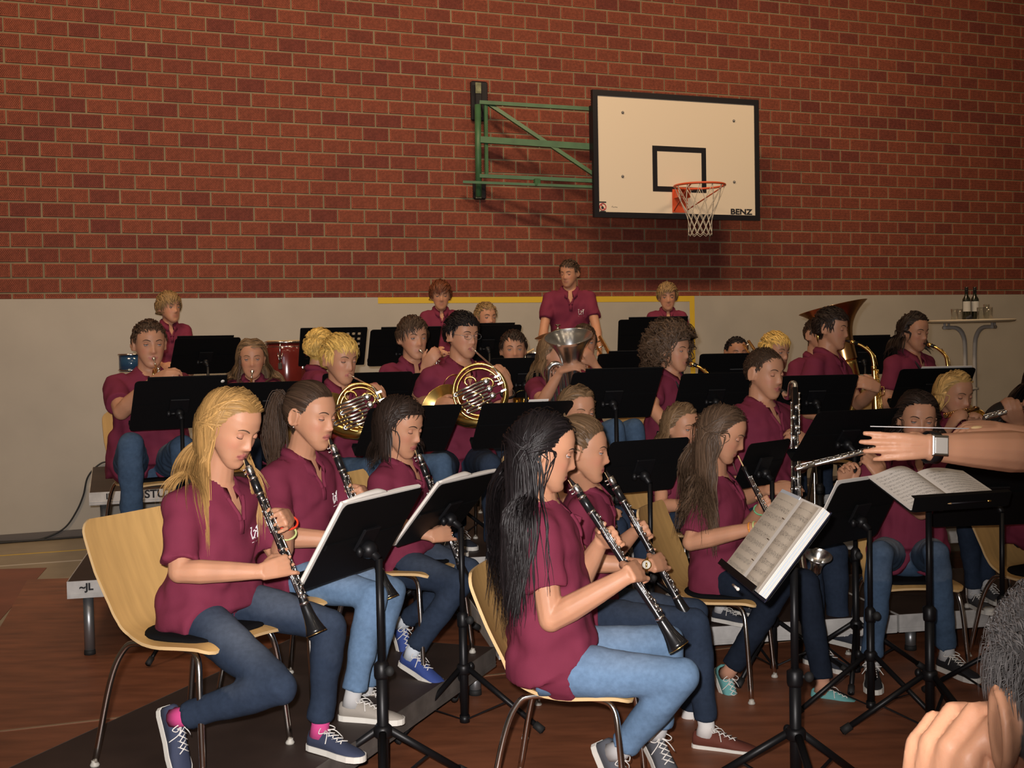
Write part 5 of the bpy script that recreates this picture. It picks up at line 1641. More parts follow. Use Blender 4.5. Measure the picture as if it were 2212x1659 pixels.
def tail(t, start, end, r, n, col, seed, wave=.0):
    """ponytail hanging from the tie"""
    g = np.random.default_rng(seed); b = MB()
    for i in range(n):
        o0 = g.normal(size=3)*r*.25; o1 = g.normal(size=3)*r*1.0; o2 = g.normal(size=3)*r*.55
        d = end-start; out = nz(A(d[0], d[1], 0)+A(-.001, 0, 0))
        P = smooth_path([start+o0*.6, start+o0+out*.030+UP*.012+o1*.3, lerp(start, end, .35)+out*.022+o1, lerp(start, end, .7)+o1*.9, end+o2], 4)
        b.tube(P, [.0016, .0022, .0020, .0018, .0006], 3, cap=False)
    me = b.mesh('hair_tail')
    v = len(me.vertices); cc = np.repeat(np.asarray(col)[None, :]*(1+.3*(g.random((n, 1))*2-1)), v//n, axis=0); set_col(me, cc)
    return me
t0 = pB.hl(0, -.125, .045)
pB.part('ponytail', tail(pB, t0, t0+A(-.055, -.02, -.27), .020, 260, HAIRC['brown'], 3), M['hair'])
b = MB(); b.ell(pB.hl(.083, -.006, -.040), .0045, nu=10, nv=8); pB.part('earring', b, M['silver'])
clarinet(Mo, Be, dirv(-28)+UP*.4, 'clarinet played by the girl with the brown ponytail', 'clarinets')
def band(t, k, u, r, mat_, name='wristband', w=.004, label=None):
    a = t.AR[k]; p = lerp(a['E'], a['W'], u); ax = nz(a['W']-a['E'])
    ref = nz(np.cross(ax, UP)); r2 = np.cross(ax, ref); b = MB()
    b.tube([p+ref*cos(q)*r+r2*sin(q)*r*.85 for q in np.linspace(0, 2*pi, 25)], w, 6); t.part(name, b, mat_, label=label)
M['bandred'] = mat('band_red', (.75, .05, .02), .4); M['bandlime'] = mat('band_lime', (.55, .62, .25), .4); M['bandgreen'] = mat('band_green', (.15, .42, .2), .5); M['bandora'] = mat('band_orange', (.8, .3, .05), .5)
band(pB, 'R', .86, .029, M['bandgreen'], label='green wristband'); band(pB, 'R', .93, .029, M['bandora'], label='orange wristband')
band(pA, 'L', .62, .036, M['bandlime'], label='pale lime wristband'); band(pA, 'L', .86, .034, M['bandred'], label='red wristband')
p = pB.P+dirv(-28)*.02; chair(p[0], p[1], .20, -28, 'beech stacking chair under the girl with the brown ponytail')

# ---- C: short dark hair
Mo = pt(899, 969, 5.05); Be = pt(1012, 1268, 4.95)
arms = clar_arms(Mo, Be, dirv(-25), np.cross(dirv(-25), UP), .93, eR=pt(836, 1128, 4.95))
pC = person('short dark-haired player with fringe playing a clarinet, third from left in the front', head_from_mouth(Mo, -30, -14, 0, 1.05), pt(858, 992, 5.14), pt(862, 1185, 5.2), -25, .93, bulk=1.06, sleeve=.84,
            hyaw=-30, hpitch=-14, arms=arms, legs={'R': (pt(990, 1262, 4.92), pt(892, 1408, 4.95), (.75, -.60, -.28)), 'L': (pt(1010, 1232, 5.15), pt(872, 1345, 5.38), (.35, -.45, -.8))},
            hair=[dict(style='long', n=1500, length=(.10, .19), part=-.10, wid=.0026, S=12, back=.0, facelim=.055, spread=.8, front_y=.012), HSHORT(n=500, length=.07, flow=(.8, .6, 0), spread=1.5)], hcol='dkbrown', jeans='dark', fade=.10, vox=.0042, eyes=.15, hs=1.05,
            shoes=dict(col=(.03, .06, .24)), sock=(.55, .6, .65))
clarinet(Mo, Be, dirv(-25)+UP*.4, 'clarinet played by the short dark-haired player with the fringe', 'clarinets')
p = pC.P+dirv(-25)*.02; chair(p[0], p[1], .20, -25, 'beech stacking chair under the short dark-haired clarinet player')

# ---- E: blonde updo behind the black-haired girl
Mo = pt(1309, 1016, 4.72); Be = pt(1492, 1345, 4.62)
arms = clar_arms(Mo, Be, dirv(-8), np.cross(dirv(-8), UP), .97, tR=.60, tL=.40, eR=pt(1238, 1215, 4.62))
pE = person('girl with pinned-up blonde hair and a watch playing a clarinet, beside the black-haired girl', head_from_mouth(Mo, -14, -6, 0, 1.05), pt(1265, 1048, 4.85), pt(1262, 1300, 4.9), -8, .98,
            hyaw=-14, hpitch=-6, arms=arms, legs={'R': (pt(1502, 1345, 4.62), pt(1526, 1572, 4.58), (.93, -.35, -.02)), 'L': (pt(1500, 1322, 4.95), pt(1490, 1550, 4.95), (.9, -.4, -.02))},
            hair=[dict(style='tie', n=2400, tie=(0, -.105, .085), length=.25, wid=.0026, S=14, var=.4, spread=1.0)], hcol='brownblond', brow='brown', jeans='dark', fade=.08, vox=.0042, eyes=.45, hs=1.05, shoes=dict(col=(.12, .030, .018)), sock=(.7, .68, .66))
b = MB(); g_ = np.random.default_rng(8)
c0 = pE.hl(0, -.105, .085)
for i in range(60):
    v = nz(g_.normal(size=3)); w_ = nz(np.cross(v, g_.normal(size=3)))
    b.tube([c0+(v*cos(q)+w_*sin(q))*.033*(1+.05*g_.normal()) for q in np.linspace(0, 4.2, 9)], .0026, 4, cap=False)
me = b.mesh('hair_bun'); set_col(me, np.tile(np.asarray(HAIRC['brownblond'])*1.1, (len(me.vertices), 1))); pE.part('hair_bun', me, M['hair'])
a = pE.AR['R']; ax_ = nz(a['W']-a['E']); p = lerp(a['E'], a['W'], .93); nn_ = nz(A(0, -1, .25)-ax_*(A(0, -1, .25)@ax_))
b = MB(); b.lathe(p+nn_*.022, nn_, [(.017, 0), (.0195, .002), (.0195, .008), (.0165, .010)], 24); wa = pE.part('wrist_watch', b, M['gold'])
b = MB(); b.lathe(p+nn_*.0312, nn_, [(.0155, 0), (.0155, .0014)], 24); pE.part('watch_dial', b, M['whiterub'], wa)
band(pE, 'R', .93, .030, M['gold'], name='watch_strap', w=.006)
clarinet(Mo, Be, dirv(-8)+UP*.5, 'clarinet played by the girl with pinned-up blonde hair', 'clarinets')
p = pE.P+dirv(-8)*.02; chair(p[0], p[1], .005, -8, 'beech stacking chair under the girl with pinned-up hair')

# ---- F: oboe
Mo = pt(1594, 984, 5.22); Be = pt(1718, 1232, 5.02)
arms = clar_arms(Mo, Be, dirv(-22), np.cross(dirv(-22), UP), .93, tR=.62, tL=.42, eR=pt(1492, 1172, 5.15), rad=.013)
pF = person('girl with long brown wavy hair playing an oboe, turquoise sneakers', head_from_mouth(Mo, -22, -22, 0, 1.04), pt(1540, 1022, 5.36), pt(1552, 1232, 5.42), -22, .95, bulk=1.06, sleeve=.84,
            hyaw=-22, hpitch=-22, arms=arms, legs={'R': (pt(1690, 1262, 5.12), pt(1574, 1452, 5.28), (.25, -.55, -.75)), 'L': (pt(1742, 1258, 5.3), pt(1778, 1482, 5.2), (.85, -.5, -.03))},
            hair=[HLONG(2600, .52, .0, back=.2, facelim=.024, var=.4, wid=.0022, spread=2.4, curl=.008)], hcol='midbrown', brow='brown', jeans='navy', fade=0, vox=.0042, eyes=.12, hs=1.04, logo=False,
            shoes=dict(col=(.13, .36, .36)), sock=(.50, .26, .17))
oboe(Mo, Be, dirv(-22)+UP*.4, 'oboe held by the girl with long brown wavy hair')
band(pF, 'R', .80, .030, M['bandora'], label='woven orange wristband'); band(pF, 'R', .86, .030, M['bandlime'], label='pale wristband'); band(pF, 'L', .85, .030, M['bandgreen'], label='green wristband')
chair(pF.P[0]-.02, pF.P[1]-.02, .005, -25, 'beech stacking chair under the oboe player')

# ---- G: dark-haired flute girl facing us
Mo = pt(1990, 946, 5.45)
E0, E1 = pt(2032, 935, 5.50), pt(1718, 1014, 5.18)
Hc = head_from_mouth(Mo, -96, -8, 3, 1.05)
pG = person('dark-haired girl playing a flute in faded jeans, seated facing the camera behind the score stand', Hc, Hc-UP*.14+A(0, .04, 0), pt(1962, 1182, 5.60), -94, 1.0, hyaw=-96, hpitch=-8, hroll=3,
            arms={'R': dict(w=pt(1826, 1050, 5.30), d=A(-.10, -.35, .9), n=A(-.2, .8, .3), curl=.75, thumb=None), 'L': dict(w=pt(1905, 1032, 5.28), d=A(-.45, .2, .85), n=A(.3, -.9, .1), curl=.8, e=pt(1990, 1105, 5.35))},
            legs={'R': (pt(1902, 1196, 5.22), pt(1884, 1432, 5.32), (-.25, -.95, 0)), 'L': (pt(2022, 1196, 5.22), pt(2046, 1410, 5.36), (.3, -.95, 0))},
            hair=[HLONG(2400, .40, -.004, back=.3, facelim=.022, var=.35, wid=.0022, spread=2.2, curl=.005)], hcol='dkbrown', jeans='mid', fade=.75, vox=.0045, eyes=.45, hs=1.05, shoes=dict(col=(.015, .015, .018)), hemr=1.02, hemdrop=-.06)
flute(Mo, E0, E1, 'silver flute held by the dark-haired girl behind the score stand', up=A(0, -.5, .8))
chair(pG.P[0], pG.P[1]+.02, .005, -94, 'beech stacking chair under the dark-haired flute player')

# ---- H: blonde flute girl behind
Mo = pt(2088, 888, 6.2)
pH, _ = auto('blonde girl playing a dark flute, behind the dark-haired flute girl', (2088, 888), 6.2, -50, -68, -10, .88, 1.02, base=.2, ch='stacking chair under the blonde flute girl at right',
             arms={'R': dict(w=W(2050, 925, 5.95), curl=.8), 'L': dict(w=W(2110, 925, 6.1), curl=.8)}, hair=[HLONG(900, .36, .02, back=.1, facelim=.024, wid=.0036, spread=1.4)], hcol='ltblonde', brow='brownblond', jeans='dark', vox=.006, eyes=.25,
             legs={'R': (pt(2085, 1105, 5.95), pt(2105, 1280, 6.0), (.1, -1, 0)), 'L': (pt(2130, 1100, 6.0), pt(2132, 1262, 6.0), (.08, -1, 0))}, shoes=dict(col=(.05, .05, .055), toecap=True))
flute(Mo, pt(2112, 882, 6.3), pt(2042, 899, 5.9), 'dark bronze flute held by the blonde girl at right', 'bronze', up=A(-.3, -.6, .7))
# ---- I: flute player cut off by the right edge
pI, _ = auto('flute player with black hair cut off by the right edge of the picture', (2290, 862), 5.6, -60, -80, -8, 1.0, 1.03, base=.0, ch='stacking chair at the far right edge',
             arms={'R': dict(w=W(2200, 915, 5.45), d=A(-.3, -.3, .6), n=A(-.3, -.8, .3), curl=.8), 'L': dict(w=W(2240, 900, 5.5), curl=.8)}, hair=[HLONG(900, .34, -.01, back=.3, wid=.0036, spread=2.0)], hcol='black', jeans='dark', vox=.006, eyes=.4)
flute(None, pt(2330, 848, 5.7), pt(2126, 904, 5.35), 'silver flute reaching in from the right edge', up=A(0, -.5, .8))
# soft black case leaning on the deck behind
b = MB(); c_ = pt(2185, 905, 6.5)
for i in range(9): pass
b.ell(c_+A(0, 0, -.02), (.17, .09, .12)); b.ell(c_+A(.10, 0, .03), (.14, .09, .11)); b.ell(c_+A(-.10, .0, -.07), (.11, .08, .09)); b.ell(c_+A(.02, .02, -.24), (.19, .10, .24))
me = voxel_mesh(b, .012, 6, 'soft_bag'); co = get_co(me); no = get_no(me); set_co(me, co+no*(wob(co, 5, 25, .008))[:, None]); smooth_all(me)
M['bagblack'] = mat('black_nylon', (.010, .010, .011), .55, bump=.5, bscale=40)
tg = Thing('instrument_bag', 'soft black bag standing behind the flute at the right edge', 'bag', A(c_[0], c_[1], .2)); tg.part('bag_body', me, M['bagblack'])
b = MB(); b.tube(smooth_path([c_+A(-.12, -.09, -.02), c_+A(-.03, -.12, .08), c_+A(.10, -.11, .10), c_+A(.2, -.09, .02)], 5), .010, 6, ref=UP, asp=.4); tg.part('carry_strap', b, M['bagblack'])

# ---- J: bass clarinet man
Mo = pt(1684, 841, 6.15)
pJ, _ = auto('heavy-set man with cropped hair playing a bass clarinet, centre right', (1684, 841), 6.15, -52, -52, -6, 1.08, 1.10, base=.2, bulk=1.16, wf=1.08, cheek=1, ch='stacking chair under the bass clarinet player',
             arms={'R': dict(w=W(1662, 1058, 5.95), d=A(.8, -.3, .1), n=A(.1, -.7, .7), curl=.45, e=W(1600, 1075, 6.1)), 'L': dict(w=W(1752, 968, 5.98), d=A(-.6, -.2, .5), n=A(.3, -.7, .5), curl=.7)},
             hair=[HSHORT(n=1600, length=.016, wid=.0018)], hcol='brown', brow='brown', jeans='dark', vox=.0055, eyes=.12, legs={'R': (pt(1745, 1200, 5.75), pt(1760, 1395, 5.72), (.5, -.8, 0)), 'L': (pt(1800, 1195, 5.9), pt(1812, 1350, 5.9), (.6, -.8, 0))}, hemr=1.04)
tJ = Thing('bass_clarinet', 'bass clarinet with silver neck and upturned bell held by the heavy-set man', 'bass clarinet', pt(1718, 950, 5.95))
ZB = 5.95
b = MB(); b.tube([Mo, pt(1694, 848, 6.08)], [.007, .0135], 12); tJ.part('mouthpiece', b, M['ebony'])
b = MB(); b.tube(smooth_path([pt(1693, 847, 6.09), pt(1699, 857, 6.05), pt(1706, 855, 6.02), pt(1707, 838, 5.99), pt(1710, 828, 5.97), pt(1716, 829, 5.96), pt(1717, 840, 5.95)], 5), [.013, .016, .015, .012, .012, .014, .016], 14); tJ.part('neck', b, M['silver'])
b = MB(); b.tube([pt(1717, 838, ZB), pt(1719, 1090, ZB-.25), pt(1722, 1160, ZB-.32)], [.0155, .016, .0165], 16); tJ.part('body_joint', b, M['ebony'])
b = MB()
for dx, y0, y1 in ((-8, 870, 985), (9, 850, 935), (6, 935, 1075), (-7, 985, 1150), (11, 985, 1140)):
    f0 = lambda y: ZB-.028-(y-838)/252*.25
    b.tube([pt(1717+dx, y0, f0(y0)), pt(1718+dx, y1, f0(y1))], .0042, 8)
    for y in np.linspace(y0, y1, 8): b.ell(pt(1717.5+dx, y, f0(y)), .0075, nu=8, nv=6)
for i, y in enumerate(range(880, 1150, 22)):
    c0 = pt(1718+3*(-1)**i, y, ZB-.018-(y-838)/252*.25); b.lathe(c0, A(.1*(-1)**i, -1, 0), [(.013, 0), (.0135, .004), (.010, .008), (.002, .009)], 14)
tJ.part('keywork', b, M['silver'])
b = MB(); q0 = pt(1722, 1158, ZB-.32); q1 = pt(1738, 1235, ZB-.40); q2 = pt(1762, 1232, ZB-.44)
b.tube(smooth_path([q0, lerp(q0, q1, .6), q1, q1*.5+q2*.5-UP*.012, q2], 5), [.0165, .018, .020, .024], 16, cap=False); bell_shell(b, q2-UP*.004, A(.05, -.45, 1), bell_prof(.024, .062, .085, 12, 2.4), 36); tJ.part('bell', b, M['silver'])

# ---- K, Lg: two girls between the stands
pK, Mk = auto('light-brown-haired girl, only eyes and hair showing behind the pinned-up blonde girl', (1268, 925), 5.85, -40, -62, -8, .90, 1.04, base=.2, ch='stacking chair under the girl behind the pinned-up blonde girl',
              arms={'R': dict(w=W(1285, 1100, 5.6), curl=.6), 'L': dict(w=W(1335, 1040, 5.6), curl=.6)}, hair=[HLONG(1100, .34, .0, back=.05, facelim=.024, wid=.0036, spread=1.5)], hcol='ltbrown', vox=.006, eyes=.45, jeans='dark')
clarinet(pK.mouth, pt(1342, 1200, 5.45), dirv(-40)+UP*.4, 'clarinet held by the half-hidden girl behind the pinned-up blonde girl', 'clarinets')
pL, Ml = auto('small girl with light brown hair playing behind the empty-backed stand, left of the oboe player', (1500, 957), 5.95, -45, -52, -6, .84, 1.0, base=.2, ch='stacking chair under the small light-brown-haired girl',
              arms={'R': dict(w=W(1505, 1090, 5.7), curl=.6), 'L': dict(w=W(1530, 1040, 5.7), curl=.6)}, hair=[HLONG(1100, .30, .03, back=.05, facelim=.024, wid=.0034, spread=1.0)], hcol='ltbrown', vox=.006, eyes=.45, jeans='dark')
clarinet(Ml, Ml+A(.10, -.28, -.52), dirv(-45)+UP*.4, 'clarinet held by the small light-brown-haired girl', 'clarinets')

# ---- M: curly-haired saxophone player
pM, Mm = auto('girl with big frizzy brown hair playing a saxophone, black neck strap', (1484, 784), 6.98, -42, -42, -4, 1.0, 1.04, base=.4, ch='stacking chair under the frizzy-haired saxophone player',
              arms={'R': dict(w=W(1450, 935, 6.75), curl=.6, e=W(1410, 880, 6.85)), 'L': dict(w=W(1500, 875, 6.95), curl=.6)}, hair=[dict(style='curly', n=1500, length=(.14, .30), grav=.05, curl=.011, wid=.0034, S=14, spread=2.5, facelim=.040, var=.4)], hcol='midbrown', brow='brown', vox=.006, eyes=.4, jeans='mid')
sax(Mm, dirv(-42), 'saxophone of the frizzy-haired girl, its neck showing above the stand', dirv(-90))
b = MB(); b.tube(smooth_path([pM.hl(.055, -.02, -.13), pM.N+pM.r*.05+pM.f*.10-UP*.07, pM.N+pM.r*.03+pM.f*.16-UP*.26], 5), .009, 6, asp=.3); b.tube(smooth_path([pM.N+pM.r*.16+pM.f*.02-UP*.34, pM.N+pM.r*.06+pM.f*.15-UP*.36, pM.N-pM.r*.04+pM.f*.16-UP*.36], 4), .012, 6, asp=.3); pM.part('neck_strap', b, M['bagblack'])

# ---- N: tall saxophone boy, O: long-haired saxophone boy
pN, Mn = auto('dark-haired young man playing a gold saxophone in front of the tuba', (1828, 737), 7.35, -38, -36, -6, 1.08, 1.05, base=.4, ch='stacking chair under the young man with the saxophone', wf=1.05,
              arms={'L': dict(w=W(1896, 838, 7.18), d=A(-.85, -.05, .35), n=A(.2, -.9, .3), curl=.8), 'R': dict(w=W(1838, 905, 7.05), curl=.7)}, hair=[HSHORT(n=1700, length=.055, wid=.0024, spread=1.2)], hcol='dkbrown', vox=.006, eyes=.15, jeans='dark')
sax(Mn, dirv(-25), 'gold alto saxophone with open bell held in front of the tuba player', dirv(-90), L=.62)
pO, Mq = auto('long-haired brunette player with an alto saxophone beside the bar table', (1997, 743), 7.75, -60, -62, -8, 1.02, 1.04, base=.4, ch='stacking chair under the saxophone player beside the bar table',
              arms={'R': dict(w=W(1985, 850, 7.5), curl=.7), 'L': dict(w=W(2025, 815, 7.45), curl=.7)}, hair=[dict(style='long', n=1300, length=(.14, .22), part=.03, wid=.0034, S=12, back=.1, facelim=.03, spread=1.2)], hcol='dkbrown', vox=.006, eyes=.1, jeans='dark')
sax(Mq, dirv(-50), 'alto saxophone of the long-haired player beside the bar table', dirv(-90))
b = MB(); b.tube(smooth_path([pO.hl(.055, -.02, -.13), pO.N+pO.r*.05+pO.f*.10-UP*.07, pO.N+pO.f*.16-UP*.20], 5), .009, 6, asp=.3); pO.part('neck_strap', b, M['bagblack'])

# ---- P: tuba player hidden behind the young man
pP, Mp = auto('tuba player almost hidden behind the dark-haired saxophone player', (1790, 748), 7.95, -60, -60, -4, 1.05, 1.03, base=.4, ch='stacking chair under the tuba player', arms={'R': dict(w=W(1760, 810, 7.8), curl=.7), 'L': dict(w=W(1800, 830, 7.8), curl=.7)},
              hair=[HSHORT(n=900, length=.04, wid=.003)], hcol='brown', vox=.007, eyes=.4)
tt = Thing('tuba', 'tuba with wide brass bell above the dark-haired saxophone player', 'tuba', pt(1790, 800, 8.0))
bc2 = pt(1799, 664, 8.0); axb = nz(A(-.20, .10, 1))
b = MB(); bell_shell(b, bc2-axb*.36, axb, bell_prof(.078, .225, .36, 18, 3.8), 48); tt.part('bell', b, M['bronze'])
b = MB(); q = bc2-axb*.36; b.tube(smooth_path([q, q-axb*.2, q-axb*.34-A(.05, 0, 0), q-axb*.40-A(.14, 0, 0), q-axb*.32-A(.23, 0, 0), q-axb*.1-A(.24, 0, 0)], 5), [.070, .062, .055, .048, .042, .036], 18)
cc_ = pt(1775, 724, 7.86); b.tube([cc_+A(.03*cos(a), .02*cos(a), .062*sin(a)) for a in np.linspace(0, 2*pi, 29)], .011, 8, cap=False); b.tube([cc_+A(.018*cos(a)+.02, -.03, .05*sin(a)) for a in np.linspace(0, 2*pi, 25)], .008, 8, cap=False)
b.tube(smooth_path([cc_-UP*.06, cc_-UP*.2, q-axb*.1-A(.24, 0, 0)], 4), .014, 8)
tt.part('tubing', b, M['brass'])

# ---- Q: big boy with horn and glasses
Mo = pt(1022, 754, 6.75)
psi_ = -50
pQ, _ = auto('young man with glasses and black hair playing a french horn, centre', (1022, 754), 6.75, -58, -50, -4, 1.10, 1.08, base=.4, wf=1.10, ch='stacking chair under the french horn player with glasses',
             arms={'L': dict(w=W(1098, 838, 6.62), d=A(-.35, -.25, .75), n=A(.55, -.6, .1), curl=.75, e=W(1092, 900, 6.8)), 'R': dict(w=W(945, 872, 6.60), curl=.5, e=W(905, 868, 6.85))},
             hair=[HSHORT(n=2000, length=.050, wid=.0024, spread=1.2)], hcol='black', vox=.0055, eyes=.25, jeans='dark', glasses=True, logo=False,
             legs={'R': (pt(962, 1012, 6.4), pt(975, 1180, 6.45), (.4, -.9, 0)), 'L': (pt(1062, 1005, 6.4), pt(1068, 1180, 6.45), (.5, -.8, 0))})
french_horn(pt(1036, 846, 6.5), nz(A(.1, -1, .12)), A(.12, 0, 1), pQ.mouth, 'brass french horn held by the young man with glasses', R=.142)
band(pQ, 'L', .80, .036, M['ebony'], name='wrist_watch', w=.008)
# ---- R: blond horn boy
pR, _ = auto('blond boy playing a french horn, left of centre', (757, 811), 6.35, -52, -46, -8, .92, 1.08, base=.4, ch='stacking chair under the blond french horn boy',
             arms={'L': dict(w=W(828, 872, 6.2), d=A(-.35, -.2, .8), n=A(.55, -.6, .1), curl=.75, e=W(822, 925, 6.4)), 'R': dict(w=W(712, 905, 6.25), curl=.5)},
             hair=[HSHORT(n=1900, length=.055, wid=.0026, spread=1.2, bang=1)], hcol='yellow', brow='brownblond', vox=.0055, eyes=.3, jeans='mid', logo=False,
             legs={'R': (pt(800, 1010, 6.1), pt(815, 1170, 6.1), (.5, -.8, 0)), 'L': (pt(955, 1000, 6.2), pt(960, 1160, 6.2), (.6, -.8, 0))})
french_horn(pt(777, 880, 6.12), nz(A(.05, -1, .12)), A(.18, 0, 1), pR.mouth, 'brass french horn held by the blond boy', R=.115)
# ---- S: blond boy seen from behind in front of the perforated stand
pS, _ = auto('blond boy turned away, head in front of the perforated stand', (712, 782), 7.5, 20, 60, -8, .92, 1.03, base=.4, ch='stacking chair under the turned-away blond boy', hair=[HSHORT(n=1500, length=.045, wid=.003, spread=1.0)], hcol='yellow', vox=.007, eyes=.3, logo=False)
# ---- T: trumpet boy left, U: trumpet girl, V: trumpet boy centre, X: dark boy, Y: boy by euphonium
pT, Mt = auto('stout boy with short brown hair playing a trumpet, on the left', (332, 774), 6.75, -58, -62, -4, 1.10, 1.13, base=.4, bulk=1.12, wf=1.12, cheek=1, ch='beech stacking chair under the stout trumpet boy at left',
              arms={'R': dict(w=W(330, 822, 6.45), d=A(.75, -.25, .30), n=A(-.1, -.7, .75), curl=.6, e=W(262, 890, 6.55)), 'L': dict(w=W(352, 838, 6.4), curl=.7)},
              hair=[HSHORT(n=1700, length=.028, wid=.0024, spread=.6)], hcol='brown', brow='brown', vox=.0055, eyes=.5, jeans='mid', fade=.35, logo=False, noface=False,
              legs={'R': (pt(282, 962, 6.35), pt(286, 1165, 6.45), (-.1, -1, 0)), 'L': (pt(395, 965, 6.4), pt(400, 1165, 6.5), (.3, -1, 0))})
trumpet(Mt, A(.32, -.75, -.42), 'trumpet held by the stout boy at left', group=None)
pU, Mu = auto('girl with long light brown hair and a thin braid playing a small trumpet', (545, 801), 7.35, -80, -78, -4, .88, 1.03, base=.4, ch='stacking chair under the girl with the small trumpet',
              arms={'R': dict(w=W(545, 850, 7.0), curl=.6), 'L': dict(w=W(570, 860, 7.0), curl=.6)}, hair=[HLONG(1100, .40, .0, back=.0, facelim=.024, wid=.0038, spread=1.4)], hcol='ltbrown', vox=.0065, eyes=.5, jeans='dark', logo=False,
              legs={'R': (pt(548, 962, 6.9), pt(548, 1100, 6.95), (0, -1, 0)), 'L': (pt(612, 962, 6.9), pt(612, 1100, 6.95), (.1, -1, 0))})
trumpet(Mu, A(.10, -.75, -.50), 'trumpet held by the girl with the thin braid', L=.42)
b = MB(); P_ = [pU.hl(.070, .045, .02), pU.hl(.074, .050, -.06), pU.N+pU.r*.085+pU.f*.08, pU.N+pU.r*.09+pU.f*.11-UP*.12]; P_ = smooth_path(P_, 6)
for k in range(2): b.tube([p+A(.005*cos(i*1.2+k*pi), 0, .0) for i, p in enumerate(P_)], .0055, 6)
me = b.mesh('braid'); set_col(me, np.tile(np.asarray(HAIRC['brown'])*1.3, (len(me.vertices), 1))); pU.part('braid', me, M['hair'])
pV, Mv = auto('brown-haired boy playing a trumpet beside the young man with glasses', (907, 757), 7.1, -62, -62, -2, .98, 1.07, base=.4, ch='stacking chair under the brown-haired trumpet boy',
              arms={'R': dict(w=W(918, 795, 6.85), d=A(.5, -.3, .7), n=A(.2, -.8, .5), curl=.7, e=W(905, 850, 6.9)), 'L': dict(w=W(925, 835, 6.95), curl=.7)}, hair=[HSHORT(n=1700, length=.06, wid=.0028, spread=1.0, bang=1, flow=(.5, 1, 0))], hcol='brown', vox=.006, eyes=.5, jeans='dark', logo=False)
trumpet(Mv, A(.42, -.72, -.36), 'trumpet held by the brown-haired boy beside the young man with glasses')
pX, Mx = auto('dark-haired boy looking over a black stand right of the young man with glasses', (1113, 778), 7.9, -85, -84, 0, 1.0, 1.05, base=.4, ch='stacking chair under the dark-haired boy behind the stand', hair=[HSHORT(n=1500, length=.045, wid=.003, spread=.8, bang=1)], hcol='dkbrown', vox=.0065, eyes=.55, logo=False)
trumpet(Mx, A(.1, -.8, -.45), 'trumpet mostly hidden behind the stand of the dark-haired boy')
# ---- Z: euphonium player
pZ, Mz = auto('brown-haired player hidden behind a silver euphonium', (1226, 792), 7.2, -50, -40, -6, .95, 1.02, base=.4, ch='stacking chair under the euphonium player',
              arms={'R': dict(w=W(1212, 800, 6.88), d=A(.8, -.3, .25), n=A(.1, -.6, .8), curl=.5, e=W(1172, 868, 6.95)), 'L': dict(w=W(1250, 850, 6.9), curl=.6)}, hair=[dict(style='long', n=1100, length=(.16, .22), part=0, wid=.0036, S=12, back=.1, facelim=.028, spread=1.0)], hcol='ltbrown', vox=.006, eyes=.4, jeans='mid', logo=False,
              legs={'R': (pt(1330, 925, 6.7), pt(1335, 1080, 6.75), (.4, -.9, 0)), 'L': (pt(1372, 925, 6.8), pt(1378, 1080, 6.8), (.4, -.9, 0))})
euphonium(pt(1228, 727, 6.85), A(-.10, -.36, 1), 'silver euphonium with its bell turned up in front of its player', Rb=.138, n=A(0, -1, 0), mouth=Mz)
pAA, Ma = auto('boy half hidden behind the euphonium, hand at his mouthpiece', (1268, 764), 7.7, -70, -82, 0, .95, 1.04, base=.4, ch='stacking chair under the boy behind the euphonium',
              arms={'R': dict(w=W(1283, 785, 7.45), d=A(-.4, -.3, .6), n=A(.2, -.9, .3), curl=.8, e=W(1310, 830, 7.5)), 'L': dict(w=W(1290, 820, 7.4), curl=.6)}, hair=[HSHORT(n=1200, length=.05, wid=.003)], hcol='brown', vox=.0065, eyes=.55, logo=False)
trumpet(Ma, A(.25, -.75, -.5), 'trumpet held by the boy half hidden behind the euphonium')
def trombone(p0, p1, gap, label):
    d = nz(p1-p0); u_ = nz(np.cross(d, A(0, 1, 0))); t = Thing('trombone', label, 'trombone', (p0+p1)/2)
    b = MB()
    for sgn in (0, 1): b.tube([p0+u_*gap*sgn, p1+u_*gap*sgn], .0078, 10)
    b.tube(smooth_path([p1, p1+d*.03+u_*.008, p1+d*.045+u_*gap/2, p1+d*.03+u_*(gap-.008), p1+u_*gap], 4), .0078, 8); t.part('slide', b, M['brass'])
    b = MB()
    for u in (.05, .3): b.tube([lerp(p0, p1, u), lerp(p0, p1, u)+u_*gap], .005, 8)
    t.part('slide_brace', b, M['silver'])
    b = MB(); q0 = p0+u_*gap; b.tube(smooth_path([p0-d*.02, p0-d*.1, p0-d*.2+u_*gap*.6, p0-d*.1+u_*gap*1.5, p0+u_*gap*1.6+d*.1], 5), [.008, .010, .014, .018], 10, cap=False)
    bell_shell(b, p0+u_*gap*1.6+d*.1, d, bell_prof(.018, .10, .25, 12, 3.5), 32); t.part('bell_section', b, M['brass'])
    return t
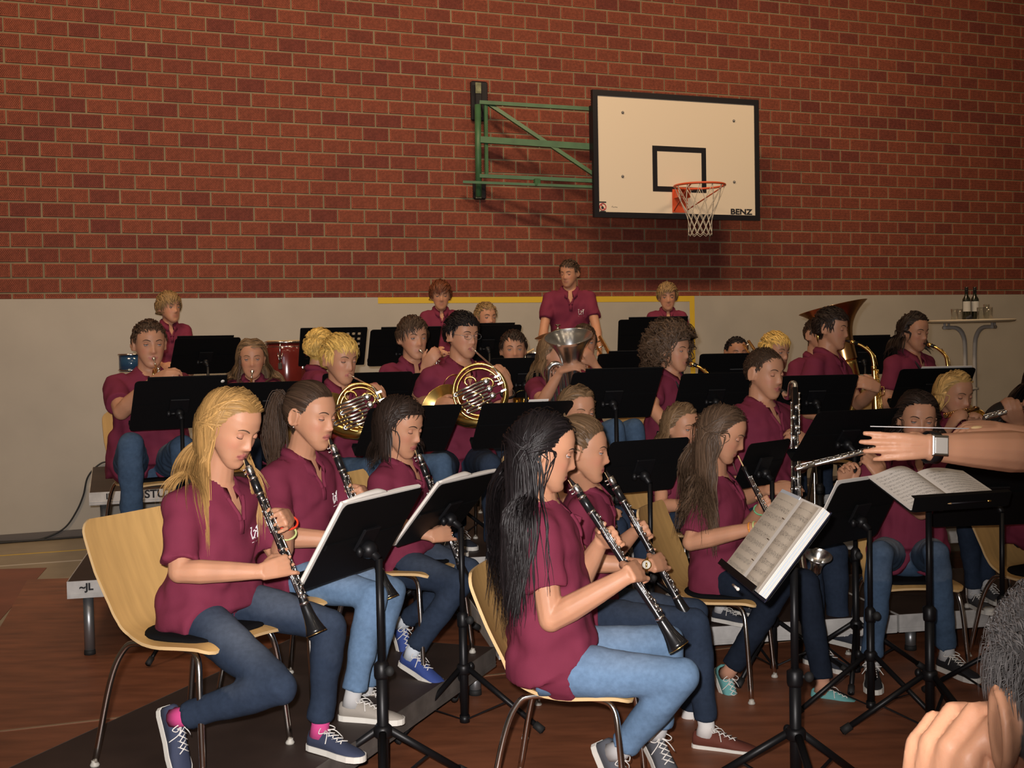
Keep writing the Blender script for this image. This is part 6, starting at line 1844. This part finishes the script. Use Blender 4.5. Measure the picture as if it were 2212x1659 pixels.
# slides seen above the stands
b = MB(); tz = Thing('trombone', 'trombone slide rising behind the euphonium', 'trombone', pt(1305, 750, 8.2))
for o_ in (0, -16): b.tube([pt(1296+o_, 728+(6 if o_ else 0), 8.3), pt(1345+o_, 815, 7.9)], .013 if not o_ else .008, 10)
tz.part('slide', b, M['brass'])
b = MB(); b.tube([pt(1281, 742, 8.28), pt(1300, 735, 8.3)], .005, 6); b.tube([pt(1286, 755, 8.25), pt(1309, 743, 8.26)], .005, 6); b.tube([pt(1300, 770, 8.2), pt(1318, 762, 8.16)], .005, 6); tz.part('slide_brace', b, M['silver'])
b = MB(); tz = Thing('trombone', 'trombone slide beside the very short-haired boy', 'trombone', pt(1628, 755, 8.4))
b.tube([pt(1617, 737, 8.5), pt(1664, 806, 8.15)], .011, 10); b.tube([pt(1606, 745, 8.5), pt(1653, 814, 8.15)], .008, 8); tz.part('slide', b, M['brass'])
b = MB(); b.tube([pt(1611, 746, 8.47), pt(1622, 742, 8.47)], .005, 6); tz.part('slide_brace', b, M['silver'])

# ---- back rows
pa1, m1 = auto('boy with cropped dark hair, only his forehead above a stand', (1600, 785), 8.5, -85, -85, 0, 1.0, 1.03, base=.4, ch='stacking chair under the boy with cropped dark hair', hair=[HSHORT(n=1200, length=.014, wid=.003)], hcol='black', vox=.0075, eyes=.5, logo=False, skin=(.42, .20, .11))
pa2, m2 = auto('blond boy with ruffled hair behind the bass clarinet player', (1697, 785), 8.2, -60, -55, -8, 1.0, 1.08, base=.4, ch='stacking chair under the ruffled blond boy', hair=[HSHORT(n=1500, length=.05, wid=.003, spread=1, bang=1)], hcol='yellow', brow='brownblond', vox=.007, eyes=.5, logo=False)
pb1, _ = auto('fair-haired boy standing at the back left by the wall', (381, 682), 9.15, -60, -42, 2, .84, 1.0, seated=False, hair=[HSHORT(n=2000, length=.075, wid=.0034, spread=1.5, bang=1, flow=(.3, .8, 0))], hcol='sandy', brow='brown', vox=.007, eyes=.5, logo=False,
              arms={'R': dict(w=W(352, 790, 8.95)), 'L': dict(w=W(420, 812, 8.9))})
pb2, _ = auto('red-brown-haired boy standing at the back, facing the camera', (954, 657), 9.9, -78, -82, -6, .86, 1.0, seated=False, hair=[HSHORT(n=1700, length=.075, wid=.0034, spread=1.6, bang=1, flow=(.3, 1, 0))], hcol='red', brow='red', vox=.007, eyes=.4, logo=False)
pb3, _ = auto('blond boy seated at the back, eyes above a black stand', (1062, 704), 9.6, -70, -62, 0, .9, 1.02, base=.6, ch='stacking chair under the blond boy at the back', hair=[HSHORT(n=1400, length=.04, wid=.003, spread=1)], hcol='sandy', brow='brown', vox=.0075, eyes=.45, logo=False)
pb4, _ = auto('tall boy standing at the back by the basketball hoop, looking aside', (1221, 609), 10.15, -88, -118, -6, 1.04, .97, seated=False, wf=1.08, hair=[HSHORT(n=1400, length=.035, wid=.003, spread=.8)], hcol='brown', vox=.007, eyes=.25,
              arms={'R': dict(w=W(1168, 770, 10.0), curl=.4, pole=A(-.5, .6, -.3)), 'L': dict(w=W(1298, 770, 9.95), curl=.4, pole=A(.5, .6, -.3))})
pb5, _ = auto('fair boy standing under the basketball hoop at the back', (1444, 659), 10.5, -90, -92, -6, .86, 1.0, seated=False, hair=[HSHORT(n=1700, length=.065, wid=.0034, spread=1.4, bang=1, flow=(.5, 1, 0))], hcol='sandy', brow='brown', vox=.007, eyes=.5, logo=False)

# ================================================================== MUSIC STANDS
SD = {}
def ms(key, px, py, Z, yaw, tilt, label, Zf=None, **k):
    """Zf: depth at which the desk was fitted with W=.5; desk size follows the depth used"""
    q = Z/(Zf or Z); SD[key] = stand(px, py, Z, yaw, tilt, label, W=.5*q, H=.34*q, **k); return SD[key]
ms(1, 386, 874, 6.25, 119, 36, 'black music stand in front of the stout trumpet boy, white dot sticker on its back', 6.6, legyaw=10)
ms(2, 584, 874, 6.4, 112, 40, 'black music stand in front of the girl with the small trumpet', 6.73, legyaw=50)
ms(3, 443, 769, 8.55, 122, 37, 'black music stand before the fair-haired boy standing at back left', 9.09)
ms(4, 719, 749, 8.8, 107, 33, 'perforated black music stand with rows of round holes', 9.11, perf=True)
ms(5, 872, 751, 8.6, 105, 40, 'black music stand behind the brown-haired trumpet boy', None)
ms(6, 1053, 741, 9.0, 105, 37, 'black music stand hiding the blond boy at the back', 9.25)
ms(7, 1133, 816, 7.4, 100, 36, 'black music stand in front of the dark-haired boy behind the horn player', 8.2)
ms(8, 790, 850, 6.75, 105, 45, 'black music stand behind the blond horn boy', None, legyaw=70)
ms(85, 969, 846, 6.95, 105, 43, 'black music stand just behind the young man with glasses', 7.56, legyaw=40)
ms(9, 882, 929, 5.55, 118, 43, 'black music stand in front of the blond horn boy', 5.99, legyaw=35)
ms(10, 1128, 918, 5.85, 108, 43, 'black music stand in front of the horn player with glasses', 6.28, legyaw=15)
ms(11, 1323, 854, 6.3, 103, 40, 'black music stand in front of the euphonium player', 6.48, legyaw=-15)
ms(12, 1372, 807, 7.75, 98, 43, 'black music stand with a red mark behind the one of the euphonium player', 7.28)
ms(13, 1408, 727, 8.89, 88, 42, 'black music stand in front of the fair boy under the hoop', None)
ms(14, 1591, 804, 7.75, 88, 43, 'black music stand with two white dots behind the frizzy-haired girl', 7.83)
ms(15, 1545, 851, 6.75, 100, 38, 'black music stand in front of the frizzy-haired saxophone player', 7.53)
ms(16, 1762, 853, 6.7, 93, 40, 'black music stand in front of the young man with the gold saxophone', 7.77)
ms(17, 1866, 769, 8.9, 83, 32, 'black music stand in front of the tuba player', 9.31)
ms(18, 2013, 838, 7.1, 93, 40, 'black music stand in front of the long-haired saxophone player', 7.87)
ms(19, 1829, 939, 5.55, 112, 42, 'black music stand beside the bass clarinet, above the silver flute', 5.85, legyaw=10)
ms(20, 1388, 1007, 5.45, 118, 30, 'black music stand behind the two front clarinet girls, in front of the small girl', 6.37, legyaw=30)
ms(21, 1645, 1003, 5.62, 136, 25, 'black music stand partly behind the oboe player', 7.82, legyaw=-10)
ms(22, 788, 1159, 4.13, 154, 32, 'black music stand nearest the camera at left, white sheet edge showing', None, base=.005, legyaw=35, fat=1.25)
ms(23, 969, 1098, 4.9, 153, 40, 'black music stand left of the black-haired girl, white sheet edge showing', 5.0, base=.005, legyaw=-20, fat=1.1)
ms(26, 1853, 1104, 5.0, 129, 29, 'black music stand with papers left of the open score', 5.29, base=.005, legyaw=70)
ms(27, 2150, 1066, 5.05, 95, 30, 'black music stand at the right edge behind the open score', None, legyaw=20)
ms(24, 1679, 1180, 3.99, 183, 38, 'black music stand carrying the thick open music folder', None, base=.005, legyaw=35, fat=1.3)
ms(25, 2025, 1062, 4.6, -73, 71, 'conductor stand with nearly flat desk carrying the open score', 5.25, base=.005, legyaw=55, fat=1.15)

# folders resting on desks (their tops stick out a little above the desk)
def folder_on(k, dx, dy, w, h, label, m='blackdesk', th=.006, name='music_folder', cat='folder'):
    d = SD[k]; c = d['c']+d['r']*dx+d['u']*dy+d['n']*(.0045+th/2)
    b = MB(); b.box(c, (w, h, th), d['r'], d['u'], d['n'], bev=.0015)
    t = Thing(name, label, cat, c); t.part('cover', b, M[m]); return t, c, d
for k, dx, dy, lab in ((1, -.03, .018, 'flat black music folder on the stand of the stout trumpet boy'), (3, .02, .014, 'flat black folder on the stand at the back left'), (5, -.04, .016, 'flat black folder on the stand behind the brown-haired trumpet boy'),
                  (6, .02, .014, 'flat black folder on the stand hiding the blond boy'), (11, -.035, .018, 'flat black folder on the stand of the euphonium player'), (12, -.03, .016, 'flat black folder on the stand with the red mark'),
                  (13, -.04, .016, 'flat black folder on the stand under the hoop'), (17, .03, .014, 'flat black folder on the stand of the tuba player')):
    folder_on(k, dx, dy, SD[k]['W']*.86, SD[k]['H']*1.0, lab)

# sheet with printed staves
def sheet_material(name, staves=12, seed=1, tint=(.80, .755, .70)):
    m = bpy.data.materials.new(name); m.use_nodes = True; nt = m.node_tree; N = nt.nodes; L = nt.links
    b = N['Principled BSDF']; b.inputs['Roughness'].default_value = .8; b.inputs['Specular IOR Level'].default_value = .2
    uv = N.new('ShaderNodeUVMap'); uv.uv_map = 'UVMap'; sp = N.new('ShaderNodeSeparateXYZ'); L.new(uv.outputs[0], sp.inputs[0])
    def mth(op, a, c=None):
        n = N.new('ShaderNodeMath'); n.operation = op
        for i, q in enumerate((a, c)):
            if q is None: continue
            if isinstance(q, (int, float)): n.inputs[i].default_value = q
            else: L.new(q, n.inputs[i])
        return n.outputs[0]
    u, v = sp.outputs[0], sp.outputs[1]
    sv = mth('MULTIPLY', v, float(staves)); fr = mth('FRACT', sv)
    inst = mth('MULTIPLY', mth('GREATER_THAN', fr, .30), mth('LESS_THAN', fr, .72))
    line = mth('LESS_THAN', mth('FRACT', mth('MULTIPLY', fr, 12.0)), .22)
    lines = mth('MULTIPLY', mth('MULTIPLY', inst, line), .55)
    mp = N.new('ShaderNodeCombineXYZ'); L.new(mth('MULTIPLY', u, 70.0), mp.inputs[0]); L.new(mth('MULTIPLY', v, staves*5.0), mp.inputs[1])
    vo = N.new('ShaderNodeTexVoronoi'); vo.inputs['Scale'].default_value = 1.0; L.new(mp.outputs[0], vo.inputs['Vector'])
    inst2 = mth('MULTIPLY', mth('GREATER_THAN', fr, .22), mth('LESS_THAN', fr, .80))
    note = mth('MULTIPLY', mth('LESS_THAN', vo.outputs['Distance'], .30), inst2)
    mg = mth('MULTIPLY', mth('MULTIPLY', mth('GREATER_THAN', u, .07), mth('LESS_THAN', u, .93)), mth('MULTIPLY', mth('GREATER_THAN', v, .04), mth('LESS_THAN', v, .93)))
    ink = mth('MULTIPLY', mth('MINIMUM', mth('ADD', lines, note), .9), mg)
    mx = N.new('ShaderNodeMix'); mx.data_type = 'RGBA'; L.new(ink, mx.inputs[0]); mx.inputs[6].default_value = (*tint, 1); mx.inputs[7].default_value = (.05, .045, .05, 1)
    L.new(mx.outputs[2], b.inputs['Base Color']); return m
M['music'] = sheet_material('printed_music', 12)
M['musicold'] = sheet_material('printed_music_large', 9, tint=(.66, .58, .47))
def page(P00, P10, P11, P01, name, m, t, lift=None, n=10, th=.0, n_=None, parent=None):
    """bilinear page with optional lift along n_; P00 lower left, P01 upper left"""
    vs = []; fs = []; uvs = []
    for j in range(n+1):
        for i in range(n+1):
            u, v = i/n, j/n; p = lerp(lerp(P00, P10, u), lerp(P01, P11, u), v)
            if lift is not None: p = p+n_*lift(u, v)
            vs.append(p)
    for j in range(n):
        for i in range(n):
            q = (j*(n+1)+i, j*(n+1)+i+1, (j+1)*(n+1)+i+1, (j+1)*(n+1)+i); fs.append(q)
            uvs += [(i/n, j/n), ((i+1)/n, j/n), ((i+1)/n, (j+1)/n), (i/n, (j+1)/n)]
    me = bpy.data.meshes.new(name); me.from_pydata([tuple(p) for p in vs], [], fs); ul = me.uv_layers.new(name='UVMap'); ul.data.foreach_set('uv', np.array(uvs).ravel()); smooth_all(me)
    return t.part(name, me, m, parent)
# sheets on the two front stands: white block edge at the left, curled top
for k, lab in ((22, 'white sheet music on the nearest left stand, curled at the top'), (23, 'white sheet music on the stand left of the black-haired girl, curled at the top')):
    d = SD[k]; W_, H_ = d['W'], d['H']
    c = d['c']+d['n']*.009+d['r']*.012+d['u']*.006
    t = Thing('sheet_music', lab, 'sheet music', c)
    b = MB(); b.box(c, (W_*1.0, H_*1.0, .010), d['r'], d['u'], d['n'], bev=.001); bl = t.part('page_block', b, M['paper'])
    P = lambda a, q, z=.0065: c+d['r']*a*W_/2+d['u']*q*H_/2+d['n']*z
    page(P(-1, -1), P(0, -1), P(0, 1), P(-1, 1), 'music_page', M['music'], t, lambda u, v: .004*sin(pi*u), 8, n_=d['n'])
    page(P(0, -1), P(1, -1), P(1, 1.0), P(0, 1.0), 'music_page', M['music'], t, lambda u, v: .004*sin(pi*u), 8, n_=d['n'])
    b = MB(); q = [P(.95, 1.0, .002), P(.5, 1.06, .004), P(.1, 1.05, .008), P(-.1, 1.02, .004)]
    b.tube(smooth_path(q, 5), [.004, .010, .013, .004], 8, ref=d['n'], asp=.5); t.part('curled_corner', b, M['paper'])
# papers on stand 26
d = SD[26]; c = d['c']+d['n']*.008+d['u']*.012+d['r']*.012
t = Thing('sheet_music', 'loose white sheets on the stand left of the open score', 'sheet music', c)
b = MB(); b.box(c, (d['W']*.99, d['H'], .004), d['r'], d['u'], d['n']); t.part('sheet', b, M['paper'])
b = MB(); b.box(c+d['n']*.004-d['r']*.1+d['u']*.006, (.21, .297, .002), d['r'], d['u'], d['n']); t.part('sheet', b, M['paper'])
for k, lab in ((18, 'white sheet edge on top of the stand of the long-haired saxophone player'), (10, 'white sheet on the stand before the horn player with glasses')):
    d = SD[k]; c = d['c']+d['n']*.006+d['u']*.010+d['r']*(-.05)
    t = Thing('sheet_music', lab, 'sheet music', c); b = MB(); b.box(c, (.30 if k == 18 else .10, d['H'], .003), d['r'], d['u'], d['n']); t.part('sheet', b, M['paper'])
# small marks on stands
def dots(k, spots, r, m, nm='sticker'):
    d = SD[k]
    for a, q in spots:
        b = MB(); b.lathe(d['c']+d['r']*a+d['u']*q-d['n']*.002, -d['n'], [(r, 0), (r, .001)], 14)
        me = b.mesh(nm, d['foot']); me.materials.append(m)
        o = bpy.data.objects.new(nm, me); COL.objects.link(o)
        o.parent = [x for x in bpy.data.objects if x.name.startswith('music_stand') and (Vector(x.location)-Vector(d['foot'])).length < 1e-4][0]
dots(1, [(-.21, .145)], .010, M['paper'])
dots(14, [(.03, -.03), (.035, -.075)], .012, M['paper'])
dots(12, [(-.02, -.12)], .010, M['red'])

# ---- the thick open folder
d = SD[24]; c = d['c']; r, u, n = d['r'], d['u'], d['n']
t = Thing('open_music_folder', 'thick open music folder with stave pages in plastic sleeves, on the right-front stand', 'folder', c)
M['plastic'] = mat('plastic_sleeve_edges', (.62, .70, .78), .3); M['folderblue'] = mat('folder_cover', (.01, .012, .03), .4)
P = lambda a, q, z: c+r*a*.25+u*q*.17+n*z
b = MB(); b.box(P(0, .02, .006), (.50, .352, .004), r, u, n, bev=.001); t.part('cover', b, M['folderblue'])
for i in range(7):
    m_ = M['plastic'] if i in (2, 4) else M['paper']
    b = MB(); b.box(P(.52+.012*i, .04, .010+.0052*i), (.235, .335, .0046), r, u, n, bev=.001); t.part('page_sleeve', b, m_)
    if i < 5:
        b = MB(); b.box(P(-.52-.02*i, .04+.01*i, .009+.0035*i), (.225, .335, .003), r, u, n, bev=.0008); t.part('page_sleeve', b, m_)
z1 = .048; z0 = .030
page(P(.04, -.92, z0+.004), P(.99, -.92, z1), P(.99, .98, z1), P(.04, .98, z0+.004), 'music_page', M['musicold'], t, lambda a, q: .008*sin(pi*min(a*1.2, 1)), 12, n_=n)
page(P(-.99, -.92, z0), P(.03, -.92, z0+.004), P(.03, .98, z0+.004), P(-.99, .98, z0), 'music_page', M['musicold'], t, lambda a, q: .006*sin(pi*a), 12, n_=n)
b = MB()
for q in (-.5, 0, .5): b.tube([P(.035+.05*cos(a), q, .03+.016*sin(a)) for a in np.linspace(0, pi, 9)], .0018, 6)
t.part('binder_ring', b, M['chrome'])
b = MB(); b.tube([P(.2, -1.12, .058), P(.5, -1.12, .060)], .004, 8); b.ell(P(.5, -1.12, .060), .006); tt2 = Thing('pencil', 'pencil lying in the ledge of the folder stand', 'pencil', P(.35, -1.12, .058)); tt2.part('shaft', b, M['paper'])

# ---- open score
d = SD[25]; c = d['c']; r, u, n = d['r'], d['u'], d['n']; W_, H_ = d['W'], d['H']
t = Thing('open_score', 'open orchestral score lying on the nearly flat conductor stand', 'music book', c)
P = lambda a, q, z: c+r*a*W_/2+u*q*H_/2+n*z
sp_ = .02
arc = lambda a: .022*sin(pi*min(1, (1-a)*1.0))**.8 if a > 0 else 0
page(P(-1.0, -.92, .006), P(sp_, -.92, .010), P(sp_, .98, .010), P(-1.0, .98, .006), 'music_page', M['music'], t, lambda a, q: .004+.034*sin(pi*a**1.4)**1.2, 14, n_=n)
page(P(sp_, -.92, .010), P(1.0, -.92, .006), P(1.0, .98, .006), P(sp_, .98, .010), 'music_page', M['music'], t, lambda a, q: .004+.018*sin(pi*a**.7)**1.2, 14, n_=n)
for s_ in (-1, 1):
    b = MB(); b.box(P(.5*s_+sp_/2, .03, .005), (W_*.49, H_*.95, .006), r, u, n, bev=.001); t.part('page_block', b, M['paper'])
lp = c-u*(H_/2)+n*.045
t = Thing('pencil', 'pencil lying on the ledge of the conductor stand', 'pencil', lp)
b = MB(); b.tube([lp-r*.06-n*.014-u*.01, lp+r*.10-n*.014-u*.01], .0036, 6); t.part('shaft', b, M['black'])
b = MB(); b.tube([lp-r*.075-n*.014-u*.01, lp-r*.06-n*.014-u*.01], [.0005, .0036], 6); t.part('tip', b, M['plyedge'])
b = MB(); b.tube([lp+r*.10-n*.014-u*.01, lp+r*.115-n*.014-u*.01], .0038, 8); t.part('ferrule', b, M['gold'])

# ================================================================== CONDUCTOR
Nc = A(1.80, 3.53, 1.44)
pc = person('conductor in maroon polo reaching in from the right edge with baton and wrist watch', A(1.86, 3.60, 1.65), Nc, A(1.86, 3.50, .97), 150, 1.04, hyaw=150, hpitch=-8, seated=False, hair=[HSHORT(n=900, length=.03, wid=.0024)], hcol='brown', vox=.0036, bulk=1.1,
            arms={'L': dict(w=pt(2004, 966, 3.22), e=pt(2240, 978, 3.32), d=A(-1, .02, .03), n=A(-.05, -1, .15), curl=(.10, .12, .16, .24), thumb=pt(1950, 955, 3.29), hscale=.98, spread=.95, thick=1.32),
                  'R': dict(w=pt(2150, 925, 3.72), e=pt(2300, 968, 3.70), d=A(-1, .0, .02), n=A(.0, -.4, .9), curl=.95, spread=.9)}, jeans='dark', eyes=.4, sleeve=.62, logo=False)
a = pc.AR['L']; ax = nz(a['W']-a['E']); p = a['W']-ax*.012; nf = nz(A(-.05, -1, .12)-ax*(A(-.05, -1, .12)@ax)); sdv = np.cross(ax, nf)
b = MB(); b.tube([p+nf*cos(q)*.036+sdv*sin(q)*.042 for q in np.linspace(0, 2*pi, 33)], .0018, 8, ref=ax, asp=1); 
rings = []
for q in np.linspace(0, 2*pi, 33):
    o_ = p+nf*cos(q)*.035+sdv*sin(q)*.041; dd = nz(nf*cos(q)+sdv*sin(q)); rings.append([o_-ax*.015, o_+ax*.015, o_+ax*.015+dd*.003, o_-ax*.015+dd*.003])
b = MB(); b.loft(rings, True, False, False); wt = pc.part('watch_strap', b, M['ebony'])
b = MB(); q0 = p+nf*.037+sdv*.004; b.box(q0, (.050, .056, .011), ax, sdv, nf, bev=.003); wc_ = pc.part('wrist_watch', b, M['silver'])
b = MB(); b.box(q0+nf*.006, (.037, .042, .002), ax, sdv, nf); pc.part('watch_dial', b, mat('watch_dial', (.45, .42, .38), .2), wc_)
# baton
h0 = pt(2098, 926, 3.70); h1 = pt(1880, 921, 3.66)
t = Thing('baton', 'thin white baton pointing left from the conductor hand', 'baton', (h0+h1)/2)
b = MB(); b.tube([h1, h0], [.0012, .0022], 8); t.part('shaft', b, M['white'])
b = MB(); b.ell(h0+A(.018, 0, 0), (.022, .009, .009)); t.part('grip', b, M['plyedge'])

# ================================================================== MAN IN THE AUDIENCE
Hm = A(.462, .95, 1.272)
Nm = Hm+A(.03, -.06, -.17)
pm_ = person('grey-haired man in the audience, close up at the lower right, hand at his cheek', Hm, Nm, Nm+A(.03, -.06, -.46), 100, 1.0, hyaw=95, hpitch=-4, hs=1.05, hair=[HSHORT(n=19000, length=.015, wid=.0004, flow=(0, -.9, -.1))], hcol='greyhair', vox=.003,
             arms={'L': dict(w=A(.352, 1.02, 1.140), e=A(.28, 1.12, .92), d=A(.12, .0, 1), n=A(-.95, -.45, .1), curl=(.75, .8, .85, .9), thumb=A(.40, 1.0, 1.23)), 'R': dict(w=A(.75, 1.1, .9))}, jeans='dark', noface=False, logo=False, shirtm='grey_shirt' if False else 'polo',
             legs={'R': (A(.55, 1.2, .5), A(.6, 1.25, .09), dirv(110)), 'L': (A(.25, 1.15, .5), A(.25, 1.2, .09), dirv(110))})
chair(Nm[0]+.05, Nm[1]-.12, .004, 112, 'chair under the grey-haired man in the audience')

# ================================================================== PERCUSSION
M['congared'] = mat('lacquered_red_shell', (.13, .016, .012), .16, coat=.8, var=.2, vscale=8)
M['skinhead'] = mat('drum_skin', (.48, .36, .20), .6)
def conga(px, ytop, Z, r, h, label):
    top = pt(px, ytop, Z); t = Thing('conga_drum', label, 'drum', A(top[0], top[1], top[2]-h))
    b = MB(); b.lathe(A(top[0], top[1], top[2]-h), UP, [(r*.72, 0), (r*.9, h*.15), (r*1.12, h*.45), (r*1.16, h*.6), (r*1.08, h*.85), (r*.98, h*.985)], 40); t.part('shell', b, M['congared'])
    b = MB(); b.lathe(top-UP*.012, UP, [(r*.97, 0), (r*.98, .010), (r*.9, .016), (.001, .0165)], 40); t.part('head', b, M['skinhead'])
    b = MB(); b.tube([top-UP*.012+A(cos(a)*r*1.03, sin(a)*r*1.03, 0) for a in np.linspace(0, 2*pi, 41)], .009, 8, cap=False); b.tube([top-UP*.045+A(cos(a)*r*1.01, sin(a)*r*1.01, 0) for a in np.linspace(0, 2*pi, 41)], .004, 6, cap=False); t.part('hoop', b, M['chrome'])
    for k in range(6):
        a = radians(-95+60*k); d = A(cos(a), sin(a), 0); b = MB()
        b.tube([top+d*(r*1.05)-UP*.01, top+d*(r*1.12)-UP*.05, top+d*(r*1.19)-UP*.15], .005, 8)
        for s_ in (-1, 1): b.tube([top+d*(r*1.13)-UP*.09+np.cross(d, UP)*.02*s_, top+d*(r*1.18)-UP*.17], .004, 6)
        b.box(top+d*(r*1.12)-UP*.19, (.02, .03, .05), d, np.cross(UP, d), UP, bev=.004); t.part('tuning_lug', b, M['chrome'])
    return t
c1 = conga(618, 736, 9.2, .155, .60, 'dark red conga drum with chrome hoop left of the perforated stand')
tq = pt(600, 800, 9.2)
t = Thing('conga_stand', 'low black stand under the conga drum', 'stand', A(c1.loc[0], c1.loc[1], .6))
for k in range(3):
    d = dirv(30+120*k); b = MB(); b.tube(smooth_path([c1.loc+d*.16+UP*.12, c1.loc+d*.18-UP*.05, A(c1.loc[0], c1.loc[1], .6)+d*.27+UP*.012], 4), .011, 8); t.part('leg', b, M['blackmetal'])
b = MB(); b.tube([c1.loc+UP*.02+dirv(a)*.16 for a in range(0, 361, 15)], .009, 8, cap=False); t.part('ring', b, M['blackmetal'])
# snare drum
sp0 = pt(1156, 762, 8.7)
t = Thing('snare_drum', 'small snare drum with chrome lugs between the two seated boys', 'drum', sp0-UP*.14)
b = MB(); b.lathe(sp0-UP*.13, UP, [(.165, 0), (.165, .125)], 40, cap=True); t.part('shell', b, M['black'])
for z in (0, -.13):
    b = MB(); b.tube([sp0+UP*z+A(cos(a)*.170, sin(a)*.170, 0) for a in np.linspace(0, 2*pi, 41)], .006, 8, cap=False); t.part('hoop', b, M['chrome'])
b = MB(); b.lathe(sp0-UP*.006, UP, [(.16, 0), (.16, .002), (.001, .003)], 36); t.part('head', b, M['paper'])
for k in range(8):
    d = dirv(45*k+20); b = MB(); b.cone(sp0+d*.172, sp0+d*.172-UP*.13, .0035, n=8); b.box(sp0+d*.170-UP*.065, (.016, .018, .05), d, np.cross(UP, d), UP, bev=.004); t.part('lug', b, M['chrome'])
t = Thing('snare_stand', 'chrome stand under the snare drum', 'stand', A(sp0[0], sp0[1], deckz(sp0[0], sp0[1])))
b = MB(); b.cone(t.loc+UP*.15, sp0-UP*.16, .012, n=10); t.part('pole', b, M['chrome'])
for k in range(3):
    d = dirv(30+120*k); b = MB(); b.tube([t.loc+UP*.22, t.loc+d*.24+UP*.010], .008, 8); t.part('leg', b, M['chrome'])
    b = MB(); b.tube([sp0-UP*.17, sp0+d*.155-UP*.145, sp0+d*.155-UP*.11], .006, 8); t.part('basket_arm', b, M['chrome'])
for i, (x0, y0, x1, y1) in enumerate(((1128, 768, 1152, 755),)):
    p0, p1 = pt(x0, y0, 8.5), pt(x1, y1, 8.52); b = MB(); b.tube([p0, p1], [.008, .006], 8); b.ell(p1, .008)
    solo('drumstick', b, M['plyedge'], 'wooden drumstick lying over the snare drum', 'drumstick', (p0+p1)/2)
# cymbal
cy = pt(1205, 716, 9.2); ax = nz(A(-.20, -.10, 1))
t = Thing('cymbal', 'dark cymbal on a stand behind the euphonium bell', 'cymbal', A(cy[0], cy[1], .6))
b = MB(); b.lathe(cy, ax, [(.185, -.016), (.15, -.006), (.06, 0), (.04, .010), (.02, .018), (.004, .019), (.004, .017), (.02, .015), (.04, .007), (.06, -.003), (.15, -.009), (.185, -.018)], 44, cap=False); t.part('cymbal_plate', b, mat('cymbal_bronze', (.20, .13, .05), .3, .9))
b = MB(); b.cone(A(cy[0], cy[1], .62), cy+UP*.02, .009, n=10); b.lathe(cy+UP*.015, UP, [(.012, 0), (.012, .012), (.006, .014), (.006, .04)], 10); b.tube([cy+UP*.05-A(.02, 0, 0), cy+UP*.05+A(.02, 0, 0)], .005, 6); t.part('stand_pole', b, M['chrome'])
for k in range(3):
    d = dirv(30+120*k); b = MB(); b.tube([A(cy[0], cy[1], .82), A(cy[0], cy[1], .610)+d*.3], .009, 8); t.part('leg', b, M['chrome'])
# little blue tom behind the stout boy
bt = pt(283, 766, 8.6)
t = Thing('tom_drum', 'small blue drum behind the shoulder of the stout trumpet boy', 'drum', bt-UP*.12)
b = MB(); b.lathe(bt-UP*.12, UP, [(.085, 0), (.085, .115)], 28); t.part('shell', b, mat('blue_shell', (.02, .06, .12), .15, coat=.6))
b = MB(); b.tube([bt+A(cos(a)*.088, sin(a)*.088, 0) for a in np.linspace(0, 2*pi, 33)], .006, 6, cap=False); b.tube([bt-UP*.11+A(cos(a)*.088, sin(a)*.088, 0) for a in np.linspace(0, 2*pi, 33)], .005, 6, cap=False); t.part('hoop', b, M['chrome'])
b = MB(); b.lathe(bt-UP*.004, UP, [(.083, 0), (.083, .002)], 24); t.part('head', b, M['paper'])
t = Thing('tom_stand', 'thin stand under the small blue drum', 'stand', A(bt[0], bt[1], deckz(bt[0], bt[1])))
b = MB(); b.cone(t.loc+UP*.02, bt-UP*.125, .011, n=10); t.part('pole', b, M['chrome'])
for k in range(3):
    d = dirv(10+120*k); b = MB(); b.tube([t.loc+UP*.20, t.loc+d*.25+UP*.010], .008, 8); t.part('leg', b, M['chrome'])
